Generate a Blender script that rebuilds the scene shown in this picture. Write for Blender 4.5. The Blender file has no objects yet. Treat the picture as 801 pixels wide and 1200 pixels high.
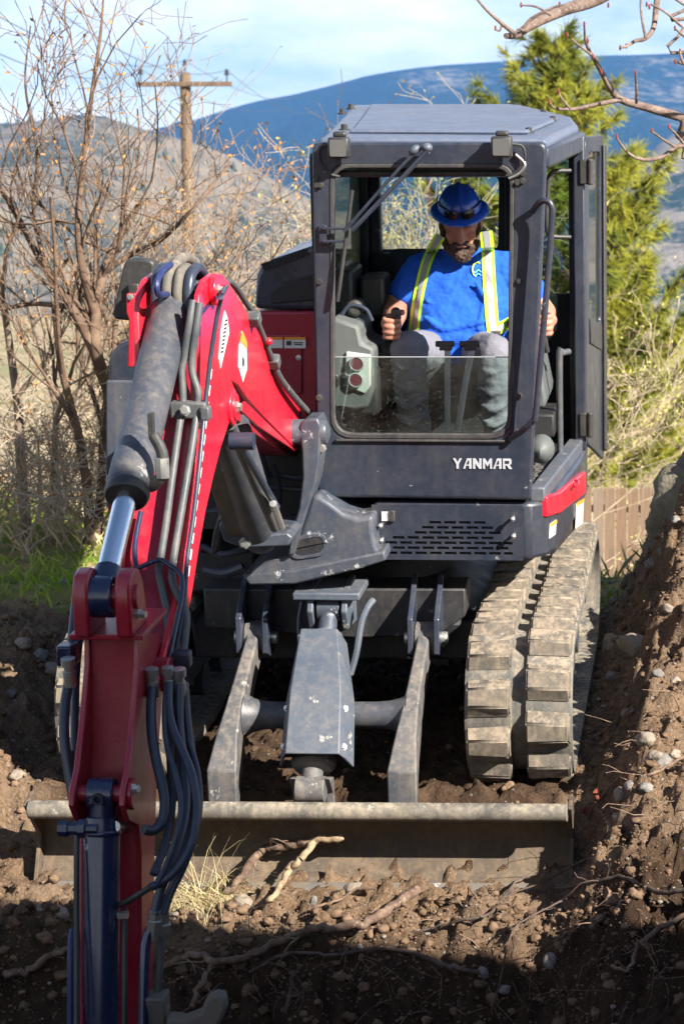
import bpy, bmesh, math, random
import numpy as np
from math import sin, cos, pi
from mathutils import Vector, Matrix

R = math.radians
V = Vector
sc = bpy.context.scene
col = sc.collection

# ---------------------------------------------------------------- camera
# the excavator stands nose-down on sloping ground: its own frame is tilted by TILT about X
TILT = R(5.9)
M = Matrix.Rotation(TILT, 4, 'X')
PIT, ROLL, FPX, PPX, PPY = R(12.373), R(0.362), 2648.0, 822.0, 600.0
CL = V((1.48, -9.545, 2.926))                       # camera in the excavator's frame
FW = V((0, cos(PIT), -sin(PIT)))
_up = V((0, sin(PIT), cos(PIT)))
_rt = V((1, 0, 0))
R2 = _rt * cos(ROLL) + _up * sin(ROLL)
U2 = _up * cos(ROLL) - _rt * sin(ROLL)
cam_data = bpy.data.cameras.new('camera')
cam = bpy.data.objects.new('camera', cam_data)
col.objects.link(cam)
rot = Matrix((R2, U2, -FW)).transposed().to_4x4()
cam.matrix_world = M @ Matrix.Translation(CL) @ rot
cam_data.sensor_fit = 'VERTICAL'
cam_data.sensor_height = 24.0
cam_data.lens = 24.0 * FPX / 1200.0
cam_data.shift_x = -(PPX - 400.5) / 1200.0
cam_data.clip_start = 0.1
cam_data.clip_end = 40000
cam_data.dof.use_dof = True
cam_data.dof.focus_distance = 8.0
cam_data.dof.aperture_fstop = 5.0
sc.camera = cam

# ---------------------------------------------------------------- daylight
SUN = V((0.665, -0.525, 0.53)).normalized()
world = bpy.data.worlds.new('World')
sc.world = world
world.use_nodes = True
wn, wl = world.node_tree.nodes, world.node_tree.links
wn.clear()
sky = wn.new('ShaderNodeTexSky')
sky.sky_type = 'NISHITA'
sky.sun_disc = False
sky.sun_elevation = math.asin(SUN.z)
sky.sun_rotation = math.atan2(SUN.x, SUN.y)
sky.altitude = 300
sky.air_density = 1.0
sky.dust_density = 0.6
sky.ozone_density = 0.9
# thin high cloud, spread evenly over the whole dome
wtc = wn.new('ShaderNodeTexCoord')
wmap = wn.new('ShaderNodeMapping')
wmap.inputs['Scale'].default_value = (4.2, 4.2, 13.0)
wmap.inputs['Rotation'].default_value = (0.0, R(12), 0.0)
wno = wn.new('ShaderNodeTexNoise')
wno.inputs['Scale'].default_value = 1.5
wno.inputs['Detail'].default_value = 7
wno.inputs['Roughness'].default_value = 0.62
wra = wn.new('ShaderNodeMapRange')
wra.inputs['From Min'].default_value = 0.33
wra.inputs['From Max'].default_value = 0.58
wra.inputs['To Max'].default_value = 0.92
wmx = wn.new('ShaderNodeMix')
wmx.data_type = 'RGBA'
wmx.inputs['B'].default_value = (11.5, 11.3, 11.0, 1)
wbg = wn.new('ShaderNodeBackground')
wbg.inputs['Strength'].default_value = 0.05
wout = wn.new('ShaderNodeOutputWorld')
wl.new(wtc.outputs['Generated'], wmap.inputs['Vector'])
wl.new(wmap.outputs['Vector'], wno.inputs['Vector'])
wl.new(wno.outputs['Fac'], wra.inputs['Value'])
wsx = wn.new('ShaderNodeSeparateXYZ')                 # thin cloud looks denser the flatter one looks through it
wl.new(wtc.outputs['Generated'], wsx.inputs[0])
whz = wn.new('ShaderNodeMapRange')
whz.inputs['From Min'].default_value = 0.60
whz.inputs['From Max'].default_value = 0.10
wl.new(wsx.outputs['Z'], whz.inputs['Value'])
wmu = wn.new('ShaderNodeMath')
wmu.operation = 'MULTIPLY'
wl.new(wra.outputs['Result'], wmu.inputs[0])
wl.new(whz.outputs['Result'], wmu.inputs[1])
wl.new(wmu.outputs[0], wmx.inputs['Factor'])
wl.new(sky.outputs['Color'], wmx.inputs['A'])
wl.new(wmx.outputs['Result'], wbg.inputs['Color'])
wl.new(wbg.outputs['Background'], wout.inputs['Surface'])

sd = bpy.data.lights.new('sun', 'SUN')
sd.energy = 5.0
sd.angle = R(0.5)
sd.color = (1.0, 0.94, 0.84)
so = bpy.data.objects.new('sun', sd)
col.objects.link(so)
so.rotation_mode = 'QUATERNION'
so.rotation_quaternion = SUN.to_track_quat('Z', 'Y')
so.location = (20, -12, 14)

sc.view_settings.view_transform = 'Standard'
sc.view_settings.look = 'None'
sc.view_settings.exposure = 1.57
sc.view_settings.gamma = 1.0
sc.view_settings.use_curve_mapping = False
sc.cycles.max_bounces = 8
sc.cycles.transparent_max_bounces = 16
sc.cycles.volume_bounces = 0

# ---------------------------------------------------------------- from photograph to place
def ray(px, py):
    return FW + R2 * ((px - PPX) / FPX) - U2 * ((py - PPY) / FPX)

def PX(px, py, X):
    v = ray(px, py)
    return CL + v * ((X - CL.x) / v.x)

def PY(px, py, Y):
    v = ray(px, py)
    return CL + v * ((Y - CL.y) / v.y)

def PZ(px, py, Z):
    v = ray(px, py)
    return CL + v * ((Z - CL.z) / v.z)

def WD(px, py, d):                                   # world point at distance d in front of the camera
    return M @ (CL + ray(px, py) * d)

CW = M @ CL

# ---------------------------------------------------------------- mesh building
def catmull(pts, n=6):
    P = [V(p) for p in pts]
    if len(P) < 3:
        return P
    out = []
    for i in range(len(P) - 1):
        a = P[i - 1] if i else P[0] * 2 - P[1]
        b, c = P[i], P[i + 1]
        d = P[i + 2] if i + 2 < len(P) else P[-1] * 2 - P[-2]
        for k in range(n):
            t = k / n
            out.append(0.5 * (2 * b + (c - a) * t + (2 * a - 5 * b + 4 * c - d) * t * t + (3 * b - a - 3 * c + d) * t ** 3))
    out.append(P[-1])
    return out

def lerps(vals, n):
    out = []
    for i in range(len(vals) - 1):
        for k in range(n):
            out.append(vals[i] + (vals[i + 1] - vals[i]) * k / n)
    return out + [vals[-1]]

class MB:
    def __init__(s):
        s.v, s.f = [], []

    def add(s, vs, fs):
        o = len(s.v)
        s.v += [tuple(x) for x in vs]
        s.f += [tuple(i + o for i in f) for f in fs]
        return s

    def box(s, c, size, rot=None):
        hx, hy, hz = (x / 2 for x in size)
        q = [V((x, y, z)) for x in (-hx, hx) for y in (-hy, hy) for z in (-hz, hz)]
        if rot is not None:
            q = [rot @ x for x in q]
        c = V(c)
        return s.add([c + x for x in q], [(0, 1, 3, 2), (4, 6, 7, 5), (0, 4, 5, 1), (2, 3, 7, 6), (0, 2, 6, 4), (1, 5, 7, 3)])

    def hexa(s, a, b):                               # two quads, same order
        return s.loft([a, b])

    def loft(s, rings, cap=True):
        n = len(rings[0])
        vs = [p for r in rings for p in r]
        fs = []
        for k in range(len(rings) - 1):
            for i in range(n):
                j = (i + 1) % n
                fs.append((k * n + i, k * n + j, (k + 1) * n + j, (k + 1) * n + i))
        if cap:
            fs.append(tuple(range(n - 1, -1, -1)))
            m = (len(rings) - 1) * n
            fs.append(tuple(range(m, m + n)))
        return s.add(vs, fs)

    def prism(s, poly, vec):
        poly = [V(p) for p in poly]
        vec = V(vec)
        return s.loft([poly, [p + vec for p in poly]])

    def ring(s, outer, inner, vec):                  # a frame with a hole, extruded
        n = len(outer)
        vec = V(vec)
        vs = [V(p) for p in outer] + [V(p) for p in inner]
        vs += [p + vec for p in vs]
        fs = []
        for i in range(n):
            j = (i + 1) % n
            fs += [(i, j, n + j, n + i), (2 * n + j, 2 * n + i, 3 * n + i, 3 * n + j),
                   (j, i, 2 * n + i, 2 * n + j), (n + i, n + j, 3 * n + j, 3 * n + i)]
        return s.add(vs, fs)

    def tube(s, pts, r, n=8, cap=True, up=None):
        P = [V(p) for p in pts]
        m = len(P)
        rs = list(r) if isinstance(r, (list, tuple)) else [r] * m
        T = []
        for i in range(m):
            t = P[min(i + 1, m - 1)] - P[max(i - 1, 0)]
            T.append(t.normalized() if t.length > 1e-9 else V((0, 0, 1)))
        u = V((0, 0, 1)) if abs(T[0].z) < 0.9 else V((1, 0, 0))
        if up is not None:
            u = V(up)
        u = (u - T[0] * u.dot(T[0])).normalized()
        rings = []
        for i in range(m):
            u = u - T[i] * u.dot(T[i])
            u = u.normalized() if u.length > 1e-6 else T[i].orthogonal().normalized()
            w = T[i].cross(u)
            rings.append([P[i] + (u * cos(2 * pi * k / n) + w * sin(2 * pi * k / n)) * rs[i] for k in range(n)])
        return s.loft(rings, cap)

    def cyl(s, a, b, r0, r1=None, n=16):
        return s.tube([a, b], [r0, r0 if r1 is None else r1], n)

    def revolve(s, p0, axis, prof, n=20):            # profile: (distance along axis, radius)
        p0, axis = V(p0), V(axis).normalized()
        u = axis.orthogonal().normalized()
        w = axis.cross(u)
        rings = [[p0 + axis * t + (u * cos(2 * pi * k / n) + w * sin(2 * pi * k / n)) * max(r, 1e-4) for k in range(n)] for t, r in prof]
        return s.loft(rings)

    def ball(s, c, r, nu=12, nv=8, rot=None):
        rx, ry, rz = (r, r, r) if isinstance(r, (int, float)) else r
        c = V(c)
        rings = []
        for j in range(nv + 1):
            a = -pi / 2 + pi * j / nv
            a = max(min(a, pi / 2 - 0.02), -pi / 2 + 0.02)
            q = [V((rx * cos(a) * cos(2 * pi * k / nu), ry * cos(a) * sin(2 * pi * k / nu), rz * sin(a))) for k in range(nu)]
            rings.append([c + (rot @ x if rot is not None else x) for x in q])
        return s.loft(rings)

    def limb(s, pts, rs, n=14, k=5):                 # tapered, rounded ends
        P = catmull(pts, k)
        rr = lerps(list(rs), k) if len(pts) > 2 else list(rs)
        d0 = (P[0] - P[1]).normalized()
        d1 = (P[-1] - P[-2]).normalized()
        a, b = [], []
        for t in (0.97, 0.8, 0.5, 0.25):
            a.append((P[0] + d0 * rr[0] * t, rr[0] * math.sqrt(1 - t * t)))
        for t in (0.25, 0.5, 0.8, 0.97):
            b.append((P[-1] + d1 * rr[-1] * t, rr[-1] * math.sqrt(1 - t * t)))
        Q = [x for x, _ in a] + P + [x for x, _ in b]
        q = [x for _, x in a] + rr + [x for _, x in b]
        return s.tube(Q, q, n)

    def mesh(s, name, smooth=True, ang=38):
        me = bpy.data.meshes.new(name)
        me.from_pydata(s.v, [], s.f)
        me.update()
        bmm = bmesh.new()
        bmm.from_mesh(me)
        bmesh.ops.recalc_face_normals(bmm, faces=bmm.faces)
        bmm.to_mesh(me)
        bmm.free()
        if smooth:
            me.polygons.foreach_set('use_smooth', [True] * len(me.polygons))
            me.set_sharp_from_angle(angle=R(ang))
        return me

    def build(s, name, mat, parent=None, bev=0.0, seg=2, smooth=True, ang=38):
        me = s.mesh(name, smooth, ang)
        return link(name, me, mat, parent, bev, seg)

def link(name, me, mat, parent=None, bev=0.0, seg=2):
    o = bpy.data.objects.new(name, me)
    col.objects.link(o)
    if mat is not None and len(me.materials) == 0:
        me.materials.append(mat)
    if parent is not None:
        o.parent = parent
    if bev > 0:
        b = o.modifiers.new('bevel', 'BEVEL')
        b.width = bev
        b.segments = seg
        b.limit_method = 'ANGLE'
        b.angle_limit = R(32)
        b.harden_normals = False
    return o

def empty(name, loc=(0, 0, 0), rotx=0.0, parent=None):
    o = bpy.data.objects.new(name, None)
    o.empty_display_size = 0.2
    col.objects.link(o)
    o.location = loc
    o.rotation_euler = (rotx, 0, 0)
    if parent is not None:
        o.parent = parent
    return o

def tag(o, label=None, cat=None, group=None, kind=None):
    for k, v in (('label', label), ('category', cat), ('group', group), ('kind', kind)):
        if v:
            o[k] = v
    return o

def rrect(c4, r4, n=5):                              # rounded quadrilateral, c4 corners in order, n points a corner
    out = []
    for i in range(4):
        p = V(c4[i])
        a = (V(c4[i - 1]) - p)
        b = (V(c4[(i + 1) % 4]) - p)
        r = r4[i] if isinstance(r4, (list, tuple)) else r4
        A, B = p + a.normalized() * r, p + b.normalized() * r
        for k in range(n):
            t = k / (n - 1)
            out.append(A * (1 - t) ** 2 + p * 2 * t * (1 - t) + B * t * t)
    return out

def shrink(poly, d):                                 # move a polygon of 2-D points inwards
    n = len(poly)
    ar = sum(poly[i][0] * poly[(i + 1) % n][1] - poly[(i + 1) % n][0] * poly[i][1] for i in range(n))
    sg = 1 if ar > 0 else -1
    out = []
    for i in range(n):
        p0, p1, p2 = (V(poly[(i + k - 1) % n]) for k in range(3))
        e1, e2 = (p1 - p0).normalized(), (p2 - p1).normalized()
        n1, n2 = V((-e1.y, e1.x)) * sg, V((-e2.y, e2.x)) * sg
        m = n1 + n2
        k = min(1.0 / max(m.length_squared / 2, 0.35), 2.0)
        out.append(p1 + m * d * k)
    return out

# ---------------------------------------------------------------- numpy noise
_rs = np.random.RandomState(7)
_perm = _rs.permutation(512).astype(np.int64)
_perm = np.concatenate([_perm, _perm, _perm])
_g2 = np.stack([np.cos(np.arange(512) * 2.399), np.sin(np.arange(512) * 2.399)], -1)

def perlin(x, y):
    xi, yi = np.floor(x).astype(np.int64), np.floor(y).astype(np.int64)
    xf, yf = x - xi, y - yi
    u, w = xf ** 3 * (xf * (xf * 6 - 15) + 10), yf ** 3 * (yf * (yf * 6 - 15) + 10)
    def g(ix, iy, dx, dy):
        h = _g2[_perm[(_perm[ix & 511] + iy) & 511]]
        return h[..., 0] * dx + h[..., 1] * dy
    a = g(xi, yi, xf, yf) * (1 - u) + g(xi + 1, yi, xf - 1, yf) * u
    b = g(xi, yi + 1, xf, yf - 1) * (1 - u) + g(xi + 1, yi + 1, xf - 1, yf - 1) * u
    return (a * (1 - w) + b * w) * 1.5

def fbm(x, y, o=4, ga=0.5):
    t, a, n = 0, 1.0, 0.0
    for i in range(o):
        t = t + a * perlin(x * 2 ** i + 17.3 * i, y * 2 ** i - 9.1 * i)
        n += a
        a *= ga
    return t / n

def sstep(t):
    t = np.clip(t, 0, 1)
    return t * t * (3 - 2 * t)
# ---------------------------------------------------------------- materials
class NT:
    def __init__(s, name):
        s.m = bpy.data.materials.new(name)
        s.m.use_nodes = True
        s.n, s.l = s.m.node_tree.nodes, s.m.node_tree.links
        s.n.clear()
        s.out = s.n.new('ShaderNodeOutputMaterial')
        s.co = s.n.new('ShaderNodeTexCoord').outputs['Object']

    def link(s, a, b):
        if isinstance(a, (int, float)):
            b.default_value = a
        elif isinstance(a, (tuple, list)):
            b.default_value = tuple(a) + ((1,) if len(a) == 3 and b.type == 'RGBA' else ())
        else:
            s.l.new(a, b)

    def noise(s, scale, detail=5, rough=0.6, vec=None, stretch=None, dist=0.0):
        t = s.n.new('ShaderNodeTexNoise')
        t.inputs['Scale'].default_value = scale
        t.inputs['Detail'].default_value = detail
        t.inputs['Roughness'].default_value = rough
        t.inputs['Distortion'].default_value = dist
        v = vec or s.co
        if stretch:
            mp = s.n.new('ShaderNodeMapping')
            mp.inputs['Scale'].default_value = stretch
            s.l.new(v, mp.inputs['Vector'])
            v = mp.outputs['Vector']
        s.l.new(v, t.inputs['Vector'])
        return t.outputs['Fac']

    def voro(s, scale, feature='F1', vec=None, stretch=None):
        t = s.n.new('ShaderNodeTexVoronoi')
        t.feature = feature
        t.inputs['Scale'].default_value = scale
        v = vec or s.co
        if stretch:
            mp = s.n.new('ShaderNodeMapping')
            mp.inputs['Scale'].default_value = stretch
            s.l.new(v, mp.inputs['Vector'])
            v = mp.outputs['Vector']
        s.l.new(v, t.inputs['Vector'])
        return t

    def rng(s, x, a, b, c=0.0, d=1.0):
        t = s.n.new('ShaderNodeMapRange')
        s.link(x, t.inputs['Value'])
        for k, v in (('From Min', a), ('From Max', b), ('To Min', c), ('To Max', d)):
            t.inputs[k].default_value = v
        return t.outputs['Result']

    def math(s, op, a, b=0.0):
        t = s.n.new('ShaderNodeMath')
        t.operation = op
        s.link(a, t.inputs[0])
        s.link(b, t.inputs[1])
        return t.outputs[0]

    def mix(s, f, a, b):
        t = s.n.new('ShaderNodeMix')
        t.data_type = 'RGBA'
        s.link(f, t.inputs['Factor'])
        s.link(a, t.inputs['A'])
        s.link(b, t.inputs['B'])
        return t.outputs['Result']

    def upz(s):
        g = s.n.new('ShaderNodeNewGeometry')
        x = s.n.new('ShaderNodeSeparateXYZ')
        s.l.new(g.outputs['Normal'], x.inputs[0])
        return x.outputs['Z']

    def bump(s, h, dist=0.01, strength=0.5):
        b = s.n.new('ShaderNodeBump')
        b.inputs['Strength'].default_value = strength
        b.inputs['Distance'].default_value = dist
        s.link(h, b.inputs['Height'])
        return b.outputs['Normal']

    def attr(s, name):
        a = s.n.new('ShaderNodeAttribute')
        a.attribute_name = name
        return a

    def bsdf(s, colr, rough=0.5, metal=0.0, normal=None, spec=0.5, coat=0.0, sub=0.0, trans=None):
        b = s.n.new('ShaderNodeBsdfPrincipled')
        s.link(colr, b.inputs['Base Color'])
        s.link(rough, b.inputs['Roughness'])
        s.link(metal, b.inputs['Metallic'])
        s.link(spec, b.inputs['Specular IOR Level'])
        if coat:
            b.inputs['Coat Weight'].default_value = coat
            b.inputs['Coat Roughness'].default_value = 0.12
        if sub:
            b.inputs['Subsurface Weight'].default_value = sub
            b.inputs['Subsurface Radius'].default_value = (0.02, 0.008, 0.005)
        if normal is not None:
            s.l.new(normal, b.inputs['Normal'])
        return b.outputs[0]

    def done(s, sh):
        s.l.new(sh, s.out.inputs['Surface'])
        return s.m

DUST = (0.27, 0.22, 0.165)

def paint(name, rgb, rough=0.4, *a_, **k_):
    world_co = k_.pop('world_co', False)
    return _paint(name, rgb, rough, *a_, world_co=world_co, **k_)

def _paint(name, rgb, rough=0.4, dust=0.35, chip=0.0, chipcol=(0.5, 0.48, 0.45), coat=0.0, metal=0.0, scale=1.0, up=0.35, dustcol=DUST, spec=0.5, world_co=False):
    t = NT(name)
    if world_co:
        t.co = t.n.new('ShaderNodeNewGeometry').outputs['Position']
    big = t.rng(t.noise(4.3 * scale, 9, 0.72), 0.36, 0.80)
    fine = t.rng(t.noise(34 * scale, 6, 0.7), 0.45, 0.8)
    spk = t.rng(t.noise(120 * scale, 3, 0.6), 0.62, 0.72)
    d = t.math('MULTIPLY', t.math('ADD', t.math('MULTIPLY', big, 0.7), t.math('MULTIPLY', fine, t.rng(big, 0, 1, 0.35, 0.9))), dust)
    d = t.math('ADD', d, t.math('MULTIPLY', spk, dust * 0.35))
    d = t.math('ADD', d, t.math('MULTIPLY', t.rng(t.upz(), 0.3, 1.0), t.math('MULTIPLY', fine, up * dust * 2.0)))
    run = t.rng(t.noise(7 * scale, 6, 0.62, stretch=(3.2, 3.2, 0.22)), 0.5, 0.82)
    d = t.math('ADD', d, t.math('MULTIPLY', run, dust * 0.55))
    d = t.math('MINIMUM', d, 0.92)
    tone = t.mix(t.rng(t.noise(1.3, 3), 0.3, 0.7), tuple(x * 0.88 for x in rgb), tuple(min(1, x * 1.12) for x in rgb))
    c = t.mix(d, tone, dustcol)
    if chip:
        k = t.rng(t.noise(11 * scale, 8, 0.72), 0.66 - chip * 0.12, 0.69 - chip * 0.12)
        c = t.mix(t.math('MULTIPLY', k, 0.85), c, chipcol)
        scr = t.rng(t.noise(26, 4, 0.6, stretch=(1, 1, 0.06)), 0.70, 0.76)
        c = t.mix(t.math('MULTIPLY', scr, 0.35), c, chipcol)
    ro = t.math('ADD', t.math('MULTIPLY', d, 0.45), t.rng(t.noise(9, 5), 0.3, 0.7, rough - 0.06, rough + 0.1))
    nb = t.bump(t.math('ADD', t.noise(220 * scale, 2), t.math('MULTIPLY', d, 1.5)), 0.0012, 0.35)
    return t.done(t.bsdf(c, ro, metal, nb, spec, coat))

mt = {}
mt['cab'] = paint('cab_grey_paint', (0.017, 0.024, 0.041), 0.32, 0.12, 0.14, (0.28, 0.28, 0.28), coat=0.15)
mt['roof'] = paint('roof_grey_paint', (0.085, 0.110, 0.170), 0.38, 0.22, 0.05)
mt['cast'] = paint('casting_grey_paint', (0.034, 0.046, 0.070), 0.42, 0.26, 0.36, (0.42, 0.42, 0.42))
mt['guard'] = paint('guard_grey_paint', (0.060, 0.078, 0.108), 0.42, 0.30, 0.28, (0.45, 0.42, 0.36))
mt['arm'] = paint('blade_arm_paint', (0.045, 0.052, 0.066), 0.5, 0.60, 0.3, (0.5, 0.47, 0.40))
mt['blade'] = paint('blade_worn_paint', (0.055, 0.042, 0.030), 0.6, 1.0, 0.25, (0.14, 0.11, 0.08), dustcol=(0.17, 0.12, 0.078))
mt['toptube'] = paint('dusty_blade_tube', (0.07, 0.066, 0.060), 0.6, 1.15, 0.2, (0.4, 0.38, 0.33), dustcol=(0.30, 0.25, 0.185))
mt['edge'] = paint('worn_steel', (0.12, 0.115, 0.11), 0.55, 0.9, 0.3, metal=0.4, dustcol=(0.20, 0.15, 0.10))
mt['dark'] = paint('chassis_black', (0.009, 0.011, 0.016), 0.5, 0.16, 0.05)
mt['interior'] = paint('cab_interior_black', (0.010, 0.011, 0.014), 0.6, 0.06)
mt['console'] = paint('console_grey_plastic', (0.085, 0.096, 0.098), 0.55, 0.12)
mt['rubber'] = paint('black_rubber', (0.022, 0.024, 0.028), 0.55, 0.22)
mt['red'] = paint('red_paint', (0.62, 0.005, 0.028), 0.30, 0.12, 0.26, (0.16, 0.03, 0.045), coat=0.35)
mt['redshade'] = paint('red_paint_shaded', (0.30, 0.002, 0.022), 0.32, 0.16, 0.25, (0.10, 0.03, 0.05), coat=0.2)  # darker copy of the red, shade put into its base colour
mt['hood'] = paint('hood_blue_black', (0.025, 0.033, 0.055), 0.25, 0.12, coat=0.4)
mt['cylinder'] = paint('cylinder_grey_paint', (0.034, 0.043, 0.062), 0.40, 0.34, 0.05, (0.3, 0.3, 0.3))
mt['bluecyl'] = paint('cylinder_navy_paint', (0.010, 0.018, 0.060), 0.22, 0.06, 0.05, (0.4, 0.42, 0.48), coat=0.3)
mt['hose'] = paint('hose_rubber', (0.022, 0.031, 0.056), 0.33, 0.10)
mt['hosedirt'] = paint('hose_muddy', (0.07, 0.07, 0.065), 0.6, 0.8)
mt['tubepaint'] = paint('steel_tube_paint', (0.048, 0.058, 0.070), 0.42, 0.38, 0.05)
mt['steel'] = paint('zinc_steel', (0.55, 0.55, 0.52), 0.35, 0.25, metal=0.85)
mt['chrome'] = paint('chrome', (0.75, 0.76, 0.78), 0.10, 0.02, metal=1.0)
mt['track'] = paint('track_rubber', (0.055, 0.060, 0.060), 0.65, 0.95, 0.0, dustcol=(0.28, 0.23, 0.17), up=0.9)
mt['lug'] = paint('track_lug_rubber', (0.060, 0.056, 0.050), 0.75, 1.05, 0.0, dustcol=(0.28, 0.222, 0.160), up=0.8, scale=1.1, world_co=True)
mt['sticker'] = paint('white_sticker', (0.72, 0.72, 0.70), 0.45, 0.12)
mt['dialpanel'] = paint('pale_panel', (0.42, 0.46, 0.45), 0.5, 0.12)
mt['orange'] = paint('orange_sticker', (0.80, 0.28, 0.03), 0.45, 0.1)
mt['ink'] = paint('printed_ink', (0.03, 0.03, 0.035), 0.5, 0.05)
mt['logo'] = paint('logo_silver', (0.42, 0.44, 0.48), 0.4, 0.15)
mt['plastic'] = paint('black_plastic', (0.020, 0.022, 0.024), 0.42, 0.2, scale=1.5)
mt['silver'] = paint('reflective_silver', (0.27, 0.285, 0.295), 0.4, 0.08)
mt['lime'] = paint('fluorescent_lime', (0.50, 0.85, 0.02), 0.6, 0.03)
mt['hat'] = paint('hard_hat_blue', (0.010, 0.075, 0.50), 0.22, 0.03, coat=0.3)
mt['sunglass'] = paint('sunglasses_black', (0.008, 0.009, 0.010), 0.08, 0.0)
mt['lens'] = paint('lamp_lens', (0.10, 0.10, 0.10), 0.12, 0.1, coat=0.6)
mt['dial'] = paint('dial_face', (0.12, 0.03, 0.045), 0.2, 0.05, coat=0.5)
mt['navyhose'] = paint('blue_hose', (0.012, 0.022, 0.10), 0.45, 0.1)

def cloth(name, rgb, var=0.25, scale=1.0, rough=0.9, thread=700):
    t = NT(name)
    n = t.noise(4 * scale, 5, 0.6)
    c = t.mix(t.rng(n, 0.3, 0.7), tuple(x * (1 - var) for x in rgb), tuple(min(1, x * (1 + var)) for x in rgb))
    nb = t.bump(t.math('ADD', t.noise(thread, 1), t.math('MULTIPLY', t.noise(16 * scale, 3, 0.5, stretch=(1, 1, 1.8)), 9.0)), 0.0016, 0.6)
    return t.done(t.bsdf(c, rough, 0, nb, 0.2))

mt['shirt'] = cloth('blue_shirt', (0.018, 0.105, 0.62), 0.10)
mt['trouser'] = cloth('grey_trousers', (0.17, 0.17, 0.20), 0.22)
mt['seat'] = cloth('seat_fabric', (0.03, 0.033, 0.04), 0.3)

def skin():
    t = NT('skin')
    c = t.mix(t.rng(t.noise(14, 5), 0.35, 0.7), (0.46, 0.22, 0.145), (0.36, 0.145, 0.10))
    return t.done(t.bsdf(c, 0.5, 0, t.bump(t.noise(160, 3), 0.001, 0.4), 0.4, sub=0.12))
mt['skin'] = skin()

def hair():
    t = NT('beard_hair')
    c = t.mix(t.rng(t.noise(45, 4, 0.7), 0.35, 0.7), (0.022, 0.014, 0.010), (0.12, 0.075, 0.055))
    return t.done(t.bsdf(c, 0.7, 0, t.bump(t.noise(160, 3, stretch=(1, 1, 0.25)), 0.006, 0.9), 0.3))
mt['hair'] = hair()

def glass(name, tint, refl=0.10, dirt=0.0, dirtcol=(0.55, 0.52, 0.45), scale=1.0):
    t = NT(name)
    tr = t.n.new('ShaderNodeBsdfTransparent')
    tr.inputs['Color'].default_value = tuple(tint) + (1,)
    gl = t.n.new('ShaderNodeBsdfGlossy')
    gl.inputs['Roughness'].default_value = 0.015
    lw = t.n.new('ShaderNodeLayerWeight')
    lw.inputs['Blend'].default_value = 0.25
    f = t.math('MINIMUM', t.math('ADD', t.math('MULTIPLY', lw.outputs['Fresnel'], 0.9), refl * 0.3), 0.9)
    m1 = t.n.new('ShaderNodeMixShader')
    t.link(f, m1.inputs[0])
    t.l.new(tr.outputs[0], m1.inputs[1])
    t.l.new(gl.outputs[0], m1.inputs[2])
    sh = m1.outputs[0]
    if dirt:
        df = t.n.new('ShaderNodeBsdfDiffuse')
        df.inputs['Color'].default_value = tuple(dirtcol) + (1,)
        spk = t.rng(t.noise(90 * scale, 4, 0.65), 0.58, 0.72)
        fl = t.rng(t.noise(5, 6), 0.3, 0.8)
        k = t.math('ADD', t.math('MULTIPLY', spk, dirt), t.math('MULTIPLY', fl, dirt * 0.55))
        m2 = t.n.new('ShaderNodeMixShader')
        t.link(k, m2.inputs[0])
        t.l.new(sh, m2.inputs[1])
        t.l.new(df.outputs[0], m2.inputs[2])
        sh = m2.outputs[0]
    return t.done(sh)

mt['glass'] = glass('clear_glass', (0.86, 0.92, 0.89), 0.10, 0.04)
mt['glassdirty'] = glass('dusty_glass', (0.80, 0.88, 0.84), 0.12, 0.085)
mt['glasssun'] = glass('tinted_glass', (0.62, 0.74, 0.68), 0.10, 0.05)

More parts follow.
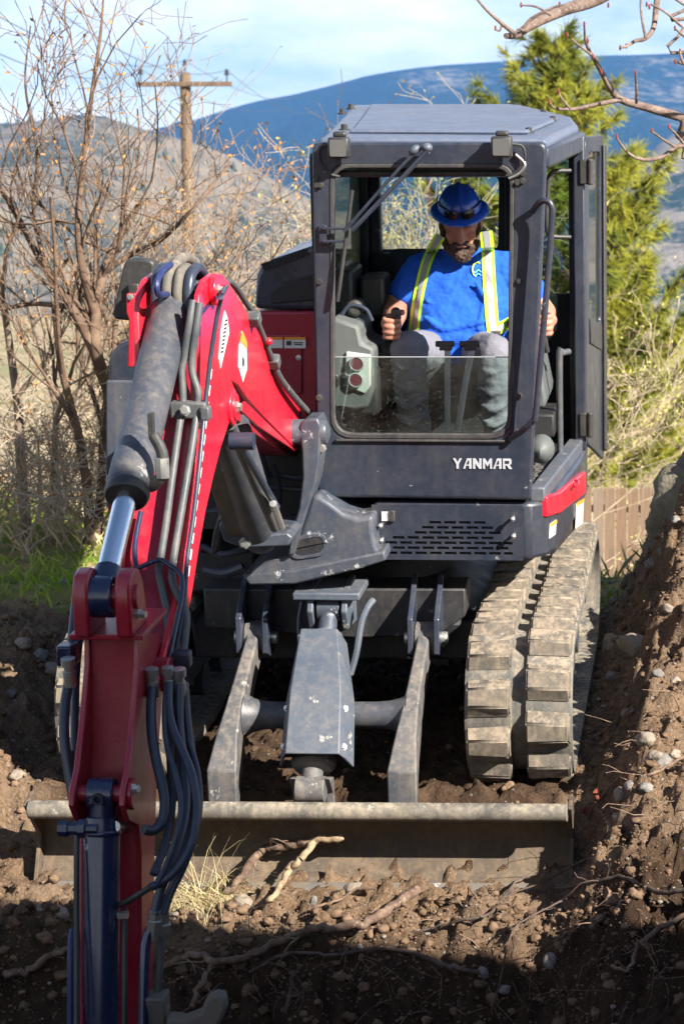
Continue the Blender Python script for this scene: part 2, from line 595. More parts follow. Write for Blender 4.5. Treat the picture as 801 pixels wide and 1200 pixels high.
def earth():
    t = NT('ground_earth')
    at = t.attr('zone')
    sp = t.n.new('ShaderNodeSeparateColor')
    t.l.new(at.outputs['Color'], sp.inputs[0])
    grass_m, dry_m, shade_m = sp.outputs
    n1 = t.noise(1.4, 7, 0.65)
    n2 = t.noise(9, 8, 0.7)
    n3 = t.noise(70, 5, 0.7)
    dirt = t.mix(t.rng(n2, 0.32, 0.68), (0.090, 0.054, 0.032), (0.245, 0.160, 0.100))
    dirt = t.mix(t.rng(n3, 0.5, 0.75), dirt, (0.34, 0.245, 0.16))
    dirt = t.mix(t.math('MULTIPLY', t.rng(n1, 0.5, 0.7), 0.5), dirt, (0.26, 0.195, 0.14))
    vz = t.voro(38)
    peb = t.rng(vz.outputs['Distance'], 0.16, 0.22, 1.0, 0.0)
    sep = t.n.new('ShaderNodeSeparateColor')
    t.l.new(vz.outputs['Color'], sep.inputs[0])
    peb = t.math('MULTIPLY', peb, t.rng(sep.outputs[0], 0.80, 0.82))
    dirt = t.mix(peb, dirt, (0.33, 0.31, 0.28))
    shade_dirt = t.mix(t.rng(n2, 0.3, 0.7), (0.024, 0.014, 0.009), (0.075, 0.045, 0.027))  # dark earth with the shade put into its colour
    shade_dirt = t.mix(t.math('MULTIPLY', peb, 0.8), shade_dirt, (0.25, 0.24, 0.23))
    c = t.mix(shade_m, dirt, shade_dirt)
    gr = t.mix(t.rng(t.noise(2.2, 5), 0.4, 0.6), (0.10, 0.16, 0.018), (0.33, 0.26, 0.11))
    dry = t.mix(t.rng(t.noise(0.5, 8, 0.7), 0.35, 0.65), (0.26, 0.20, 0.12), (0.40, 0.34, 0.22))
    dry = t.mix(t.math('MULTIPLY', t.rng(t.noise(0.13, 5), 0.5, 0.62), 0.6), dry, (0.15, 0.17, 0.06))
    dry = t.mix(t.math('MULTIPLY', t.rng(t.noise(3.5, 5, 0.7), 0.5, 0.7), 0.5), dry, (0.13, 0.10, 0.06))
    c = t.mix(grass_m, c, gr)
    c = t.mix(dry_m, c, dry)
    nb = t.bump(t.math('ADD', t.math('MULTIPLY', n2, 1.6), t.math('ADD', t.math('MULTIPLY', n3, 0.5), t.math('MULTIPLY', peb, 0.4))), 0.035, 0.9)
    return t.done(t.bsdf(c, 0.95, 0, nb, 0.15))
mt['earth'] = earth()

def simple(name, a, b, scale=6, rough=0.85, bumpd=0.004, bscale=40, stretch=None, c3=None, spec=0.25, detail=6):
    t = NT(name)
    c = t.mix(t.rng(t.noise(scale, detail, 0.65, stretch=stretch), 0.35, 0.68), a, b)
    if c3:
        c = t.mix(t.rng(t.noise(scale * 4.3, 5, 0.7, stretch=stretch), 0.55, 0.72), c, c3)
    return t.done(t.bsdf(c, rough, 0, t.bump(t.noise(bscale, 5, 0.65, stretch=stretch), bumpd, 0.8), spec))

mt['stone'] = simple('river_stone', (0.19, 0.155, 0.12), (0.32, 0.27, 0.22), 5, 0.85, 0.01, 30, c3=(0.13, 0.085, 0.055))
mt['stonegrey'] = simple('grey_stone', (0.13, 0.12, 0.11), (0.26, 0.24, 0.22), 7, 0.85, 0.01, 30, c3=(0.14, 0.095, 0.065))
mt['pebble'] = simple('pebbles', (0.12, 0.09, 0.068), (0.29, 0.25, 0.21), 3, 0.85, 0.004, 60)
mt['clod'] = simple('earth_clods', (0.080, 0.049, 0.029), (0.235, 0.152, 0.096), 8, 0.95, 0.012, 50)
mt['moss'] = simple('mossy_boulder', (0.10, 0.085, 0.065), (0.24, 0.21, 0.16), 5, 0.95, 0.03, 18, c3=(0.16, 0.17, 0.05))
mt['root'] = simple('root_bark', (0.075, 0.045, 0.032), (0.22, 0.15, 0.105), 18, 0.85, 0.006, 60, c3=(0.30, 0.23, 0.17))
mt['rootdark'] = simple('dark_root', (0.05, 0.035, 0.027), (0.13, 0.095, 0.075), 18, 0.85, 0.006, 60)
mt['rawwood'] = simple('torn_wood', (0.22, 0.15, 0.095), (0.42, 0.32, 0.20), 25, 0.85, 0.008, 60, c3=(0.12, 0.065, 0.04))
mt['bark'] = simple('shrub_bark', (0.13, 0.092, 0.066), (0.30, 0.23, 0.17), 9, 0.85, 0.006, 60)
mt['barkpale'] = simple('pale_twigs', (0.24, 0.185, 0.125), (0.42, 0.34, 0.25), 9, 0.85, 0.006, 60)
mt['barkred'] = simple('reddish_bark', (0.080, 0.048, 0.033), (0.19, 0.125, 0.085), 9, 0.85, 0.006, 60)
mt['barkgrey'] = simple('grey_brown_bark', (0.10, 0.065, 0.052), (0.27, 0.20, 0.165), 14, 0.85, 0.008, 70, c3=(0.34, 0.28, 0.24))
mt['barkgold'] = simple('golden_twigs', (0.25, 0.19, 0.11), (0.40, 0.32, 0.20), 9, 0.85, 0.006, 60)
mt['bud'] = simple('red_buds', (0.14, 0.03, 0.03), (0.24, 0.06, 0.05), 9, 0.7)
mt['dryleaf'] = simple('dry_orange_leaves', (0.30, 0.13, 0.035), (0.46, 0.25, 0.08), 3, 0.8)
mt['yellowleaf'] = simple('yellow_green_leaves', (0.30, 0.27, 0.06), (0.46, 0.42, 0.14), 3, 0.8)
mt['needle'] = simple('pine_needles', (0.060, 0.082, 0.008), (0.29, 0.275, 0.026), 1.6, 0.6)
mt['pinebark'] = simple('pine_bark', (0.10, 0.06, 0.04), (0.22, 0.14, 0.09), 12, 0.9, 0.02, 25)
mt['polewood'] = simple('pole_wood', (0.095, 0.062, 0.042), (0.20, 0.14, 0.095), 5, 0.85, 0.006, 30, stretch=(6, 6, 0.5))
mt['grass'] = simple('grass_blades', (0.13, 0.25, 0.012), (0.31, 0.37, 0.035), 1.2, 0.7, c3=(0.40, 0.34, 0.16))
mt['straw'] = simple('straw', (0.40, 0.31, 0.16), (0.56, 0.47, 0.28), 9, 0.8, c3=(0.20, 0.25, 0.06))
mt['deadleaf'] = simple('dead_leaf', (0.12, 0.030, 0.018), (0.24, 0.075, 0.04), 30, 0.7)

def board():
    t = NT('weathered_board')
    oi = t.n.new('ShaderNodeObjectInfo')
    c = t.mix(t.rng(t.noise(3, 6, 0.65, stretch=(14, 14, 0.7)), 0.3, 0.7), (0.105, 0.060, 0.036), (0.25, 0.160, 0.100))
    c = t.mix(t.math('MULTIPLY', oi.outputs['Random'], 0.35), c, (0.26, 0.235, 0.21))
    return t.done(t.bsdf(c, 0.9, 0, t.bump(t.noise(6, 5, stretch=(20, 20, 0.6)), 0.004, 0.7), 0.2))
mt['board'] = board()

def hillmat(name, a, b, dark, k0, k1, s):
    t = NT(name)
    n = t.noise(0.02 * s, 9, 0.65)
    c = t.mix(t.rng(n, 0.35, 0.65), a, b)
    f = t.rng(t.math('ADD', t.noise(0.006 * s, 6, 0.6), t.math('MULTIPLY', t.noise(0.12 * s, 4, 0.7), 0.45)), k0, k1)
    c = t.mix(f, c, dark)
    return t.done(t.bsdf(c, 0.95, 0, t.bump(t.noise(0.08 * s, 6, 0.7), 6.0 / s, 1.0), 0.1))
mt['hill'] = hillmat('hill_dry_grass', (0.17, 0.135, 0.085), (0.27, 0.22, 0.145), (0.05, 0.06, 0.04), 0.66, 0.82, 1.2)
mt['foothill'] = hillmat('foothill_mixed', (0.27, 0.22, 0.17), (0.37, 0.31, 0.24), (0.025, 0.050, 0.036), 0.70, 0.79, 0.9)
mt['mountain'] = hillmat('mountain_forest', (0.18, 0.17, 0.13), (0.28, 0.24, 0.19), (0.010, 0.028, 0.022), 0.545, 0.66, 0.22)
mt['distree'] = simple('distant_conifer', (0.020, 0.035, 0.016), (0.05, 0.07, 0.03), 0.1, 0.9)
# ---------------------------------------------------------------- ground
def ground_h(x, y, rough=True):
    x, y = np.asarray(x, float), np.asarray(y, float)
    z = np.interp(y, [-60, -9, -7.4, -6.5, -3.3, -2.75, -2.3, -1.95, -1.50, -1.28, 1.3, 2.0, 3.5, 6, 8, 12, 20, 60, 150, 400, 1000, 9000],
                  [.3, .25, .2, -1.7, -1.7, -1.30, -.86, -.47, -.405, -.14, .11, .13, .17, .17, .05, -.7, -2.7, -3.2, -2.6, -18, -60, -60])
    # the field drops away behind the machine on the right
    z = z - .95 * sstep((y - 2.3) / 4.5) * sstep((x + 1.6) / 1.6)
    # left spoil bank
    A = np.interp(y, [-3, -2.2, -1.6, -1.2, -.6, 0.2, 0.9, 1.5, 2.2], [.20, .22, .24, .26, .24, .09, -.03, -.07, 0])
    z = z + A * sstep((-1.10 - x) / 0.45) * (1 - .5 * sstep((-1.6 - x) / 1.2))
    # right spoil bank
    zp = np.interp(y, [-9, -7.4, -6.5, -4, -3.2, -2.6, -2.2, -1.9, -1.5, -0.8, -.2, .35, .7, 1.1, 1.5, 2.2, 3.2, 4.6], [.25, .25, -.6, -.9, -.9, -.58, -.30, -.15, .0, .26, .38, .36, .55, 1.0, 1.20, 1.15, .6, -.1])
    x0 = np.interp(y, [-3, -2, -1.2, 0, 1.0, 2.0, 3.0], [0.72, 0.90, 1.01, 1.03, .98, .95, 1.0])
    w = np.interp(y, [-3, -2, -.8, .5, 1.1, 3], [.60, .42, .34, .40, .62, .9])
    S = sstep((x - x0) / w) * (1 - sstep((y - 3.6) / 1.5))
    z = z * (1 - S) + (zp + .22 * np.clip(x - 1.3, 0, 2.5)) * S
    # unseen heap added beside the camera, shaped to shade the stick and foreground
    z = z + np.maximum(SHADE_HEAP[0] - SHADE_HEAP[3] * np.sqrt(((x - SHADE_HEAP[1]) * SHADE_HEAP[4]) ** 2 + (y - SHADE_HEAP[2]) ** 2 + .15), 0)
    if rough:
        near = np.exp(-(np.maximum(np.hypot(x * .8, y + .2) - 3.2, 0) / 1.5) ** 2)
        soil = 1 - sstep((y - 1.3) / .6)
        bank = sstep((x - 1.0) / .3) + sstep((-1.05 - x) / .3) + sstep((-1.5 - y) / .4) * .6
        n = fbm(x * 2.1, y * 2.1, 3) * .15 * bank
        n = n + (np.abs(fbm(x * 5.1 + 3, y * 5.1, 4, .6)) - .12) * .26 * (.35 + .65 * np.clip(bank, 0, 1))
        n = n + fbm(x * 15, y * 15, 3, .6) * .045 + (np.abs(fbm(x * 27 + 4, y * 27, 3, .6)) - .1) * .040
        z = z + n * near * (.25 + .75 * soil)
        far = sstep((np.hypot(x, y) - 3) / 6)
        z = z + far * fbm(x * .35, y * .35, 4) * .10 + far * fbm(x * .05 + 9, y * .05, 3) * .5 * sstep((y - 14) / 30)
    return z

SHADE_HEAP = (6.5, 3.8, -7.92, 1.25, 2.0)

def geo_out(a, step, k, end):
    out = []
    x = a
    while abs(x) < end:
        step *= k
        x += step
        out.append(x)
    return out

xs = np.array(sorted(geo_out(-2.9, -.02, 1.13, 7000) + list(np.linspace(-2.9, 2.1, 310)) + geo_out(2.1, .024, 1.13, 7000)))
ys = np.array(sorted(geo_out(-3.2, -.026, 1.17, 60) + list(np.linspace(-3.2, 3.0, 360)) + geo_out(3.0, .026, 1.075, 9000)))
GX, GY = np.meshgrid(xs, ys)
GZ = ground_h(GX, GY)
nx, ny = len(xs), len(ys)
gv = np.stack([GX, GY, GZ], -1).reshape(-1, 3)
ii = (np.arange(ny - 1)[:, None] * nx + np.arange(nx - 1)[None, :]).ravel()
gf = np.stack([ii, ii + 1, ii + nx + 1, ii + nx], -1)
gme = bpy.data.meshes.new('ground')
gme.from_pydata(gv.tolist(), [], gf.tolist())
gme.polygons.foreach_set('use_smooth', [True] * len(gme.polygons))
gz = gme.color_attributes.new('zone', 'FLOAT_COLOR', 'POINT')
zx, zy = gv[:, 0], gv[:, 1]
wob = fbm(zx * .9, zy * .9, 3) * .8
zg = sstep((zy - 1.45 + wob * .5) / .5) * (1 - sstep((zy - 9 + wob * 3) / 5))
zd = sstep((zy - 9 + wob * 3) / 5)
z_shade = np.clip(sstep((-1.85 - zy + wob * .25) / .25) + 0.85 * sstep((np.minimum(1.05 - zx, zx + 1.1)) / .15) * (zy < 1.3) * (zy > -1.5), 0, 1)  # mask of painted shade: trench side and ground under the machine
zone = np.stack([zg, zd, z_shade, np.ones_like(zg)], -1).astype(np.float32)
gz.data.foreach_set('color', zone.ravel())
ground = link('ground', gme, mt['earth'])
tag(ground, kind='structure')

def gz_at(x, y):
    return float(ground_h(np.array([x]), np.array([y]))[0])

def on_ground(px, py, lo=3.0, hi=60.0):              # where a line of sight meets the ground
    o, v = CW, (M.to_3x3() @ ray(px, py))
    t = np.linspace(lo, hi, 1600)
    q = np.array(o)[None, :] + np.array(v)[None, :] * t[:, None]
    h = ground_h(q[:, 0], q[:, 1])
    k = np.argmax(q[:, 2] < h)
    return V((q[k, 0], q[k, 1], h[k]))

# ---------------------------------------------------------------- hills
def range_mesh(name, mat, sky_px, dist, depth, foot_z, x0, x1, nx, ny, rough, rs, back=0.5):
    px = np.array([p[0] for p in sky_px], float)
    ph = np.array([CW.z + dist * (300.0 - p[1]) / FPX for p in sky_px])
    wx = CW.x + (px - PPX) / FPX * dist
    X = np.linspace(x0, x1, nx)
    T = np.concatenate([np.linspace(0, 1, ny), np.linspace(1, 1 + back, ny // 4 + 2)[1:]])
    gx, gt = np.meshgrid(X, T)
    ridge = np.interp(gx, wx, ph)
    prof = np.where(gt <= 1, gt ** 1.15, 1 - (gt - 1) * 0.9)
    yy = CW.y + dist - depth * (1 - gt)
    n = fbm(gx / rs, yy / rs, 6, .55) * .7 - np.abs(fbm(gx / rs * .6 + 5, yy / rs * .35, 4)) * .9
    amp = rough * np.where(gt <= 1, np.sin(np.clip(gt, 0, 1) * pi) ** .8 + .06, .06)
    zz = foot_z + (ridge - foot_z) * prof + n * amp
    v = np.stack([gx, yy, zz], -1).reshape(-1, 3)
    m, k = gx.shape
    i = (np.arange(m - 1)[:, None] * k + np.arange(k - 1)[None, :]).ravel()
    me = bpy.data.meshes.new(name)
    me.from_pydata(v.tolist(), [], np.stack([i, i + 1, i + k + 1, i + k], -1).tolist())
    me.polygons.foreach_set('use_smooth', [True] * len(me.polygons))
    o = link(name, me, mat)
    tag(o, kind='structure')
    return v.reshape(m, k, 3)

MT = [(-2500, 230), (-900, 190), (-300, 180), (100, 172), (200, 157), (260, 140), (300, 127), (350, 118), (390, 108), (430, 97), (465, 91), (520, 84), (580, 80), (660, 74), (720, 71), (800, 67), (1000, 58), (1500, 40), (2200, 90), (4000, 160)]
mtv = range_mesh('mountain', mt['mountain'], MT, 6000, 2600, -70, -7500, 7000, 420, 110, 210, 700)
FH = [(200, 420), (500, 400), (640, 345), (700, 265), (735, 205), (775, 165), (810, 150), (900, 135), (1200, 110), (1800, 130), (2600, 260)]
range_mesh('foothill', mt['foothill'], FH, 2600, 1200, -70, -600, 2000, 130, 40, 38, 300)
HL = [(-1500, 210), (-500, 165), (-150, 150), (0, 153), (50, 150), (85, 143), (115, 141), (150, 150), (180, 160), (220, 170), (280, 190), (340, 225), (420, 262), (540, 310), (700, 350), (900, 400)]
hlv = range_mesh('hill', mt['hill'], HL, 2500, 1500, -60, -2500, 430, 190, 70, 42, 190)

# conifers on the hill: far too many and too small to tell apart
rng = np.random.RandomState(3)
tb = MB()
m_, k_ = hlv.shape[:2]
cnt = 0
while cnt < 2200:
    a, b = rng.randint(4, 71), rng.randint(0, k_ - 1)
    p = hlv[a, b]
    den = fbm(np.array([p[0] / 180.]), np.array([p[1] / 180.]), 4)[0]
    if den + rng.rand() * .30 < .22:
        continue
    cnt += 1
    h = rng.uniform(6, 14)
    w = h * rng.uniform(.22, .36)
    q = V(p) + V((rng.uniform(-7, 7), rng.uniform(-7, 7), -.8))
    n = 5
    ringv = [q + V((w * cos(2 * pi * i / n + a), w * sin(2 * pi * i / n + a), h * .12)) for i in range(n)]
    mid = [q + V((w * .62 * cos(2 * pi * i / n + a + .5), w * .62 * sin(2 * pi * i / n + a + .5), h * .55)) for i in range(n)]
    tb.loft([[q + (r - q) * .3 for r in ringv], ringv, mid, [q + V((0, 0, h))] * n], cap=False)
ot = tb.build('distant_trees', mt['distree'], smooth=False)
tag(ot, 'tiny dark conifers scattered over the far dry hillside', 'trees', kind='stuff')

# ---------------------------------------------------------------- haze
hz = MB()
hz.box((0, 3400, 330), (17000, 7800, 1000))
ho = hz.build('haze', None, smooth=False)
ho.data.materials.clear()
nt = NT('haze_air')
pv = nt.n.new('ShaderNodeVolumePrincipled')
pv.inputs['Color'].default_value = (0.16, 0.42, 1.0, 1)
pv.inputs['Density'].default_value = 0.00008
pv.inputs['Anisotropy'].default_value = 0.0
nt.l.new(pv.outputs[0], nt.out.inputs['Volume'])
ho.data.materials.append(nt.m)
tag(ho, kind='stuff')

# ---------------------------------------------------------------- branching plants
def twig(mb, leaves, p, d, r, L, depth, rg, bend=.25, upb=.15, kids=(3, 5), n=4, spread=.9, rmin=.0016, shrinkf=.62, leafp=.0, leafs=.02):
    steps = 4 if depth > 0 else 3
    pts, rs = [p.copy()], [r]
    q, dd = p.copy(), d.normalized()
    for i in range(steps):
        dd = (dd + V((rg.gauss(0, bend), rg.gauss(0, bend), rg.gauss(0, bend) + upb))).normalized()
        q = q + dd * (L / steps)
        pts.append(q.copy())
        rs.append(max(r * (1 - .55 * (i + 1) / steps), rmin))
    mb.tube(pts, rs, 5 if r > .012 else (4 if r > .005 else 3), cap=False)
    if depth <= 0:
        if leaves is not None:
            for _ in range(3):
                if rg.random() < leafp:
                    c = pts[rg.randint(1, steps)]
                    a = V((rg.gauss(0, 1), rg.gauss(0, 1), rg.gauss(0, 1))).normalized() * leafs * rg.uniform(.6, 1.3)
                    b = V((rg.gauss(0, 1), rg.gauss(0, 1), rg.gauss(0, 1))).normalized() * leafs * .6
                    leaves.add([c, c + a + b, c + a * 1.7, c + a - b], [(0, 1, 2, 3)])
        return
    k = rg.randint(*kids)
    for j in range(k):
        t = .3 + .7 * (j + rg.random()) / k
        i = min(int(t * steps), steps - 1)
        f = t * steps - i
        c = pts[i].lerp(pts[i + 1], f)
        axis = (pts[i + 1] - pts[i]).normalized()
        o = axis.orthogonal().normalized()
        o.rotate(Matrix.Rotation(rg.uniform(0, 2 * pi), 3, axis))
        nd = axis + o * rg.uniform(.5, 1.1) * spread
        rr = max((rs[i] + (rs[i + 1] - rs[i]) * f) * rg.uniform(.5, .75), rmin)
        twig(mb, leaves, c, nd, rr, L * shrinkf * rg.uniform(.7, 1.2), depth - 1, rg, bend, upb, kids, n, spread, rmin, shrinkf, leafp, leafs)

def shrub(px, d, h, stems, seed, label, bark, leaf, leafp=.35, depth=4, lean=.5, r=.022, leafs=.018, kids=(3, 4), upb=.12, rmin=.0022, group='bare shrubs behind the excavator', bend=.22, spread=.9):
    rg = random.Random(seed)
    x = CW.x + (px - PPX) / FPX * d
    y = CW.y + d
    base = V((x, y, gz_at(x, y) - .03))
    root = empty('bare_shrub', base)
    tag(root, label, 'shrub', group)
    b, lv = MB(), MB()
    for s in range(stems):
        a = rg.uniform(0, 2 * pi)
        o = V((cos(a), sin(a), 0))
        twig(b, lv, o * rg.uniform(.02, .18), V((0, 0, 1)) + o * rg.uniform(.1, lean), r * rg.uniform(.6, 1.15), h * rg.uniform(.45, .62), depth, rg, bend, upb, kids, rmin=rmin, leafp=leafp, leafs=leafs, spread=spread)
    b.build('branches', mt[bark], root, ang=80)
    if lv.v:
        lv.build('leaves', mt[leaf], root, smooth=False)
    return root

# tall thicket at the left
shrub(40, 14.0, 3.3, 4, 1, 'tall bare shrub at far left of the thicket, long shoots against the sky', 'bark', 'dryleaf', .10, r=.034, lean=.35, kids=(2, 4))
shrub(112, 13.6, 2.9, 3, 2, 'bare shrub with thick reddish brown trunk left of the black mirror', 'barkred', 'dryleaf', .20, r=.036, lean=.55, kids=(2, 4))
shrub(215, 15.0, 2.5, 3, 3, 'bare shrub behind the boom top below the utility pole, dry orange leaves', 'bark', 'dryleaf', .55, r=.026, kids=(2, 4))
shrub(305, 15.5, 2.5, 3, 4, 'bare shrub with orange leaves just left of the engine hood', 'bark', 'dryleaf', .55, r=.026, kids=(2, 4))
shrub(-30, 15.5, 2.9, 3, 5, 'bare shrub cut by the left edge of the picture', 'bark', 'dryleaf', .35, r=.028)
shrub(160, 17.0, 2.6, 2, 6, 'orange leaved shrub in the second row behind the mirror', 'bark', 'dryleaf', .7, r=.026, kids=(3, 3))
shrub(270, 18.0, 2.7, 2, 7, 'orange leaved shrub in the second row right of the utility pole', 'bark', 'dryleaf', .7, r=.026, kids=(3, 3))
shrub(60, 18.5, 2.6, 2, 8, 'orange leaved shrub in the second row at the left', 'bark', 'dryleaf', .7, r=.026)
# the old spreading trunk left of the mirror: traced limbs with twigs of their own
rg = random.Random(77)
d_ = 13.3
pt0 = WD(152, 600, d_)
oroot = empty('spreading_tree', (pt0.x, pt0.y, gz_at(pt0.x, pt0.y) - .05))
tag(oroot, 'old bare tree with thick crooked brown trunk and wide limbs behind the mirror', 'tree')
OM = oroot.location
ob = MB()
olv = MB()
for path, r0, r1 in (([(160, 640), (150, 560), (136, 480), (114, 418), (112, 370), (122, 318), (146, 268), (166, 236)], .052, .018),
                     ([(114, 418), (84, 360), (56, 320), (30, 272), (4, 226), (-20, 190)], .030, .010),
                     ([(112, 370), (96, 310), (92, 250), (100, 180), (108, 110), (118, 40), (122, -10)], .028, .005),
                     ([(122, 318), (150, 300), (190, 280), (230, 240), (270, 190)], .022, .007),
                     ([(136, 480), (160, 440), (178, 410), (196, 384)], .026, .010),
                     ([(56, 320), (40, 250), (44, 180), (30, 100), (36, 30)], .016, .004),
                     ([(84, 360), (40, 356), (0, 362), (-30, 356)], .018, .008)):
    P = catmull([WD(x, y, d_ + .25 * sin(x * .05)) - OM for x, y in path], 5)
    rs = [r0 + (r1 - r0) * i / (len(P) - 1) for i in range(len(P))]
    ob.tube(P, rs, 7)
    for i in range(6, len(P) - 1, 3):
        a = (P[i + 1] - P[i]).normalized()
        o = V((rg.gauss(0, 1), rg.gauss(0, .6), rg.gauss(.5, .6))).normalized()
        twig(ob, olv, P[i], a * .7 + o, max(rs[i] * .45, .005), rg.uniform(.45, .95), 2, rg, .24, .1, (2, 4), rmin=.0024, leafp=.35, leafs=.018)
ob.build('branches', mt['barkred'], oroot, ang=80)
olv.build('leaves', mt['dryleaf'], oroot, smooth=False)
# low tangled dry brush
for i, (px, d, lab) in enumerate(((8, 13.0, 'low tangled grey brush at the left edge above the grass'), (62, 13.4, 'low tangled pale brush above the green grass'),
                                  (118, 13.2, 'low tangled pale brush just left of the stick arm'), (165, 14.2, 'low pale brush hidden partly by the arm cylinder'),
                                  (-30, 14.4, 'low grey brush half out of the left side'), (35, 15.2, 'second row of low brush at left, dense pale twigs'),
                                  (95, 15.6, 'dense pale brush between the mirror and the grass'), (140, 16.3, 'dense pale brush behind the grey fuel tank'))):
    shrub(px, d, 1.25, 7, 20 + i, lab, 'barkpale', 'dryleaf', .12, depth=3, lean=1.1, r=.014, kids=(3, 5), upb=.02, rmin=.0026, group='low dry brush', bend=.34)
# yellow green brush behind the cab and at the right
for i, (px, d, h, lab) in enumerate(((420, 19, 2.9, 'yellowish brush seen through the cab windows at left'), (490, 20, 3.5, 'yellowish brush seen through the rear window beside the hard hat'),
                                     (570, 19, 3.8, 'yellowish brush seen through the rear window at its right'), (650, 32, 3.2, 'yellowish brush seen through the open doorway'),
                                     (380, 22, 2.7, 'yellowish brush behind the left cab pillar'))):
    shrub(px, d, h, 7, 40 + i, lab, 'barkpale', 'yellowleaf', .55, depth=4, lean=.8, r=.016, rmin=.0026, leafs=.020, upb=.06, group='yellow green brush')
for i, (px, d, h, lab) in enumerate(((715, 52, 3.6, 'dry brush above the fence right of the open door'), (770, 50, 3.4, 'dry brush above the fence near the spoil bank'),
                                     (810, 54, 3.8, 'dry brush above the spoil bank at the right edge'), (745, 62, 5.0, 'taller dry brush behind the lower pine boughs'),
                                     (690, 60, 4.5, 'dry brush hidden partly by the cab door'), (800, 66, 5.0, 'taller dry brush at the right edge under the hill'))):
    shrub(px, d, h * .85, 8, 60 + i, lab, 'barkgold', 'yellowleaf', .30, depth=3, lean=.9, r=.022, rmin=.006, kids=(4, 5), leafs=.07, upb=.05, group='dry brush beyond the fence', bend=.3)

# ---------------------------------------------------------------- pine
def pine(px, d, h, seed):
    rg = random.Random(seed)
    x, y = CW.x + (px - PPX) / FPX * d, CW.y + d
    base = V((x, y, gz_at(x, y) - .1))
    root = empty('pine_tree', base)
    tag(root, 'tall sunlit pine tree with yellow green needles behind the cab', 'tree')
    tk, nd = MB(), MB()
    tk.tube([V((0, 0, 0)), V((.05, 0, h * .35)), V((-.03, .02, h * .7)), V((.04, 0, h * .98))], [.17, .13, .075, .02], 8)
    def tuft(c, ax, L):
        for _ in range(30):
            t = V((rg.gauss(0, 1), rg.gauss(0, 1), rg.gauss(0, 1))).normalized()
            v = (ax * rg.uniform(.35, 1.1) + t * rg.uniform(.5, .9)).normalized() * L * rg.uniform(.7, 1.15)
            o = c - ax * rg.uniform(0, .14)
            s = v.orthogonal().normalized() * .013
            nd.add([o - s, o + s, o + v + s * .25, o + v - s * .25], [(0, 1, 2, 3)])
    z = h * .12
    while z < h * .985:
        f = (z / h)
        rad = 3.35 * (1 - f) ** .74 * (.92 + .13 * sin(z * 2.9)) + .16
        for _ in range(rg.randint(8, 9) if f > .2 else 6):
            a = rg.uniform(0, 2 * pi)
            L = rad * rg.uniform(.55, 1.12)
            o = V((cos(a), sin(a), 0))
            up = rg.uniform(.0, .35) + .5 * f
            c0 = V((0, 0, z + rg.uniform(-.1, .1)))
            pts = [c0 + o * L * t + V((0, 0, L * (up * t + .25 * t * t - .12 * t * (1 - t) * 4))) for t in (0, .35, .7, 1)]
            tk.tube(pts, [.028, .02, .013, .006], 4, cap=False)
            nb = max(3, int(L * 5.4))
            for k in range(nb):
                t = .35 + .65 * k / max(nb - 1, 1)
                i = min(int(t * 3), 2)
                p = pts[i].lerp(pts[i + 1], t * 3 - i)
                for s in ((0,) if k == nb - 1 else (-1, 1)):
                    side = o.cross(V((0, 0, 1))) * s
                    sl = rg.uniform(.08, .30) * (1 - .4 * t) * min(L, 1.4)
                    e = p + side * sl + o * sl * .6 + V((0, 0, rg.uniform(-.02, .16)))
                    if s:
                        tk.tube([p, e], [.006, .004], 3, cap=False)
                    tuft(e, (o + side * .5 + V((0, 0, .45))).normalized(), .25)
        z += rg.uniform(.27, .42)
    tk.build('trunk', mt['pinebark'], root, ang=80)
    nd.build('crown', mt['needle'], root, smooth=False)
pine(646, 40, 8.75, 5)

# ---------------------------------------------------------------- board fence
fd = 27.0
def fence_z(px):
    x = CW.x + (px - PPX) / FPX * fd
    return x
fx0, fx1, fw = fence_z(560), fence_z(1000), 0.142
froot = empty('board_fence', (0, CW.y + fd, 0))
tag(froot, 'weathered brown board fence between the track and the spoil bank', 'fence')
ftop = CW.z - fd * (573 - 300) / FPX
k = 0
x = fx0
bm_ = None
while x < fx1:
    b = MB()
    h = 1.45 + .012 * sin(k * 5.1)
    b.box((0, 0, h / 2 - .1), (fw - .016, .022, h + .2))
    bo = b.build('board', mt['board'], froot, bev=.003, seg=1, smooth=False)
    bo.location = (x, .006 * sin(k * 3.3), ftop - h)
    bo.rotation_euler = (0, .004 * sin(k * 7.7), 0)
    x += fw
    k += 1
b = MB()
b.box(((fx0 + fx1) / 2, .05, ftop - .25), (fx1 - fx0, .045, .09))
b.build('rail', mt['board'], froot)
b = MB()
b.box(((fx0 + fx1) / 2, .05, ftop - 1.2), (fx1 - fx0, .045, .09))
b.build('rail', mt['board'], froot)

# ---------------------------------------------------------------- utility pole and wires
pd = 59.0
pt = WD(217, 90, pd)
pb = gz_at(pt.x, pt.y)
proot = empty('utility_pole', (pt.x, pt.y, pb))
tag(proot, 'brown wooden utility pole with a single crossarm above the shrubs', 'utility pole')
ph = pt.z - pb
b = MB()
b.tube([V((.03, 0, -1)), V((.02, 0, ph * .5)), V((0, 0, ph + .05)), V((0, 0, ph + .12))], [.19, .165, .14, .10], 12)
b.build('pole', mt['polewood'], proot)
za = WD(217, 99, pd).z - pb
b = MB()
b.box((0, -.17, za), (2.5, .10, .12), Matrix.Rotation(R(-.6), 3, 'Y'))
b.build('crossarm', mt['polewood'], proot, bev=.01)
for s in (-1, 1):
    b = MB()
    b.tube([V((s * .45, -.20, za - .03)), V((s * .04, -.16, za - .5))], .018, 6)
    b.build('brace', mt['steel'], proot)
tops = []
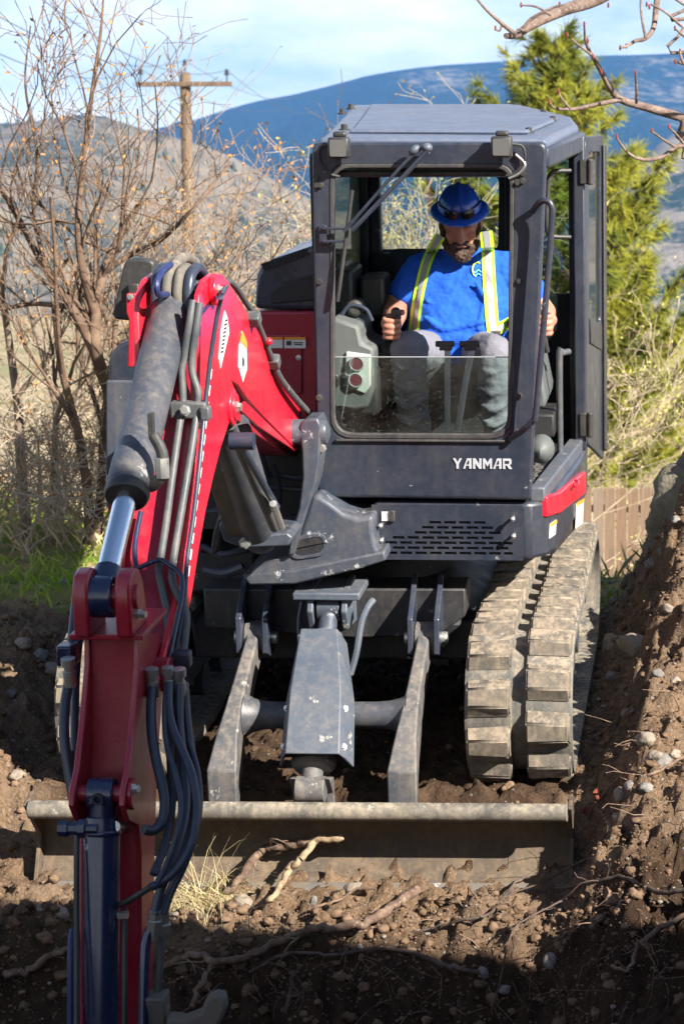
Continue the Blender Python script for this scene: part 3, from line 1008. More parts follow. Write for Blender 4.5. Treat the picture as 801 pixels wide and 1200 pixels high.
for xx, zz in ((-1.12, za + .07), (0, ph + .12), (1.12, za + .07)):
    b = MB()
    b.revolve(V((xx, -.17 if xx else 0, zz)), V((0, 0, 1)), [(0, .02), (.16, .02), (.165, .07), (.20, .075), (.22, .04), (.25, .055), (.30, .05), (.33, .02)], 10)
    b.build('insulator', mt['hood'], proot)
    tops.append(V((pt.x + xx, pt.y - (.17 if xx else 0), pb + zz + .30)))
for i, (a, far, near, lab) in enumerate(((tops[0], (330, 128), (-90, 15), 'thin power line on the left end of the crossarm, sagging to the upper left'),
                                         (tops[1], (350, 112), (-60, -16), 'thin power line on the pole top, sagging to the upper left'),
                                         (tops[2], (372, 130), (30, -16), 'thin power line on the right end of the crossarm, sagging to the upper left'))):
    e0, e1 = WD(near[0], near[1], 30), WD(far[0], far[1], 118)
    b = MB()
    for p, q in ((e0, a), (a, e1)):
        L = [p.lerp(q, t / 14) + V((0, 0, -.5 * 4 * (t / 14) * (1 - t / 14))) for t in range(15)]
        b.tube(L, .0085, 5)
    o = b.build('power_line', mt['hose'])
    tag(o, lab, 'power line', 'power lines on the utility pole')

# ---------------------------------------------------------------- tree at the right whose branches reach into the picture
tx, ty = 3.9, 3.2
troot = empty('bare_tree', (tx, ty, gz_at(tx, ty) - .2))
tag(troot, 'bare tree beyond the right edge, red budded branches against the sky', 'tree')
TM = troot.location
bt = MB()
TH = V((0, 0, 0))
hub = V((0.05, 0, 2.0))
bt.tube([TH, V((.03, .02, .9)), hub, V((.15, .1, 2.9)), V((.3, .2, 4.2))], [.13, .11, .095, .07, .03], 9)
TK = 1.45                                            # the boughs hang behind the machine, about 12 m away
def tb_path(px_pts, d, r0, r1, start=None):
    P = [WD(px, py, dd * TK) - TM for (px, py), dd in zip(px_pts, lerps([d[0], d[1]], max(len(px_pts) - 1, 1)))]
    if start is not None:
        P = [start] + P
    Q = catmull(P, 4)
    rs = [(r0 + (r1 - r0) * (i / (len(Q) - 1))) * 1.4 for i in range(len(Q))]
    bt.tube(Q, rs, 7)
    return P
def buds(px_pts, d):
    mb = MB()
    mb.ball(V((0, 0, 0)), (.0055, .0055, .011), 5, 4)
    me = mb.mesh('bud')
    for px, py in px_pts:
        o = link('bud', me, mt['bud'], troot)
        o.location = WD(px, py, d * TK) - TM
        o.scale = (1.4, 1.4, 1.4)
hubw = V((.12, .05, 2.7))
tb_path([(830, -95), (760, -40), (700, -2), (660, 12), (625, 28), (604, 41), (592, 42)], (8.4, 8.0), .040, .010, hubw)
tb_path([(604, 41), (588, 28), (570, 12), (556, -4)], (8.0, 8.0), .010, .004)
tb_path([(588, 28), (585, 36), (580, 34)], (8.0, 8.0), .005, .003)
tb_path([(612, 34), (622, 22), (640, 12), (655, 6)], (8.0, 8.0), .007, .004)
tb_path([(645, 18), (628, 8), (610, 6)], (8.0, 8.0), .006, .003)
tb_path([(850, 160), (800, 139), (760, 127), (727, 117), (715, 104), (704, 84), (694, 66), (686, 50), (684, 30)], (8.7, 8.3), .024, .004, hubw - V((0, 0, .35)))
tb_path([(694, 66), (680, 55), (664, 42)], (8.3, 8.3), .006, .003)
tb_path([(727, 117), (700, 122), (672, 128), (650, 127), (643, 120)], (8.4, 8.3), .010, .004)
tb_path([(668, 128), (658, 116), (654, 108)], (8.3, 8.3), .005, .003)
tb_path([(745, 121), (745, 103), (744, 86)], (8.4, 8.3), .006, .004)
tb_path([(860, 180), (800, 170), (775, 184), (752, 187), (735, 179), (722, 162)], (8.5, 8.3), .013, .004, hubw - V((0, 0, .4)))
tb_path([(790, 172), (776, 163), (763, 154)], (8.4, 8.3), .006, .004)
tb_path([(800, 168), (792, 158), (783, 149)], (8.4, 8.3), .006, .004)
tb_path([(850, -60), (790, -40), (772, -10), (768, 10), (765, 32), (756, 45), (744, 48), (734, 54), (726, 56)], (8.4, 8.2), .018, .004, hubw)
tb_path([(756, 45), (752, 25), (750, 5), (752, -10)], (8.2, 8.2), .006, .004)
tb_path([(830, 60), (800, 33), (780, 15), (762, 5)], (8.3, 8.2), .008, .004, hubw - V((0, 0, .1)))
tb_path([(850, 95), (820, 82), (800, 75), (792, 72)], (8.4, 8.2), .009, .005, hubw - V((0, 0, .2)))
tb_path([(800, 75), (797, 66), (796, 60)], (8.2, 8.2), .006, .004)
tb_path([(830, 20), (805, 8), (785, -5)], (8.3, 8.2), .009, .005, hubw)
tb_path([(812, 50), (800, 42), (790, 33)], (8.3, 8.2), .006, .004)
buds([(556, -3), (580, 33), (664, 41), (684, 28), (694, 66), (643, 119), (654, 107), (744, 85), (722, 160), (763, 153), (783, 148), (726, 56), (757, 5), (796, 60), (790, 72), (688, 48), (712, 6), (790, 33), (655, 5), (610, 6), (704, 84), (733, 54), (760, 8)], 8.25)
for s in range(3):                                   # crown of bare boughs out of frame
    rg = random.Random(90 + s)
    a = rg.uniform(-1.4, 1.8)
    twig(bt, None, V((.2, .12, 3.0 + .4 * s)), V((abs(cos(a)) + .4, sin(a), .9)), .035, 1.6, 3, rg, .2, .1, (3, 4), rmin=.003)
bt.build('branches', mt['barkgrey'], troot, ang=80)
# ================================================================ excavator (built in its own level frame)
EX = empty('excavator', (0, 0, 0), TILT)
tag(EX, 'compact red and dark grey tracked excavator with its enclosed cab, working in a trench', 'excavator')

def sub(name, parent=EX):                            # a part that only gathers its own pieces
    return empty(name, (0, 0, 0), 0, parent)

def bolt(mb, p, ax, r=.012, h=.010):
    p, ax = V(p), V(ax).normalized()
    mb.revolve(p, ax, [(0, r * 1.35), (h * .3, r * 1.35), (h * .32, r), (h, r * .9)], 6)

# ---------------------------------------------------------------- tracks
def track_path():
    # side profile of the belt's outer face: idler at the front, sprocket at the rear
    rf, rr = .285, .275
    yf, yr = -1.276 + rf, 1.10 - rr
    pts = []
    for k in range(13):
        a = pi * 1.5 - pi * k / 12
        pts.append((yf + rf * cos(a), rf + rf * sin(a)))
    for k in range(1, 8):
        t = k / 8
        pts.append((yf + (yr - yf) * t, 2 * rf + (2 * rr - 2 * rf) * t - .012 * sin(pi * t)))
    for k in range(13):
        a = pi / 2 - pi * k / 12
        pts.append((yr + rr * cos(a), rr + rr * sin(a)))
    for k in range(1, 8):
        t = k / 8
        pts.append((yr + (yf - yr) * t, 0))
    return pts, (yf, rf), (yr, rr)

def track(sx):
    tr = sub('track')
    pts, (yf, rf), (yr, rr) = track_path()
    cx, hw = sx * .7825, .2055
    n = len(pts)
    b = MB()
    inn = []
    for i in range(n):
        a, c = V(pts[i - 1]), V(pts[(i + 1) % n])
        t = (c - a).normalized()
        nn = V((t.y, -t.x))
        cen = V((0, .28))
        if nn.dot(V(pts[i]) - cen) < 0:
            nn = -nn
        inn.append(V(pts[i]) - nn * .045)
    prof = [(-hw, 0), (-hw * .92, .006), (-.03, .006), (-.025, -.012), (.025, -.012), (.03, .006), (hw * .92, .006), (hw, 0), (hw, -.035), (-hw, -.035)]
    rings = []
    for i in range(n):
        p = V(pts[i])
        d = (p - inn[i]).normalized()
        rings.append([V((cx + x, (p + d * h).x, (p + d * h).y)) for x, h in prof])
    rings.append(rings[0])
    b.loft(rings, cap=False)
    b.build('belt', mt['track'], tr, ang=50)
    # lugs: two columns, chunky bars with sloped faces
    per = [V(p) for p in pts] + [V(pts[0])]
    seg = [(per[i + 1] - per[i]).length for i in range(n)]
    L = sum(seg)
    N = 30
    def at(s):
        s %= L
        for i in range(n):
            if s <= seg[i]:
                p = per[i].lerp(per[i + 1], s / seg[i])
                t = (per[i + 1] - per[i]).normalized()
                return p, t
            s -= seg[i]
        return per[0], V((1, 0))
    mes = []
    for col_ in (-1, 1):
        m = MB()
        x0, x1 = (.030, .200)
        if col_ < 0:
            x0, x1 = -x1, -x0
        out, inr = (x1, x0) if col_ > 0 else (x0, x1)
        # tapered block; local x across, y along the belt, z outwards
        lo = [V((inr, -.074, -.004)), V((out, -.080, -.004)), V((out, .070, -.004)), V((inr, .080, -.004))]
        mi = [V((inr, -.058, .018)), V((out * .992, -.060, .014)), V((out * .992, .052, .014)), V((inr, .062, .022))]
        hi = [V((inr * 1.05, -.040, .052)), V((out * .975, -.038, .042)), V((out * .975, .032, .042)), V((inr * 1.05, .042, .052))]
        m.loft([lo, mi, hi])
        me = m.mesh('tread_lug', True, 30)
        bmm = bmesh.new()
        bmm.from_mesh(me)
        bmesh.ops.bevel(bmm, geom=[e for e in bmm.edges if len(e.link_faces) == 2 and e.calc_face_angle() > .35], offset=.007, segments=2, affect='EDGES', clamp_overlap=True)
        bmm.to_mesh(me)
        bmm.free()
        me.polygons.foreach_set('use_smooth', [True] * len(me.polygons))
        mes.append(me)
    for ci, col_ in enumerate((-1, 1)):
        for k in range(N):
            p, t = at(L * (k + (.0 if col_ < 0 else .34)) / N)
            p2, t2 = at(L * (k + (.0 if col_ < 0 else .34)) / N + .03)
            p3, t3 = at(L * (k + (.0 if col_ < 0 else .34)) / N - .03)
            t = (p2 - p3).normalized()
            nn = V((t.y, -t.x))
            if nn.dot(p - V((p.x * .6, .28))) < 0:
                nn = -nn
            o = link('tread_lug', mes[ci], mt['lug'], tr)
            ax = V((1, 0, 0))
            ny_ = V((0, t.x, t.y))
            nz_ = V((0, nn.x, nn.y))
            if ax.cross(ny_).dot(nz_) < 0:
                ny_ = -ny_
            mm = Matrix((ax, ny_, nz_)).transposed().to_4x4()
            mm.translation = V((cx, p.x, p.y))
            o.matrix_local = mm
            if k == 0:
                pass
    # inner drive teeth and running gear
    b = MB()
    for k in range(40):
        p, t = at(L * k / 40)
        nn = V((t.y, -t.x))
        if nn.dot(p - V((p.x * .6, .28))) < 0:
            nn = -nn
        q = p - nn * .06
        b.box((cx, q.x, q.y), (.05, .045, .045))
    b.build('drive_teeth', mt['track'], tr)
    for y, r, nm in ((yf, rf - .055, 'idler_wheel'), (yr, rr - .06, 'drive_sprocket')):
        b = MB()
        b.revolve(V((cx - .07, y, .283)), V((1, 0, 0)), [(0, .07), (.0, r * .95), (.015, r), (.055, r), (.06, r * .8), (.08, r * .8), (.085, r), (.125, r), (.14, r * .95), (.14, .07)], 26)
        b.revolve(V((cx - .15, y, .283)), V((1, 0, 0)), [(0, .04), (0, .075), (.30, .075), (.30, .04)], 16)
        b.build(nm, mt['cast'], tr)
    for y in (-.55, -.18, .18, .52):
        b = MB()
        b.revolve(V((cx - .13, y, .125)), V((1, 0, 0)), [(0, .03), (0, .075), (.08, .075), (.085, .05), (.175, .05), (.18, .075), (.26, .075), (.26, .03)], 18)
        b.build('track_roller', mt['cast'], tr)
    b = MB()
    b.loft([[V((cx - .10, -.80, .20)), V((cx + .115, -.80, .20)), V((cx + .115, -.80, .38)), V((cx - .10, -.80, .38))],
            [V((cx - .10, -.55, .17)), V((cx + .125, -.55, .17)), V((cx + .125, -.55, .44)), V((cx - .10, -.55, .44))],
            [V((cx - .10, .55, .17)), V((cx + .125, .55, .17)), V((cx + .125, .55, .44)), V((cx - .10, .55, .44))],
            [V((cx - .10, .80, .22)), V((cx + .11, .80, .22)), V((cx + .11, .80, .36)), V((cx - .10, .80, .36))]])
    b.build('track_frame', mt['cast'], tr, bev=.012)
    b = MB()
    xs_ = cx + sx * .13
    b.box((xs_, -.02, .335), (.02, 1.05, .10))
    for k in range(6):
        bolt(b, (xs_ + sx * .01, -.45 + .18 * k, .335), (sx, 0, 0), .014, .014)
    b.build('side_guard', mt['arm'], tr, bev=.006)
    return tr
track(1)
track(-1)

# ---------------------------------------------------------------- undercarriage
b = MB()
b.loft([[V((-.60, -.62, .34)), V((.60, -.62, .34)), V((.60, .60, .34)), V((-.60, .60, .34))],
        [V((-.60, -.62, .50)), V((.60, -.62, .50)), V((.60, .60, .50)), V((-.60, .60, .50))],
        [V((-.42, -.48, .60)), V((.42, -.48, .60)), V((.42, .48, .60)), V((-.42, .48, .60))]])
for s in (-1, 1):
    b.loft([[V((s * .70, -.50, .30)), V((s * .70, .50, .30)), V((s * .70, .50, .42)), V((s * .70, -.50, .42))],
            [V((s * .44, -.60, .36)), V((s * .44, .58, .36)), V((s * .44, .52, .58)), V((s * .44, -.56, .58))]])
b.build('carbody', mt['dark'], EX, bev=.012)
b = MB()
b.revolve(V((0, 0, .59)), V((0, 0, 1)), [(0, .40), (.05, .40), (.055, .44), (.11, .44), (.115, .40), (.14, .40)], 40)
b.build('slewing_ring', mt['dark'], EX)
# front cross member that carries the blade arms
b = MB()
b.prism([PY(238, 690, -.80), PY(545, 690, -.80), PY(545, 722, -.80), PY(512, 746, -.80), PY(415, 748, -.80), PY(330, 742, -.80), PY(240, 735, -.80)], (0, .20, 0))
b.build('cross_member', mt['dark'], EX, bev=.008)

PVL, PVR = V((-.290, -.86, .50)), V((.385, -.86, .50))
for pv in (PVL, PVR):
    for s in (-1, 1):
        b = MB()
        x = pv.x + s * .052
        q = [V((x - .011, -.76, .74)), V((x - .011, -.95, .60)), V((x - .011, -.96, .46)), V((x - .011, -.90, .43)), V((x - .011, -.76, .44))]
        b.prism(q, (.022, 0, 0))
        b.build('pivot_bracket', mt['hood'], EX, bev=.004)
    b = MB()
    b.cyl(pv - V((.085, 0, 0)), pv + V((.085, 0, 0)), .026, n=16)
    b.build('pivot_pin', mt['steel'], EX, bev=.003)

# ---------------------------------------------------------------- dozer blade
YB, ZB, WB = -1.633, .055, .992
bl = sub('dozer_blade')
prof = [(-.02, .03), (.06, -.02), (.12, -.07), (.155, -.14), (.155, -.20), (.11, -.27), (.01, -.335)]
b = MB()
rings = []
for x in (-WB, WB):
    f = [V((x, YB + dy, ZB + dz)) for dy, dz in prof]
    k = [V((x, YB + dy + .022, ZB + dz)) for dy, dz in reversed(prof)]
    rings.append(f + k)
b.loft(rings)
b.build('mouldboard', mt['blade'], bl)
b = MB()
b.tube([V((-WB, YB - .015, ZB)), V((WB, YB - .015, ZB))], .034, 16)
b.build('top_tube', mt['toptube'], bl, bev=.004)
b = MB()
b.loft([[V((x, YB - .015, ZB - .345)), V((x, YB - .022, ZB - .36)), V((x, YB + .045, ZB - .315)), V((x, YB + .035, ZB - .295))] for x in (-WB, WB)])
b.build('cutting_edge', mt['edge'], bl, bev=.003)
for s in (-1, 1):
    b = MB()
    x = s * WB
    q = [V((x, YB - .03, ZB + .02)), V((x, YB + .06, ZB + .045)), V((x, YB + .20, ZB - .15)), V((x, YB + .06, ZB - .33)), V((x, YB + .02, ZB - .33)), V((x, YB + .12, ZB - .15))]
    b.prism(q, (s * .016, 0, 0))
    b.build('end_plate', mt['blade'], bl, bev=.003)
# blade arms
def blade_arm(px_l, px_r, pv, xb):
    ar = sub('blade_arm')
    n = 7
    b = MB()
    rings = []
    for i in range(n):
        t = i / (n - 1)
        y = YB + .185 + (pv.y - YB - .185) * t
        zc = (ZB - .06) + (pv.z - ZB + .06) * (t ** .75)
        x = xb + (pv.x - xb) * t
        hw = .027 - .003 * t + .030 * (1 - t) ** 4
        hz_ = .085 * (1 - t) ** 1.3 + .060
        rings.append([V((x - hw, y, zc - hz_)), V((x + hw, y, zc - hz_)), V((x + hw, y, zc + hz_)), V((x - hw, y, zc + hz_))])
    b.loft(rings)
    b.build('beam', mt['arm'], ar, bev=.008)
    b = MB()
    b.cyl(pv - V((.040, 0, 0)), pv + V((.040, 0, 0)), .066, n=20)
    b.build('eye', mt['arm'], ar, bev=.004)
blade_arm(None, None, PVL, -.322)
blade_arm(None, None, PVR, .356)
b = MB()
p0, p1 = PY(288, 838, -1.18), PY(478, 838, -1.18)
rr = [(0, .085), (.03, .066), (.07, .056), (.12, .052)]
ax = (p1 - p0)
LL = ax.length
b.revolve(p0, ax, rr + [(LL - .12, .052), (LL - .07, .056), (LL - .03, .066), (LL, .085)], 22)
b.build('cross_tube', mt['cylinder'], EX)

# blade lift cylinder under its guard
bc = sub('blade_cylinder')
CT, CB_ = PY(386, 712, -.98), PY(364, 925, -1.50)
axd = (CB_ - CT).normalized()
sd_ = V((1, 0, 0))
nrm = sd_.cross(axd).normalized()
if nrm.y > 0:
    nrm = -nrm
g0, g1 = PY(376, 744, -1.10), PY(368, 890, -1.50)
def gpt(p, x, h):
    return p + V((x, 0, 0)) + nrm * h
cs = lambda p, w, e: [gpt(p, -w - e, -.07), gpt(p, -w - e * .45, .015), gpt(p, -w, .055), gpt(p, w, .055), gpt(p, w + e * .45, .015), gpt(p, w + e, -.07),
                      gpt(p, w + e - .008, -.07), gpt(p, w - .004, .045), gpt(p, -w + .004, .045), gpt(p, -w - e + .008, -.07)]
b = MB()
ga = g0.lerp(g1, .50)
b.loft([cs(g0, .070, .022), cs(ga, .095, .038), cs(g1, .100, .040)])
b.build('cylinder_guard', mt['guard'], bc, bev=.004)
b = MB()
for p, w in ((g0.lerp(g1, .62), .108), (g0.lerp(g1, .92), .110)):
    for s in (-1, 1):
        bolt(b, gpt(p, s * w, .022), V((s * .5, -.6, .5)), .010, .012)
b.build('guard_bolts', mt['steel'], bc)
b = MB()
b.cyl(CT + axd * .12, CB_ - axd * .15, .062, n=20)
b.build('barrel', mt['guard'], bc)
b = MB()
b.cyl(CT, CT + axd * .2, .036, n=18)
b.build('rod', mt['cast'], bc)
b = MB()
b.cyl(CT - V((.045, 0, 0)), CT + V((.045, 0, 0)), .052, n=20)
b.build('rod_eye', mt['cast'], bc, bev=.004)
b = MB()
b.revolve(CB_ - axd * .13, axd, [(0, .05), (0, .082), (.03, .085), (.05, .07), (.055, .04), (.12, .04), (.12, .02)], 24)
b.build('end_collar', mt['arm'], bc, bev=.003)
b = MB()
b.cyl(CB_ - V((.055, 0, 0)), CB_ + V((.055, 0, 0)), .05, n=18)
b.build('base_eye', mt['arm'], bc, bev=.004)
for s in (-1, 1):                                    # yoke on the frame and lugs on the blade
    b = MB()
    x = CT.x + s * .066
    b.prism([V((x - .012, -.80, CT.z + .09)), V((x - .012, CT.y - .03, CT.z + .075)), V((x - .012, CT.y - .07, CT.z)), V((x - .012, CT.y - .03, CT.z - .08)), V((x - .012, -.80, CT.z - .10))], (.024, 0, 0))
    b.build('cylinder_yoke', mt['guard'], EX, bev=.005)
    b = MB()
    x = CB_.x + s * .062
    b.prism([V((x - .016, YB + .185, ZB - .0)), V((x - .016, YB + .185, ZB - .26)), V((x - .016, CB_.y + .08, CB_.z - .14)), V((x - .016, CB_.y + .06, CB_.z + .03)), V((x - .016, CB_.y - .02, CB_.z + .05))], (.032, 0, 0))
    b.build('cylinder_lug', mt['arm'], bl, bev=.005)
b = MB()
b.box(PY(388, 690, -.92), (.26, .26, .03))
b.build('yoke_plate', mt['guard'], EX, bev=.006)
b = MB()
b.tube(catmull([PY(437, 703, -.95), PY(430, 712, -.98), PY(423, 730, -1.0), PY(417, 765, -1.02), PY(410, 790, -1.03)], 5), .014, 8)
b.build('grease_hose', mt['guard'], EX)
b = MB()
b.tube(catmull([PY(354, 705, -.93), PY(350, 730, -.95), PY(352, 760, -1.0)], 4), .010, 8)
b.build('grease_hose', mt['hose'], EX)

# ---------------------------------------------------------------- upper structure
def arc(cx, cy, r, a0, a1, n):
    return [(cx + r * cos(R(a0 + (a1 - a0) * i / n)), cy + r * sin(R(a0 + (a1 - a0) * i / n))) for i in range(n + 1)]
# rotating deck with the round tail
plan = [(-.55, -.62), (.30, -.62), (.88, -.55)] + arc(0, -.04, .96, 5, 175, 18) + [(-.98, -.3), (-.85, -.58)]
b = MB()
b.prism([V((x, y, .77)) for x, y in plan], (0, 0, .13))
b.build('deck', mt['dark'], EX, bev=.015)
plan2 = [(-.30, .10), (.20, .58), (.92, .56)] + arc(0, -.02, .95, 38, 142, 12)[1:-1] + [(-.92, .50), (-.60, .10)]
b = MB()
b.prism([V((x, y, .90)) for x, y in plan2], (0, 0, .52))
b.build('counterweight', mt['hood'], EX, bev=.03)

# base under the cab
YC = -.904
fl, fr_ = PY(437, 620, YC).x, .800
bp = [(fl, YC + .02), (fr_, YC + .02), (.862, YC + .07), (.895, YC + .16), (.915, -.45), (.955, 0), (.965, .40), (.90, .62), (fl, .62)]
b = MB()
zb0, zb1 = PY(530, 657, YC).z, PY(530, 590, YC).z
b.prism([V((x, y, zb0)) for x, y in bp], (0, 0, zb1 - zb0))
b.build('cab_base', mt['cab'], EX, bev=.018)

# perforated front grille with real slots
gr = sub('front_grille')
gx0, gx1 = fl - .004, PY(612, 620, YC).x
def GP(x, z, d=0):
    return V((x, YC + .016 - d, z))
sl_top, sl_bot = PY(530, 609, YC).z, PY(530, 651, YC).z
rows = 7
rh = (sl_top - sl_bot) / rows
b = MB()
cw = .058
xl0, xl1 = PY(450, 651, YC).x, PY(602, 651, YC).x
def quad(x0, x1, z0, z1):
    b.loft([[GP(x0, z0, .020), GP(x1, z0, .020), GP(x1, z1, .020), GP(x0, z1, .020)], [GP(x0, z0, .012), GP(x1, z0, .012), GP(x1, z1, .012), GP(x0, z1, .012)]])
for r in range(rows):
    z0 = sl_bot + rh * r
    z1 = z0 + rh
    cut = max(0, r - 2) * .030
    xa, xb_ = xl0 + cut, xl1 - cut * .75
    x = xl0 - (cw / 2 if r % 2 else 0)
    edge = xl0
    first = True
    while x < xl1 - .001:
        a_, c_ = max(x, xl0), min(x + cw, xl1)
        if c_ - a_ > cw * .7 and a_ >= xa - .001 and c_ <= xb_ + .001:
            m0, m1 = a_ + .006, c_ - .006
            n0, n1 = z0 + rh * .22, z1 - rh * .22
            o = [GP(a_, z0, .020), GP(c_, z0, .020), GP(c_, z1, .020), GP(a_, z1, .020)]
            i_ = [GP(m0, n0, .020), GP(m1, n0, .020), GP(m1, n1, .020), GP(m0, n1, .020)]
            b.ring(o, i_, (0, .008, 0))
        else:
            quad(a_, c_, z0, z1)
        x += cw
quad(gx0, xl0, sl_bot, sl_top)
quad(xl1, gx1, sl_bot, sl_top)
zt_, zbm = PY(530, 592, YC).z, PY(530, 656, YC).z
quad(gx0, gx1, sl_top, zt_)
quad(gx0, gx1, zbm, sl_bot)
b.build('perforated_plate', mt['cab'], gr, smooth=False)
b = MB()
b.prism([GP(xl0 - .02, sl_bot - .01, .002), GP(xl1 + .02, sl_bot - .01, .002), GP(xl1 + .02, sl_top + .01, .002), GP(xl0 - .02, sl_top + .01, .002)], (0, .002, 0))
b.build('grille_backing', mt['interior'], gr)
for px, py in ((601, 606), (602, 626), (447, 614), (448, 631)):
    b = MB()
    p = PY(px, py, YC - .008)
    b.cyl(p + V((0, .02, 0)), p - V((0, .035, 0)), .006, n=8)
    b.ball(p - V((0, .035, 0)), .011, 8, 6)
    b.build('bolt', mt['steel'], gr)
b = MB()
p = PY(452, 605, YC - .008)
b.box(p, (.034, .004, .036))
b.build('sticker', mt['sticker'], gr)
b = MB()
p = PY(459, 605, YC - .012)
b.box(p, (.022, .012, .044))
b.build('latch', mt['plastic'], gr, bev=.003)

# red skirt along the cab side and stickers under it
def side_x(y):
    return float(np.interp(y, [-.9, YC + .07, YC + .16, -.45, 0, .40], [.80, .862, .895, .915, .955, .965]))
def side_panel(name, mat, y0, y1, px0, off, z0a, z1a, z0b, z1b, bev=.006):
    b = MB()
    ys_ = np.linspace(y0, y1, 7)
    rings = []
    for i, y in enumerate(ys_):
        t = i / 6
        x = side_x(y)
        a, c = z0a + (z0b - z0a) * t, z1a + (z1b - z1a) * t
        rings.append([V((x - .01, y, a)), V((x + off, y, a)), V((x + off, y, c)), V((x - .01, y, c))])
    b.loft(rings)
    return b.build(name, mat, EX, bev=bev)
def side_pt(px, py):                                 # on the skirt surface
    lo, hi = -.9, .45
    for _ in range(40):
        y = (lo + hi) / 2
        p = PY(px, py, y)
        if p.x > side_x(y):
            lo = y
        else:
            hi = y
    return PY(px, py, (lo + hi) / 2)
A0, A1 = side_pt(636, 606), side_pt(636, 582)
B0, B1 = side_pt(681, 578), side_pt(681, 552)
side_panel('side_skirt', mt['red'], A0.y, B0.y, 0, .018, A0.z, A1.z, B0.z, B1.z)
b = MB()
p = side_pt(664, 567)
b.tube(catmull([p + V((.03, -.05, 0)), p + V((.045, -.03, .002)), p + V((.045, .03, .004)), p + V((.03, .05, .004))], 4), .006, 6)
b.build('skirt_handle', mt['red'], EX)
def decal(px_quad, mat, off, name='sticker', parent=EX):
    q = [side_pt(x, y) + V((off, 0, 0)) for x, y in px_quad]
    b = MB()
    b.prism(q, (.003, 0, 0))
    return b.build(name, mat, parent, smooth=False)
decal([(674, 590), (682, 585), (681, 613), (673, 619)], mt['sticker'], .002)
decal([(674, 589), (682, 584), (682, 588), (674, 594)], mt['orange'], .0045)
decal([(643, 614), (650, 609), (649, 626), (642, 631)], mt['sticker'], .002)
decal([(643, 614), (650, 609), (650, 613), (643, 618)], mt['orange'], .0045)

# ---------------------------------------------------------------- cab
cab = sub('cab')
def cabp(px, py):
    return PY(px, py, YC)
o4 = [cabp(365, 167), cabp(640, 167), cabp(621, 587), cabp(373, 583)]
i4 = [cabp(388, 194), cabp(600, 194), cabp(597, 513), cabp(389, 512)]
b = MB()
b.ring(rrect(o4, [.03, .03, .015, .012], 6), rrect(i4, [.07, .07, .085, .085], 6), (0, .10, 0))
b.build('front_frame', mt['cab'], cab, bev=.014, seg=3)
# rubber seal round the front window
b = MB()
s4 = [cabp(391, 197) , cabp(597, 197), cabp(594, 509), cabp(392, 508)]
b.ring([p + V((0, -.004, 0)) for p in rrect([cabp(386, 192), cabp(602, 192), cabp(599, 515), cabp(387, 514)], [.072, .072, .09, .09], 6)],
       [p + V((0, -.004, 0)) for p in rrect(s4, [.066, .066, .08, .08], 6)], (0, .030, 0))
b.build('window_seal', mt['rubber'], cab, bev=.004)
b = MB()
b.box(cabp(493, 516) - V((0, .008, 0)), (.66, .012, .010))
b.build('lower_trim', mt['rubber'], cab, bev=.003)

# roof
RZ = 2.455
b = MB()
rp = [PZ(384, 164, RZ), PZ(641, 166, RZ), PZ(652, 160, RZ), PZ(677, 148, RZ), PZ(670, 139, RZ), PZ(612, 125, RZ), PZ(412, 125, RZ), PZ(399, 140, RZ), PZ(374, 162, RZ)]
rp = [V((p.x, p.y, RZ)) for p in rp]
rp[0].x = cabp(366, 165).x
rp[-1].x = cabp(366, 165).x
b.prism([p - V((0, 0, .045)) for p in rp], (0, 0, .055))
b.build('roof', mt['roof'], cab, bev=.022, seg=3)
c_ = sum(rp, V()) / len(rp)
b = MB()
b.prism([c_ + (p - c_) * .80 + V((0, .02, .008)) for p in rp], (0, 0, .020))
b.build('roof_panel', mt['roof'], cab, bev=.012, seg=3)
for px, py in ((401, 133), (411, 127), (636, 134), (647, 142), (619, 156), (403, 152)):
    b = MB()
    p = PZ(px, py, RZ + .012)
    b.revolve(p - V((0, 0, .005)), V((0, 0, 1)), [(0, .022), (.008, .022), (.009, .013), (.026, .013), (.028, .008)], 10)
    b.build('roof_bolt', mt['plastic'], cab)

# posts
def post(p, q, sx_, sy_, name='post', mat='cab', bev=.008):
    b = MB()
    h = [V((-sx_ / 2, -sy_ / 2, 0)), V((sx_ / 2, -sy_ / 2, 0)), V((sx_ / 2, sy_ / 2, 0)), V((-sx_ / 2, sy_ / 2, 0))]
    b.loft([[V(p) + x for x in h], [V(q) + x for x in h]])
    return b.build(name, mt[mat], cab, bev=bev)
ZF = PY(530, 583, YC).z
# door post at the rear of the doorway, with a darker inner post
dpB, dpT = PY(686, 545, .22), PY(686, 166, .22)
post((.945, .22, ZF - .02), (.945, .22, RZ - .03), .05, .07)
post((.912, .27, ZF - .02), (.912, .27, RZ - .03), .030, .04, mat='interior')
for s, y in ((.03, .50), (.915, .55)):
    post((s, y, ZF), (s, y, RZ - .03), .05, .06)
# top rails and sills
b = MB()
b.loft([[V((.85, YC + .06, RZ - .10)), V((.89, YC + .06, RZ - .10)), V((.89, YC + .06, RZ - .02)), V((.85, YC + .06, RZ - .02))],
        [V((.92, .30, RZ - .10)), V((.97, .30, RZ - .10)), V((.97, .30, RZ - .02)), V((.92, .30, RZ - .02))]])
b.build('door_header', mt['cab'], cab, bev=.012)
b = MB()
b.loft([[V((.80, YC + .06, ZF - .03)), V((.862, YC + .06, ZF - .03)), V((.862, YC + .06, ZF + .03)), V((.80, YC + .06, ZF + .03))],
        [V((.90, .30, ZF - .03)), V((.965, .30, ZF - .03)), V((.965, .30, ZF + .03)), V((.90, .30, ZF + .03))]])
b.build('door_sill', mt['guard'], cab, bev=.008)
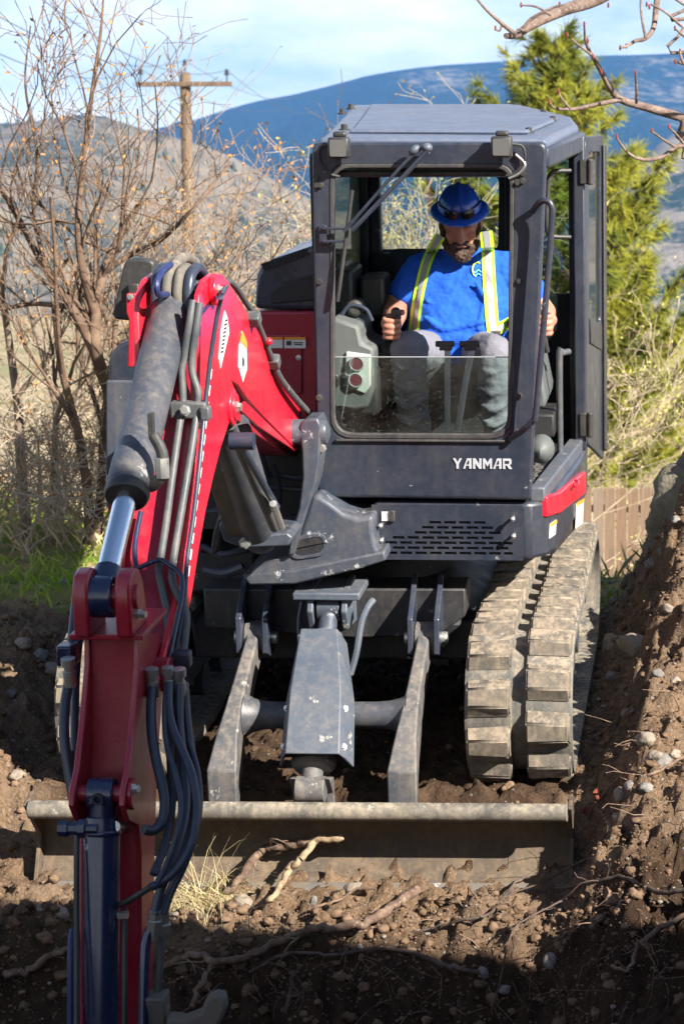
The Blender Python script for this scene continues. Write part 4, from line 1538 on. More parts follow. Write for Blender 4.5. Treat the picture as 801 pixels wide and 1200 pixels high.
# floor with a ribbed mat
b = MB()
b.prism([V((-.02, YC + .08, ZF - .02)), V((.84, YC + .08, ZF - .02)), V((.91, .5, ZF - .02)), V((-.02, .5, ZF - .02))], (0, 0, .02))
b.build('floor_plate', mt['interior'], cab)
b = MB()
for i in range(7):
    for j in range(9):
        x, y = .60 + .032 * i, -.66 + .05 * j
        b.box((x + .015 * (j % 2), y, ZF + .004), (.020, .034, .010))
b.build('floor_mat', mt['arm'], cab)
# rear wall with its two windows
YR = .52
xm = PY(591, 250, YR).x
b = MB()
b.ring(rrect([V((-.03, YR, RZ - .05)), V((xm, YR, RZ - .05)), V((xm, YR, ZF)), V((-.03, YR, ZF))], .03, 5),
       rrect([PY(430, 206, YR), PY(584, 206, YR), PY(583, 293, YR), PY(431, 293, YR)], .035, 5), (0, .05, 0))
b.build('rear_wall', mt['interior'], cab, bev=.006)
b = MB()
b.ring(rrect([V((xm + .003, YR, RZ - .05)), V((.93, YR, RZ - .05)), V((.93, YR, ZF)), V((xm + .003, YR, ZF))], .03, 5),
       rrect([PY(600, 176, YR), PY(670, 176, YR), PY(670, 345, YR), PY(600, 345, YR)], .035, 5), (0, .05, 0))
b.build('rear_wall', mt['interior'], cab, bev=.006)
for x0, x1, y0_, y1_, m_ in ((430, 584, 206, 293, 'glass'), (600, 670, 176, 345, 'glasssun')):
    b = MB()
    b.prism([PY(x0, y0_, YR + .02), PY(x1, y0_, YR + .02), PY(x1, y1_, YR + .02), PY(x0, y1_, YR + .02)], (0, .006, 0))
    b.build('rear_window', mt[m_], cab)
# left wall with its window
XL = -.03
ow = [V((XL, YC + .09, RZ - .05)), V((XL, YR, RZ - .05)), V((XL, YR, ZF)), V((XL, YC + .09, ZF))]
iw = [V((XL, -.70, RZ - .13)), V((XL, .40, RZ - .13)), V((XL, .38, ZF + .50)), V((XL, -.70, ZF + .50))]
b = MB()
b.ring(rrect(ow, .04, 5), rrect(iw, .06, 5), (.035, 0, 0))
b.build('left_wall', mt['interior'], cab, bev=.006)
b = MB()
b.prism([p + V((.012, 0, 0)) for p in iw], (.006, 0, 0))
b.build('side_window', mt['glasssun'], cab)
# right side behind the doorway
b = MB()
ow = [V((.935, .25, RZ - .05)), V((.915, YR, RZ - .05)), V((.915, YR, ZF)), V((.935, .25, ZF))]
iw = [V((.933, .29, RZ - .11)), V((.918, YR - .05, RZ - .11)), V((.918, YR - .05, ZF + .52)), V((.933, .29, ZF + .52))]
b.ring(rrect(ow, .01, 4), rrect(iw, .03, 4), (-.02, 0, 0))
b.build('right_wall', mt['interior'], cab)
# lower windscreen, its top edge free, and the cross bar
b = MB()
gq = [cabp(390, 420) + V((0, .035, 0)), cabp(597, 420) + V((0, .035, 0)), cabp(596, 511) + V((0, .035, 0)), cabp(391, 511) + V((0, .035, 0))]
b.prism(rrect(gq, [.004, .004, .08, .08], 5), (0, .006, 0))
b.build('lower_windscreen', mt['glassdirty'], cab, smooth=False)
b = MB()
q0, q1 = cabp(390, 420) + V((0, .036, 0)), cabp(597, 420) + V((0, .036, 0))
b.tube([q0, q1], .0022, 6)
b.build('glass_edge', mt['silver'], cab)
b = MB()
b.tube([cabp(389, 205) + V((0, .05, 0)), cabp(600, 205) + V((0, .05, 0))], .012, 8)
b.build('cross_bar', mt['plastic'], cab)
b = MB()
b.prism([cabp(392, 195) + V((0, .06, 0)), cabp(598, 195) + V((0, .06, 0)), cabp(598, 204) + V((0, .06, 0)), cabp(392, 204) + V((0, .06, 0))], (0, .004, 0))
b.build('upper_pane', mt['glasssun'], cab)
# grab rail outside the corner post and rails inside the doorway
def rail(pts, r, mat='cab', name='grab_rail', k=5):
    b = MB()
    b.tube(catmull(pts, k), r, 10)
    return b.build(name, mt[mat], cab)
rail([PY(624, 247, YC - .01), PY(629, 240, YC - .055), PY(637, 235, YC - .075), PY(645, 240, YC - .08), PY(646, 260, YC - .08), PY(640, 340, YC - .08), PY(633, 420, YC - .08), PY(627, 486, YC - .08), PY(623, 494, YC - .075), PY(614, 503, YC - .06), PY(597, 514, YC - .012)], .0125)
rail([PY(668, 200, .15), PY(650, 201, .12), PY(643, 208, .10), PY(641, 230, .10), PY(640, 262, .10), PY(645, 276, .12), PY(668, 278, .15)], .010, 'plastic')
rail([PY(657, 545, -.05), PY(656, 538, -.05), PY(655, 420, -.05), PY(658, 414, -.04), PY(666, 412, 0)], .014, 'tubepaint')
# work lamps
for px, py in ((400, 172), (589, 171)):
    lm = MB()
    p = cabp(px, py) + V((0, -.055, 0))
    lm.box(p, (.078, .060, .078))
    lm.box(p + V((0, .02, .048)), (.05, .03, .022))
    lo = lm.build('work_lamp', mt['plastic'], cab, bev=.008, seg=2)
    q = p + V((0, -.031, 0))
    lb = MB()
    lb.prism(rrect([q + V((-.031, 0, .031)), q + V((.031, 0, .031)), q + V((.031, 0, -.031)), q + V((-.031, 0, -.031))], .008, 4), (0, -.004, 0))
    ll = lb.build('lens', mt['lens'], cab)
    lb = MB()
    lb.box(p + V((0, .045, -.01)), (.03, .05, .03))
    lb.build('lamp_bracket', mt['steel'], cab)
    s = 1 if px > 500 else -1
    rail([p + V((s * .03, .02, .01)), p + V((s * .075, .03, .0)), p + V((s * .082, .035, -.05)), p + V((s * .045, .045, -.10)), p + V((.01 * s, .052, -.112))], .005, 'rubber', 'lamp_cable')
rail([cabp(604, 181) + V((0, -.012, 0)), cabp(615, 192) + V((0, -.02, 0)), cabp(608, 203) + V((0, -.015, 0)), cabp(596, 209) + V((0, -.01, 0))], .006, 'steel', 'wire_end')
# wiper and its linkage
rail([cabp(495, 172) + V((0, -.05, 0)), cabp(470, 196) + V((0, -.055, 0)), cabp(405, 270) + V((0, -.05, 0))], .0065, 'cab', 'wiper_rod', 2)
rail([cabp(504, 174) + V((0, -.065, 0)), cabp(480, 200) + V((0, -.065, 0)), cabp(415, 268) + V((0, -.06, 0))], .009, 'cab', 'wiper_arm', 2)
rail([cabp(414, 222) + V((0, -.035, 0)), cabp(406, 285) + V((0, -.035, 0)), cabp(397, 352) + V((0, -.035, 0))], .0075, 'plastic', 'wiper_blade', 2)
b = MB()
b.ball(cabp(502, 172) + V((0, -.055, 0)), (.022, .025, .018), 10, 7)
b.ball(cabp(487, 175) + V((0, -.05, 0)), (.026, .022, .016), 10, 7, Matrix.Rotation(R(-40), 3, 'Y'))
b.build('wiper_motor', mt['guard'], cab)
b = MB()
for py in (267, 282):
    b.box(cabp(392, py) + V((0, -.03, 0)), (.085, .012, .010))
b.box(cabp(379, 275) + V((0, -.012, 0)), (.028, .020, .075))
b.build('wiper_bracket', mt['cab'], cab, bev=.002)
# screws on the frame
for px, py in ((371, 208), (371, 217), (376, 217), (374, 330), (374, 466), (612, 203), (612, 212), (606, 214), (608, 329), (608, 464)):
    b = MB()
    bolt(b, cabp(px, py) + V((0, .002, 0)), (0, -1, 0), .011, .016)
    b.build('frame_bolt', mt['plastic'], cab)
# maker's lettering on the front panel
LX = {'Y': [[(0, 1), (.26, 1), (.5, .62), (.74, 1), (1, 1), (.63, .44), (.63, 0), (.37, 0), (.37, .44)]],
      'A': [[(0, 0), (.24, 0), (.34, .30), (.68, .30), (.68, 0), (.95, 0), (.95, 1), (.45, 1)]],
      'N': [[(0, 0), (.25, 0), (.25, .56), (.68, 0), (.95, 0), (.95, 1), (.70, 1), (.70, .44), (.27, 1), (0, 1)]],
      'M': [[(0, 0), (.22, 0), (.22, .60), (.5, .22), (.78, .60), (.78, 0), (1, 0), (1, 1), (.78, 1), (.5, .60), (.22, 1), (0, 1)]],
      'R': [[(0, 0), (.25, 0), (.25, .34), (.45, .34), (.68, 0), (1, 0), (.72, .38), (.95, .50), (.95, .86), (.80, 1), (0, 1)]]}
HOLE = {'A': [(.42, .46), (.69, .46), (.69, .82), (.60, .82)], 'R': [(.25, .54), (.70, .54), (.70, .80), (.25, .80)]}
word = 'YANMAR'
l0, l1 = cabp(530, 549), cabp(600, 549)
hh = cabp(530, 537).z - l0.z
wd = (l1.x - l0.x) / len(word)
lg = MB()
for i, ch in enumerate(word):
    for poly in LX[ch]:
        q = [l0 + V(((i + x * .90 + .05) * wd + z * .012 * 0, -.004, z * hh)) for x, z in poly]
        lg.prism(q, (0, .006, 0))
lo_ = lg.build('lettering', mt['logo'], cab, smooth=False)
lg = MB()
for i, ch in enumerate(word):
    if ch in HOLE:
        q = [l0 + V(((i + x * .90 + .05) * wd, -.006, z * hh)) for x, z in HOLE[ch]]
        lg.prism(q, (0, .002, 0))
lg.build('letter_counters', mt['cab'], cab, smooth=False)

# door, swung right back
dr = sub('cab_door')
Hb, Ht = PY(674, 520, .27), PY(676, 160, .27)
Eb, Et = PY(703, 540, 1.0), PY(703, 158, 1.0)
Hb.x = Ht.x = .955
Eb.x = Et.x = PY(703, 300, 1.0).x
th = V((.016, -.004, 0))
o_ = rrect([Ht, Et, Eb, Hb], [.06, .06, .06, .06], 5)
def dl(a, c):
    t0 = Ht.lerp(Et, a)
    b0 = Hb.lerp(Eb, a)
    return t0.lerp(b0, c)
b = MB()
b.ring(o_, rrect([dl(.16, .05), dl(.80, .05), dl(.80, .575), dl(.16, .575)], .04, 5), th)
b.build('upper_frame', mt['cab'], dr, bev=.008)
b = MB()
b.prism([dl(.16, .05) + th * .4, dl(.80, .05) + th * .4, dl(.80, .575) + th * .4, dl(.16, .575) + th * .4], th * .12)
b.build('door_glass', mt['glasssun'], dr)
b = MB()
b.prism([dl(.16, .58) + th * 1.08, dl(.80, .58) + th * 1.08, dl(.80, .66) + th * 1.08, dl(.16, .66) + th * 1.08], th * .3)
b.build('inner_panel', mt['plastic'], dr, bev=.006)
b = MB()
b.prism([dl(.88, .03) + th * 1.1, dl(1.0, .03) + th * 1.1, dl(1.0, .97) + th * 1.1, dl(.88, .97) + th * 1.1], th * .8)
b.build('door_seal', mt['rubber'], dr, bev=.006)
for py in (201, 497):
    b = MB()
    p = PY(684, py, .20)
    b.box(p, (.040, .05, .105))
    b.cyl(p + V((.026, -.02, -.055)), p + V((.026, -.02, .055)), .014, n=12)
    b.build('hinge', mt['plastic'], dr, bev=.005)

# ---------------------------------------------------------------- inside the cab
st = sub('operator_seat')
b = MB()
sc_ = PY(530, 420, .02)
b.box((sc_.x, .0, sc_.z - .06), (.50, .52, .13))
b.build('cushion', mt['seat'], st, bev=.04, seg=3)
b = MB()
p, q = PY(520, 400, .27), PY(520, 292, .36)
b.box((p + q) / 2, (.50, .12, (q - p).length), Matrix.Rotation(R(-8), 3, 'X'))
b.build('backrest', mt['seat'], st, bev=.05, seg=3)
b = MB()
b.box((sc_.x, .05, (sc_.z + ZF) / 2 - .06), (.46, .40, sc_.z - ZF - .12))
b.build('seat_base', mt['interior'], st, bev=.02)
b = MB()
b.box((.24, .42, 1.45), (.42, .12, .9))
b.build('rear_bulkhead', mt['interior'], EX, bev=.02)
# left console with two gauges
cs_ = sub('left_console')
yc = -.62
b = MB()
q = [PY(388, 372, yc), PY(420, 382, yc), PY(424, 402, yc), PY(438, 408, yc), PY(438, 455, yc), PY(430, 478, yc), PY(416, 482, yc), PY(388, 478, yc)]
b.prism(q, (0, .34, 0))
b.build('console_body', mt['console'], cs_, bev=.015)
b = MB()
q = [PY(405, 412, yc - .012), PY(434, 416, yc - .012), PY(434, 452, yc - .012), PY(427, 462, yc - .012), PY(402, 452, yc - .012)]
b.prism(q, (0, .02, 0))
b.build('gauge_panel', mt['dialpanel'], cs_, bev=.006)
for px, py in ((418, 426), (417, 445)):
    b = MB()
    p = PY(px, py, yc - .014)
    b.revolve(p, V((0, -1, 0)), [(0, .030), (.012, .031), (.014, .026), (.010, .024)], 20)
    b.build('gauge_rim', mt['silver'], cs_)
    b = MB()
    b.cyl(p, p - V((0, .011, 0)), .0245, n=20)
    b.build('gauge_face', mt['dial'], cs_)
for px, py in ((393, 441), (404, 440)):
    b = MB()
    p = PY(px, py, yc - .012)
    b.revolve(p, V((0, -1, 0)), [(0, .014), (.02, .015), (.024, .010)], 12)
    b.build('knob', mt['plastic'], cs_)
b = MB()
b.box(PY(424, 452, yc + .2), (.18, .3, .20))
b.build('console_foot', mt['interior'], cs_, bev=.02)
# dark equipment behind the console
b = MB()
b.box(PY(405, 340, -.1) , (.10, .30, .20))
b.box(PY(440, 345, -.05), (.10, .22, .17))
b.cyl(PY(415, 362, -.5), PY(418, 358, -.35), .035, n=14)
b.build('radio_unit', mt['plastic'], EX, bev=.015)
b = MB()
b.tube(catmull([PY(398, 372, -.5), PY(410, 358, -.5), PY(428, 362, -.5), PY(436, 376, -.5)], 5), .008, 8)
b.build('cable', mt['hose'], EX)
b = MB()
b.box(PY(408, 333, -.03), (.012, .16, .20))
b.build('instruction_sticker', mt['sticker'], EX)
# left joystick on its bellows (its grip is held)
js = sub('joystick')
J0, J1 = PY(447, 412, -.42), PY(462, 380, -.50)
b = MB()
d_ = (J1 - J0)
b.revolve(J0 - V((0, 0, .05)), d_, [(0, .06), (.02, .062), (.025, .05), (.045, .054), (.05, .042), (.07, .046), (.075, .034), (.095, .036), (.10, .02)], 16)
b.build('bellows', mt['rubber'], js)
b = MB()
b.cyl(J0, J1, .010, n=10)
b.build('stem', mt['plastic'], js)
b = MB()
b.limb([J1 - d_.normalized() * .03, J1 + d_.normalized() * .02, J1 + V((.008, -.012, .050))], [.017, .019, .021], 12, 3)
b.build('grip', mt['plastic'], js)
# right joystick
js = sub('joystick')
J2, J3 = PY(640, 412, -.42), PY(634, 380, -.48)
b = MB()
b.cyl(J2, J3, .012, n=10)
b.build('stem', mt['plastic'], js)
b = MB()
b.limb([J3, J3 + V((-.004, -.01, .06))], [.018, .022], 12)
b.build('grip', mt['plastic'], js)
# travel levers
for px0, px1, pb_ in ((504, 536, 522), (532, 566, 534)):
    lv = sub('travel_lever')
    g = (px0 + px1) / 2
    y = -.62
    b = MB()
    b.tube([PY(px0 + 6, 403, y), PY(px1 - 4, 403, y)], .013, 10)
    b.box(PY(g + 2, 406, y), (.05, .03, .030))
    b.build('handle', mt['rubber'], lv, bev=.005)
    b = MB()
    b.tube([PY(g + 4, 408, y), PY((g + pb_) / 2 + 3, 450, y + .02), PY(pb_ + 2, 505, y + .04)], .0125, 10)
    b.build('rod', mt['logo'], lv)
b = MB()
for px in (508, 556):
    b.box(PY(px, 514, -.55), (.09, .16, .014), Matrix.Rotation(R(-20), 3, 'X'))
b.build('pedals', mt['arm'], EX, bev=.004)
# right console seen through the doorway
rc = sub('right_console')
b = MB()
q = [PY(628, 408, -.20), PY(636, 408, -.20), PY(648, 466, -.20), PY(647, 478, -.20), PY(622, 480, -.20)]
b.prism([p - V((.03, 0, 0)) for p in q], (0, .45, 0))
b.build('console_body', mt['console'], rc, bev=.015)
b = MB()
b.box(PY(634, 492, 0), (.13, .3, .10))
b.build('console_foot', mt['interior'], rc, bev=.01)
b = MB()
b.ball(PY(634, 526, -.45), (.055, .09, .06), 12, 8)
b.build('cloth_bag', mt['console'], EX)

# ---------------------------------------------------------------- hood and red panels left of the cab
hd = sub('engine_hood')
y0 = -.10
b = MB()
q = [PY(298, 362, y0), PY(300, 322, y0), PY(306, 311, y0), PY(318, 304, y0), PY(372, 286, y0), PY(372, 364, y0)]
b.prism(q, (0, .75, 0))
b.build('hood_shell', mt['hood'], hd, bev=.02, seg=3)
b = MB()
for i in range(16):
    t = i / 15
    p = PY(309 + 50 * t, 312.5 - 17.5 * t, y0)
    b.box(p + V((0, -.004, 0)), (.010, .016, .030), Matrix.Rotation(R(-18), 3, 'Y'))
b.build('vent_slots', mt['interior'], hd)
b = MB()
q = [PY(316, 345, y0 - .006), PY(332, 331, y0 - .006), PY(372, 320, y0 - .006), PY(372, 352, y0 - .006), PY(318, 356, y0 - .006)]
b.prism(q, (0, .008, 0))
b.build('hood_recess', mt['interior'], hd, bev=.004)
b = MB()
b.prism([PY(299, 365, y0 - .01), PY(372, 365, y0 - .01), PY(372, 495, y0 - .01), PY(299, 495, y0 - .01)], (0, .7, 0))
b.build('red_panel', mt['redshade'], EX, bev=.01)
b = MB()
b.prism([PY(301, 392, y0 - .022), PY(354, 392, y0 - .022), PY(354, 462, y0 - .022), PY(301, 462, y0 - .022)], (0, .016, 0))
rdoor = b.build('access_door', mt['redshade'], EX, bev=.006)
for x0, x1 in ((313, 331), (333, 358)):
    b = MB()
    b.prism([PY(x0, 395, y0 - .025), PY(x1, 395, y0 - .025), PY(x1, 408, y0 - .025), PY(x0, 408, y0 - .025)], (0, .003, 0))
    so_ = b.build('sticker', mt['sticker'], rdoor, smooth=False)
    b = MB()
    b.prism([PY(x0, 395, y0 - .028), PY(x1, 395, y0 - .028), PY(x1, 398, y0 - .028), PY(x0, 398, y0 - .028)], (0, .003, 0))
    b.build('sticker_band', mt['orange'], rdoor, smooth=False)
b = MB()
p = PY(341, 402, y0 - .027)
b.box(p + V((-.010, 0, 0)), (.020, .003, .018))
b.box(p + V((.03, 0, .002)), (.04, .003, .004))
b.box(p + V((.03, 0, -.006)), (.034, .003, .004))
b.build('pictogram', mt['ink'], rdoor, smooth=False)
b = MB()
p = PY(350, 419, y0 - .022)
b.revolve(p, V((0, -1, 0)), [(0, .012), (.008, .012), (.009, .006)], 12)
b.build('lock', mt['steel'], rdoor)

# rounded tank cover at the far left
b = MB()
yt = -.42
q = rrect([PY(127, 398, yt), PY(212, 398, yt), PY(212, 600, yt), PY(127, 600, yt)], [.12, .02, .02, .05], 6)
b.prism(q, (0, .9, 0))
b.build('tank_cover', mt['cab'], EX, bev=.03, seg=3)
b = MB()
q = rrect([PY(124, 446, yt - .012), PY(200, 446, yt - .012), PY(200, 602, yt - .012), PY(124, 602, yt - .012)], [.012, .012, .02, .05], 6)
b.prism(q, (0, .9, 0))
b.build('tank_side', mt['cast'], EX, bev=.02, seg=3)
b = MB()
q = [PY(127, 560, yt - .03), PY(131, 560, yt - .03), PY(134, 640, yt - .03), PY(130, 640, yt - .03)]
b.prism(q, (0, .5, 0))
b.build('red_edge_strip', mt['redshade'], EX)
# dark machinery behind the boom foot
b = MB()
b.box((-.45, -.35, 1.05), (.80, .5, .40))
b.build('machinery_box', mt['dark'], EX, bev=.02)
b = MB()
b.prism([PY(190, 600, -.62), PY(300, 590, -.62), PY(300, 690, -.62), PY(190, 700, -.62)], (0, .2, 0))
b.build('lower_cover', mt['dark'], EX, bev=.02)
for i, (pp, r) in enumerate(((((300, 560), (320, 556), (350, 560), (372, 552)), .012), (((296, 574), (325, 572), (360, 575)), .010), (((320, 545), (326, 565), (328, 590)), .009),
                             (((305, 530), (312, 552), (310, 580), (320, 600)), .010), (((238, 668), (262, 672), (285, 664)), .02), (((236, 640), (262, 650), (290, 642)), .014))):
    b = MB()
    b.tube(catmull([PY(x, y, -.75 - .02 * i) for x, y in pp], 4), r, 8)
    b.build('machinery_hose', mt['hose'], EX)

# mirror on its red stalk
mr = sub('mirror')
ym = -1.0
b = MB()
q = rrect([PY(146, 302, ym), PY(182, 305, ym), PY(172, 378, ym), PY(130, 374, ym)], [.035, .035, .03, .03], 5)
b.prism(q, (.01, .055, 0))
b.build('housing', mt['plastic'], mr, bev=.015, seg=3)
b = MB()
b.box(PY(157, 340, ym - .015), (.04, .02, .05))
b.build('mount', mt['plastic'], mr, bev=.005)
b = MB()
b.prism([PY(148, 344, ym - .04), PY(159, 344, ym - .04), PY(159, 366, ym - .04), PY(156, 374, ym - .04), PY(156, 430, ym - .04), PY(150, 430, ym - .04), PY(151, 374, ym - .04), PY(148, 366, ym - .04)], (0, .025, 0))
b.build('stalk', mt['red'], mr, bev=.004)
b = MB()
bolt(b, PY(153, 348, ym - .045), (0, -1, 0), .010, .012)
b.build('stalk_bolt', mt['steel'], mr)

# ---------------------------------------------------------------- swing bracket (casting)
sw = sub('swing_bracket')
ys0 = -1.02
b = MB()
q = [PY(366, 580, ys0), PY(374, 581, ys0), PY(388, 590, ys0), PY(402, 601, ys0), PY(418, 607, ys0), PY(437, 604, ys0), PY(437, 622, ys0), PY(441, 640, ys0), PY(450, 656, ys0), PY(420, 664, ys0), PY(372, 676, ys0), PY(345, 683, ys0), PY(300, 684, ys0), PY(288, 676, ys0), PY(300, 664, ys0), PY(338, 650, ys0), PY(350, 628, ys0)]
b.prism(q, (0, .30, 0))
b.build('swing_arm', mt['cast'], sw, bev=.018, seg=3)
b = MB()
q = [PY(284, 674, ys0 - .03), PY(345, 668, ys0 - .03), PY(450, 646, ys0 - .03), PY(452, 657, ys0 - .03), PY(420, 667, ys0 - .03), PY(345, 685, ys0 - .03), PY(292, 686, ys0 - .03)]
b.prism(q, (0, .36, 0))
b.build('swing_flange', mt['cast'], sw, bev=.008, seg=2)
b = MB()
c0 = PY(362, 641, ys0 - .004)
b.ring(rrect([c0 + V((-.075, -.003, .035)), c0 + V((.065, -.003, .062)), c0 + V((.075, -.003, -.03)), c0 + V((-.075, -.003, -.055))], [.045] * 4, 6),
       rrect([c0 + V((-.06, -.003, .022)), c0 + V((.054, -.003, .048)), c0 + V((.06, -.003, -.018)), c0 + V((-.06, -.003, -.042))], [.035] * 4, 6), (0, .02, 0))
b.build('pocket_rim', mt['cast'], sw, bev=.004)
b = MB()
b.prism(rrect([c0 + V((-.06, -.001, .022)), c0 + V((.054, -.001, .048)), c0 + V((.06, -.001, -.018)), c0 + V((-.06, -.001, -.042))], [.035] * 4, 6), (0, .002, 0))
b.build('pocket', mt['dark'], sw)
# upright cheek plates that hold the boom foot
for dx, mat in ((0, 'cast'), (-.30, 'dark')):
    b = MB()
    q = [PY(350, 500, -1.05), PY(356, 492, -1.05), PY(372, 490, -1.05), PY(376, 500, -1.05), PY(374, 540, -1.05), PY(370, 566, -1.05), PY(362, 592, -1.05), PY(352, 622, -1.05), PY(345, 650, -1.05), PY(337, 652, -1.05), PY(340, 628, -1.05), PY(350, 595, -1.05), PY(354, 560, -1.05), PY(353, 530, -1.05)]
    b.prism([p + V((dx, 0, 0)) for p in q], (0, .20, 0))
    b.build('cheek_plate', mt[mat], sw, bev=.008, seg=2)
b = MB()
pc = PY(372, 512, -1.10)
b.revolve(pc + V((-.42, .10, 0)), V((1, 0, 0)), [(0, .03), (0, .05), (.43, .05), (.44, .045), (.45, .02)], 20)
b.build('foot_pin', mt['cast'], sw)
b = MB()
bolt(b, PY(377, 525, -1.02), (0, -1, 0), .014, .02)
b.build('pin_bolt', mt['steel'], sw)
b = MB()
q = [PY(256, 616, -1.25), PY(262, 606, -1.25), PY(300, 628, -1.25), PY(336, 624, -1.25), PY(343, 630, -1.25), PY(338, 640, -1.25), PY(285, 643, -1.25), PY(262, 634, -1.25)]
b.prism(q, (0, .30, 0))
b.build('cylinder_foot', mt['cast'], sw, bev=.008)
b = MB()
bolt(b, PY(287, 636, -1.255), (0, -1, 0), .018, .014)
b.build('foot_bolt', mt['steel'], sw)

# ---------------------------------------------------------------- boom
bm = sub('boom')
XR, XLf = -.09, -.292
plate_px = [(234, 345), (240, 328), (250, 320), (260, 321), (268, 330), (284, 356), (300, 384), (315, 410), (330, 437), (343, 462), (353, 482), (357, 500), (355, 516), (352, 527), (343, 523), (310, 489), (290, 467), (280, 452), (272, 447), (277, 460), (277, 478), (270, 492), (264, 510), (259, 525), (250, 560), (241, 600), (233, 645), (226, 690), (219, 730), (212, 765), (203, 800), (193, 815), (185, 812), (186, 795), (199, 745), (209, 700), (217, 650), (224, 595), (230, 540), (234, 480), (234, 420), (232, 370)]
plate = [PX(x, y, XR) for x, y in plate_px]
pl2 = [(p.y, p.z) for p in plate]
def xprism(mb, poly2, x0, x1):
    mb.prism([V((x0, y, z)) for y, z in poly2], (x1 - x0, 0, 0))
b = MB()
xprism(b, pl2, XR - .018, XR)
b.build('side_plate', mt['red'], bm, bev=.004)
b = MB()
xprism(b, pl2, XLf, XLf + .018)
b.build('side_plate', mt['red'], bm, bev=.004)
# box between the plates, ears left free at the knee
skip = {0, 1, 2, 3, 4, 41}
core = [pl2[i] for i in range(len(pl2)) if i not in skip]
core = [(p.x, p.y) for p in shrink(core, .014)]
b = MB()
xprism(b, core, XLf + .010, XR - .010)
b.build('box_section', mt['redshade'], bm)
# pivot boss for the boom cylinder on the belly
for x in (XR + .004, XLf - .012):
    b = MB()
    p = PX(271, 477, XR)
    b.revolve(V((x - .006, p.y, p.z)), V((1, 0, 0)), [(0, .02), (0, .062), (.012, .062), (.016, .045), (.022, .045), (.022, .01)], 22)
    b.build('pivot_boss', mt['red'], bm, bev=.002)
    b = MB()
    bolt(b, V((x + .016, p.y, p.z)), (1, 0, 0), .016, .014)
    b.build('pivot_bolt', mt['steel'], bm)
# raised patch along the belly of the rear half, with lower lip
b = MB()
q = [PX(x, y, XR + .006) for x, y in ((284, 470), (336, 520), (344, 529), (300, 500), (276, 478))]
b.prism(q, (.010, 0, 0))
b.build('belly_lip', mt['red'], bm, bev=.003)
b = MB()
q = [PX(x, y, XR - .05) for x, y in ((278, 458), (352, 526), (348, 534), (335, 532), (286, 500), (276, 490))]
b.prism(q, (-.14, 0, 0))
b.build('belly_plate', mt['redshade'], bm, bev=.004)
# stickers on the boom side
def bdecal(pxq, mat, off, name='sticker'):
    b = MB()
    b.prism([PX(x, y, XR) + V((off, 0, 0)) for x, y in pxq], (.0015, 0, 0))
    return b.build(name, mat, bm, smooth=False)
bdecal([(263, 364), (266, 372), (268, 390), (262, 415), (258, 432), (256, 420), (259, 385)], mt['sticker'], .0005)
for k in range(9):
    y = 375 + 4.6 * k
    x = 264.2 - .62 * k
    bdecal([(x - 1.6, y), (x + 1.2, y - 1.2), (x + 1.2, y + .9), (x - 1.6, y + 2.1)], mt['ink'], .0025, 'print')
bdecal([(283, 388), (288, 400), (289, 432), (284, 448), (279, 430), (280, 405)], mt['sticker'], .0005)
bdecal([(283, 388), (288, 400), (288.3, 408), (280, 400)], mt['orange'], .0025, 'sticker_band')
bdecal([(283, 418), (285, 421), (285, 428), (283, 430)], mt['ink'], .0025, 'print')
# white dashes along the front edge of the side plate
for k in range(13):
    t0, t1 = k / 13, (k + .62) / 13
    def ep(t):
        x = np.interp(t, [0, .2, .5, .8, 1], [246, 241, 233, 224, 218])
        y = 430 + 250 * t
        return x, y
    (xa, ya), (xb_, yb_) = ep(t0), ep(t1)
    bdecal([(xa - 1.5, ya), (xa + 2.2, ya + 3), (xb_ + 1.8, yb_ + 3), (xb_ - 1.8, yb_)], mt['sticker'], .0005, 'stripe_dash')
# cross weld on the box face near the tip and long seam
# hoses and pipes along the boom ------------------------------------------------
top2 = [(p.y, p.z) for p in plate[36:] + plate[:1]][::-1]   # front (upper) edge of the forward half, from knee down to tip
def on_top(px, py, off=.0):                          # line of sight against the forward face of the boom
    v = ray(px, py)
    best = None
    pts = top2 + [(top2[-1][0] + (top2[-1][0] - top2[-2][0]) * 3, top2[-1][1] + (top2[-1][1] - top2[-2][1]) * 3)]
    for i in range(len(pts) - 1):
        (y0_, z0_), (y1_, z1_) = pts[i], pts[i + 1]
        ey, ez = y1_ - y0_, z1_ - z0_
        ln = math.hypot(ey, ez)
        ny_, nz_ = -ez / ln, ey / ln
        if ny_ > 0:
            ny_, nz_ = -ny_, -nz_
        den = v.y * ny_ + v.z * nz_
        t = ((y0_ + ny_ * off - CL.y) * ny_ + (z0_ + nz_ * off - CL.z) * nz_) / den
        p = CL + v * t
        s = ((p.y - y0_) * ey + (p.z - z0_) * ez) / (ln * ln)
        if -.02 <= s <= 1.02:
            return p
    return PX(px, py, -.15)
def pipe(pp, r, mat='tubepaint', name='hydraulic_pipe', off=None, k=4, parent=bm):
    b = MB()
    b.tube(catmull([on_top(x, y, r + .012 if off is None else off) for x, y in pp], k), r, 10)
    return b.build(name, mt[mat], parent)
pipe([(226, 352), (222, 380), (218, 404), (216, 420), (213, 435), (214, 455), (214, 475), (210, 500), (203, 550), (195, 610), (188, 655), (186, 670), (190, 690), (196, 720), (196, 745), (191, 760), (184, 780), (181, 798)], .0122)
pipe([(234, 355), (230, 385), (227, 405), (225, 425), (226, 440), (232, 460), (231, 478), (227, 510), (219, 560), (209, 620), (202, 665), (203, 685), (212, 705), (218, 720), (217, 745), (213, 780), (211, 800)], .0122)
pipe([(268, 333), (262, 342), (256, 362), (248, 410), (242, 460), (238, 500), (233, 550), (226, 610), (220, 650), (217, 690), (214, 720), (207, 760), (201, 800)], .0072, 'hose', off=.03)
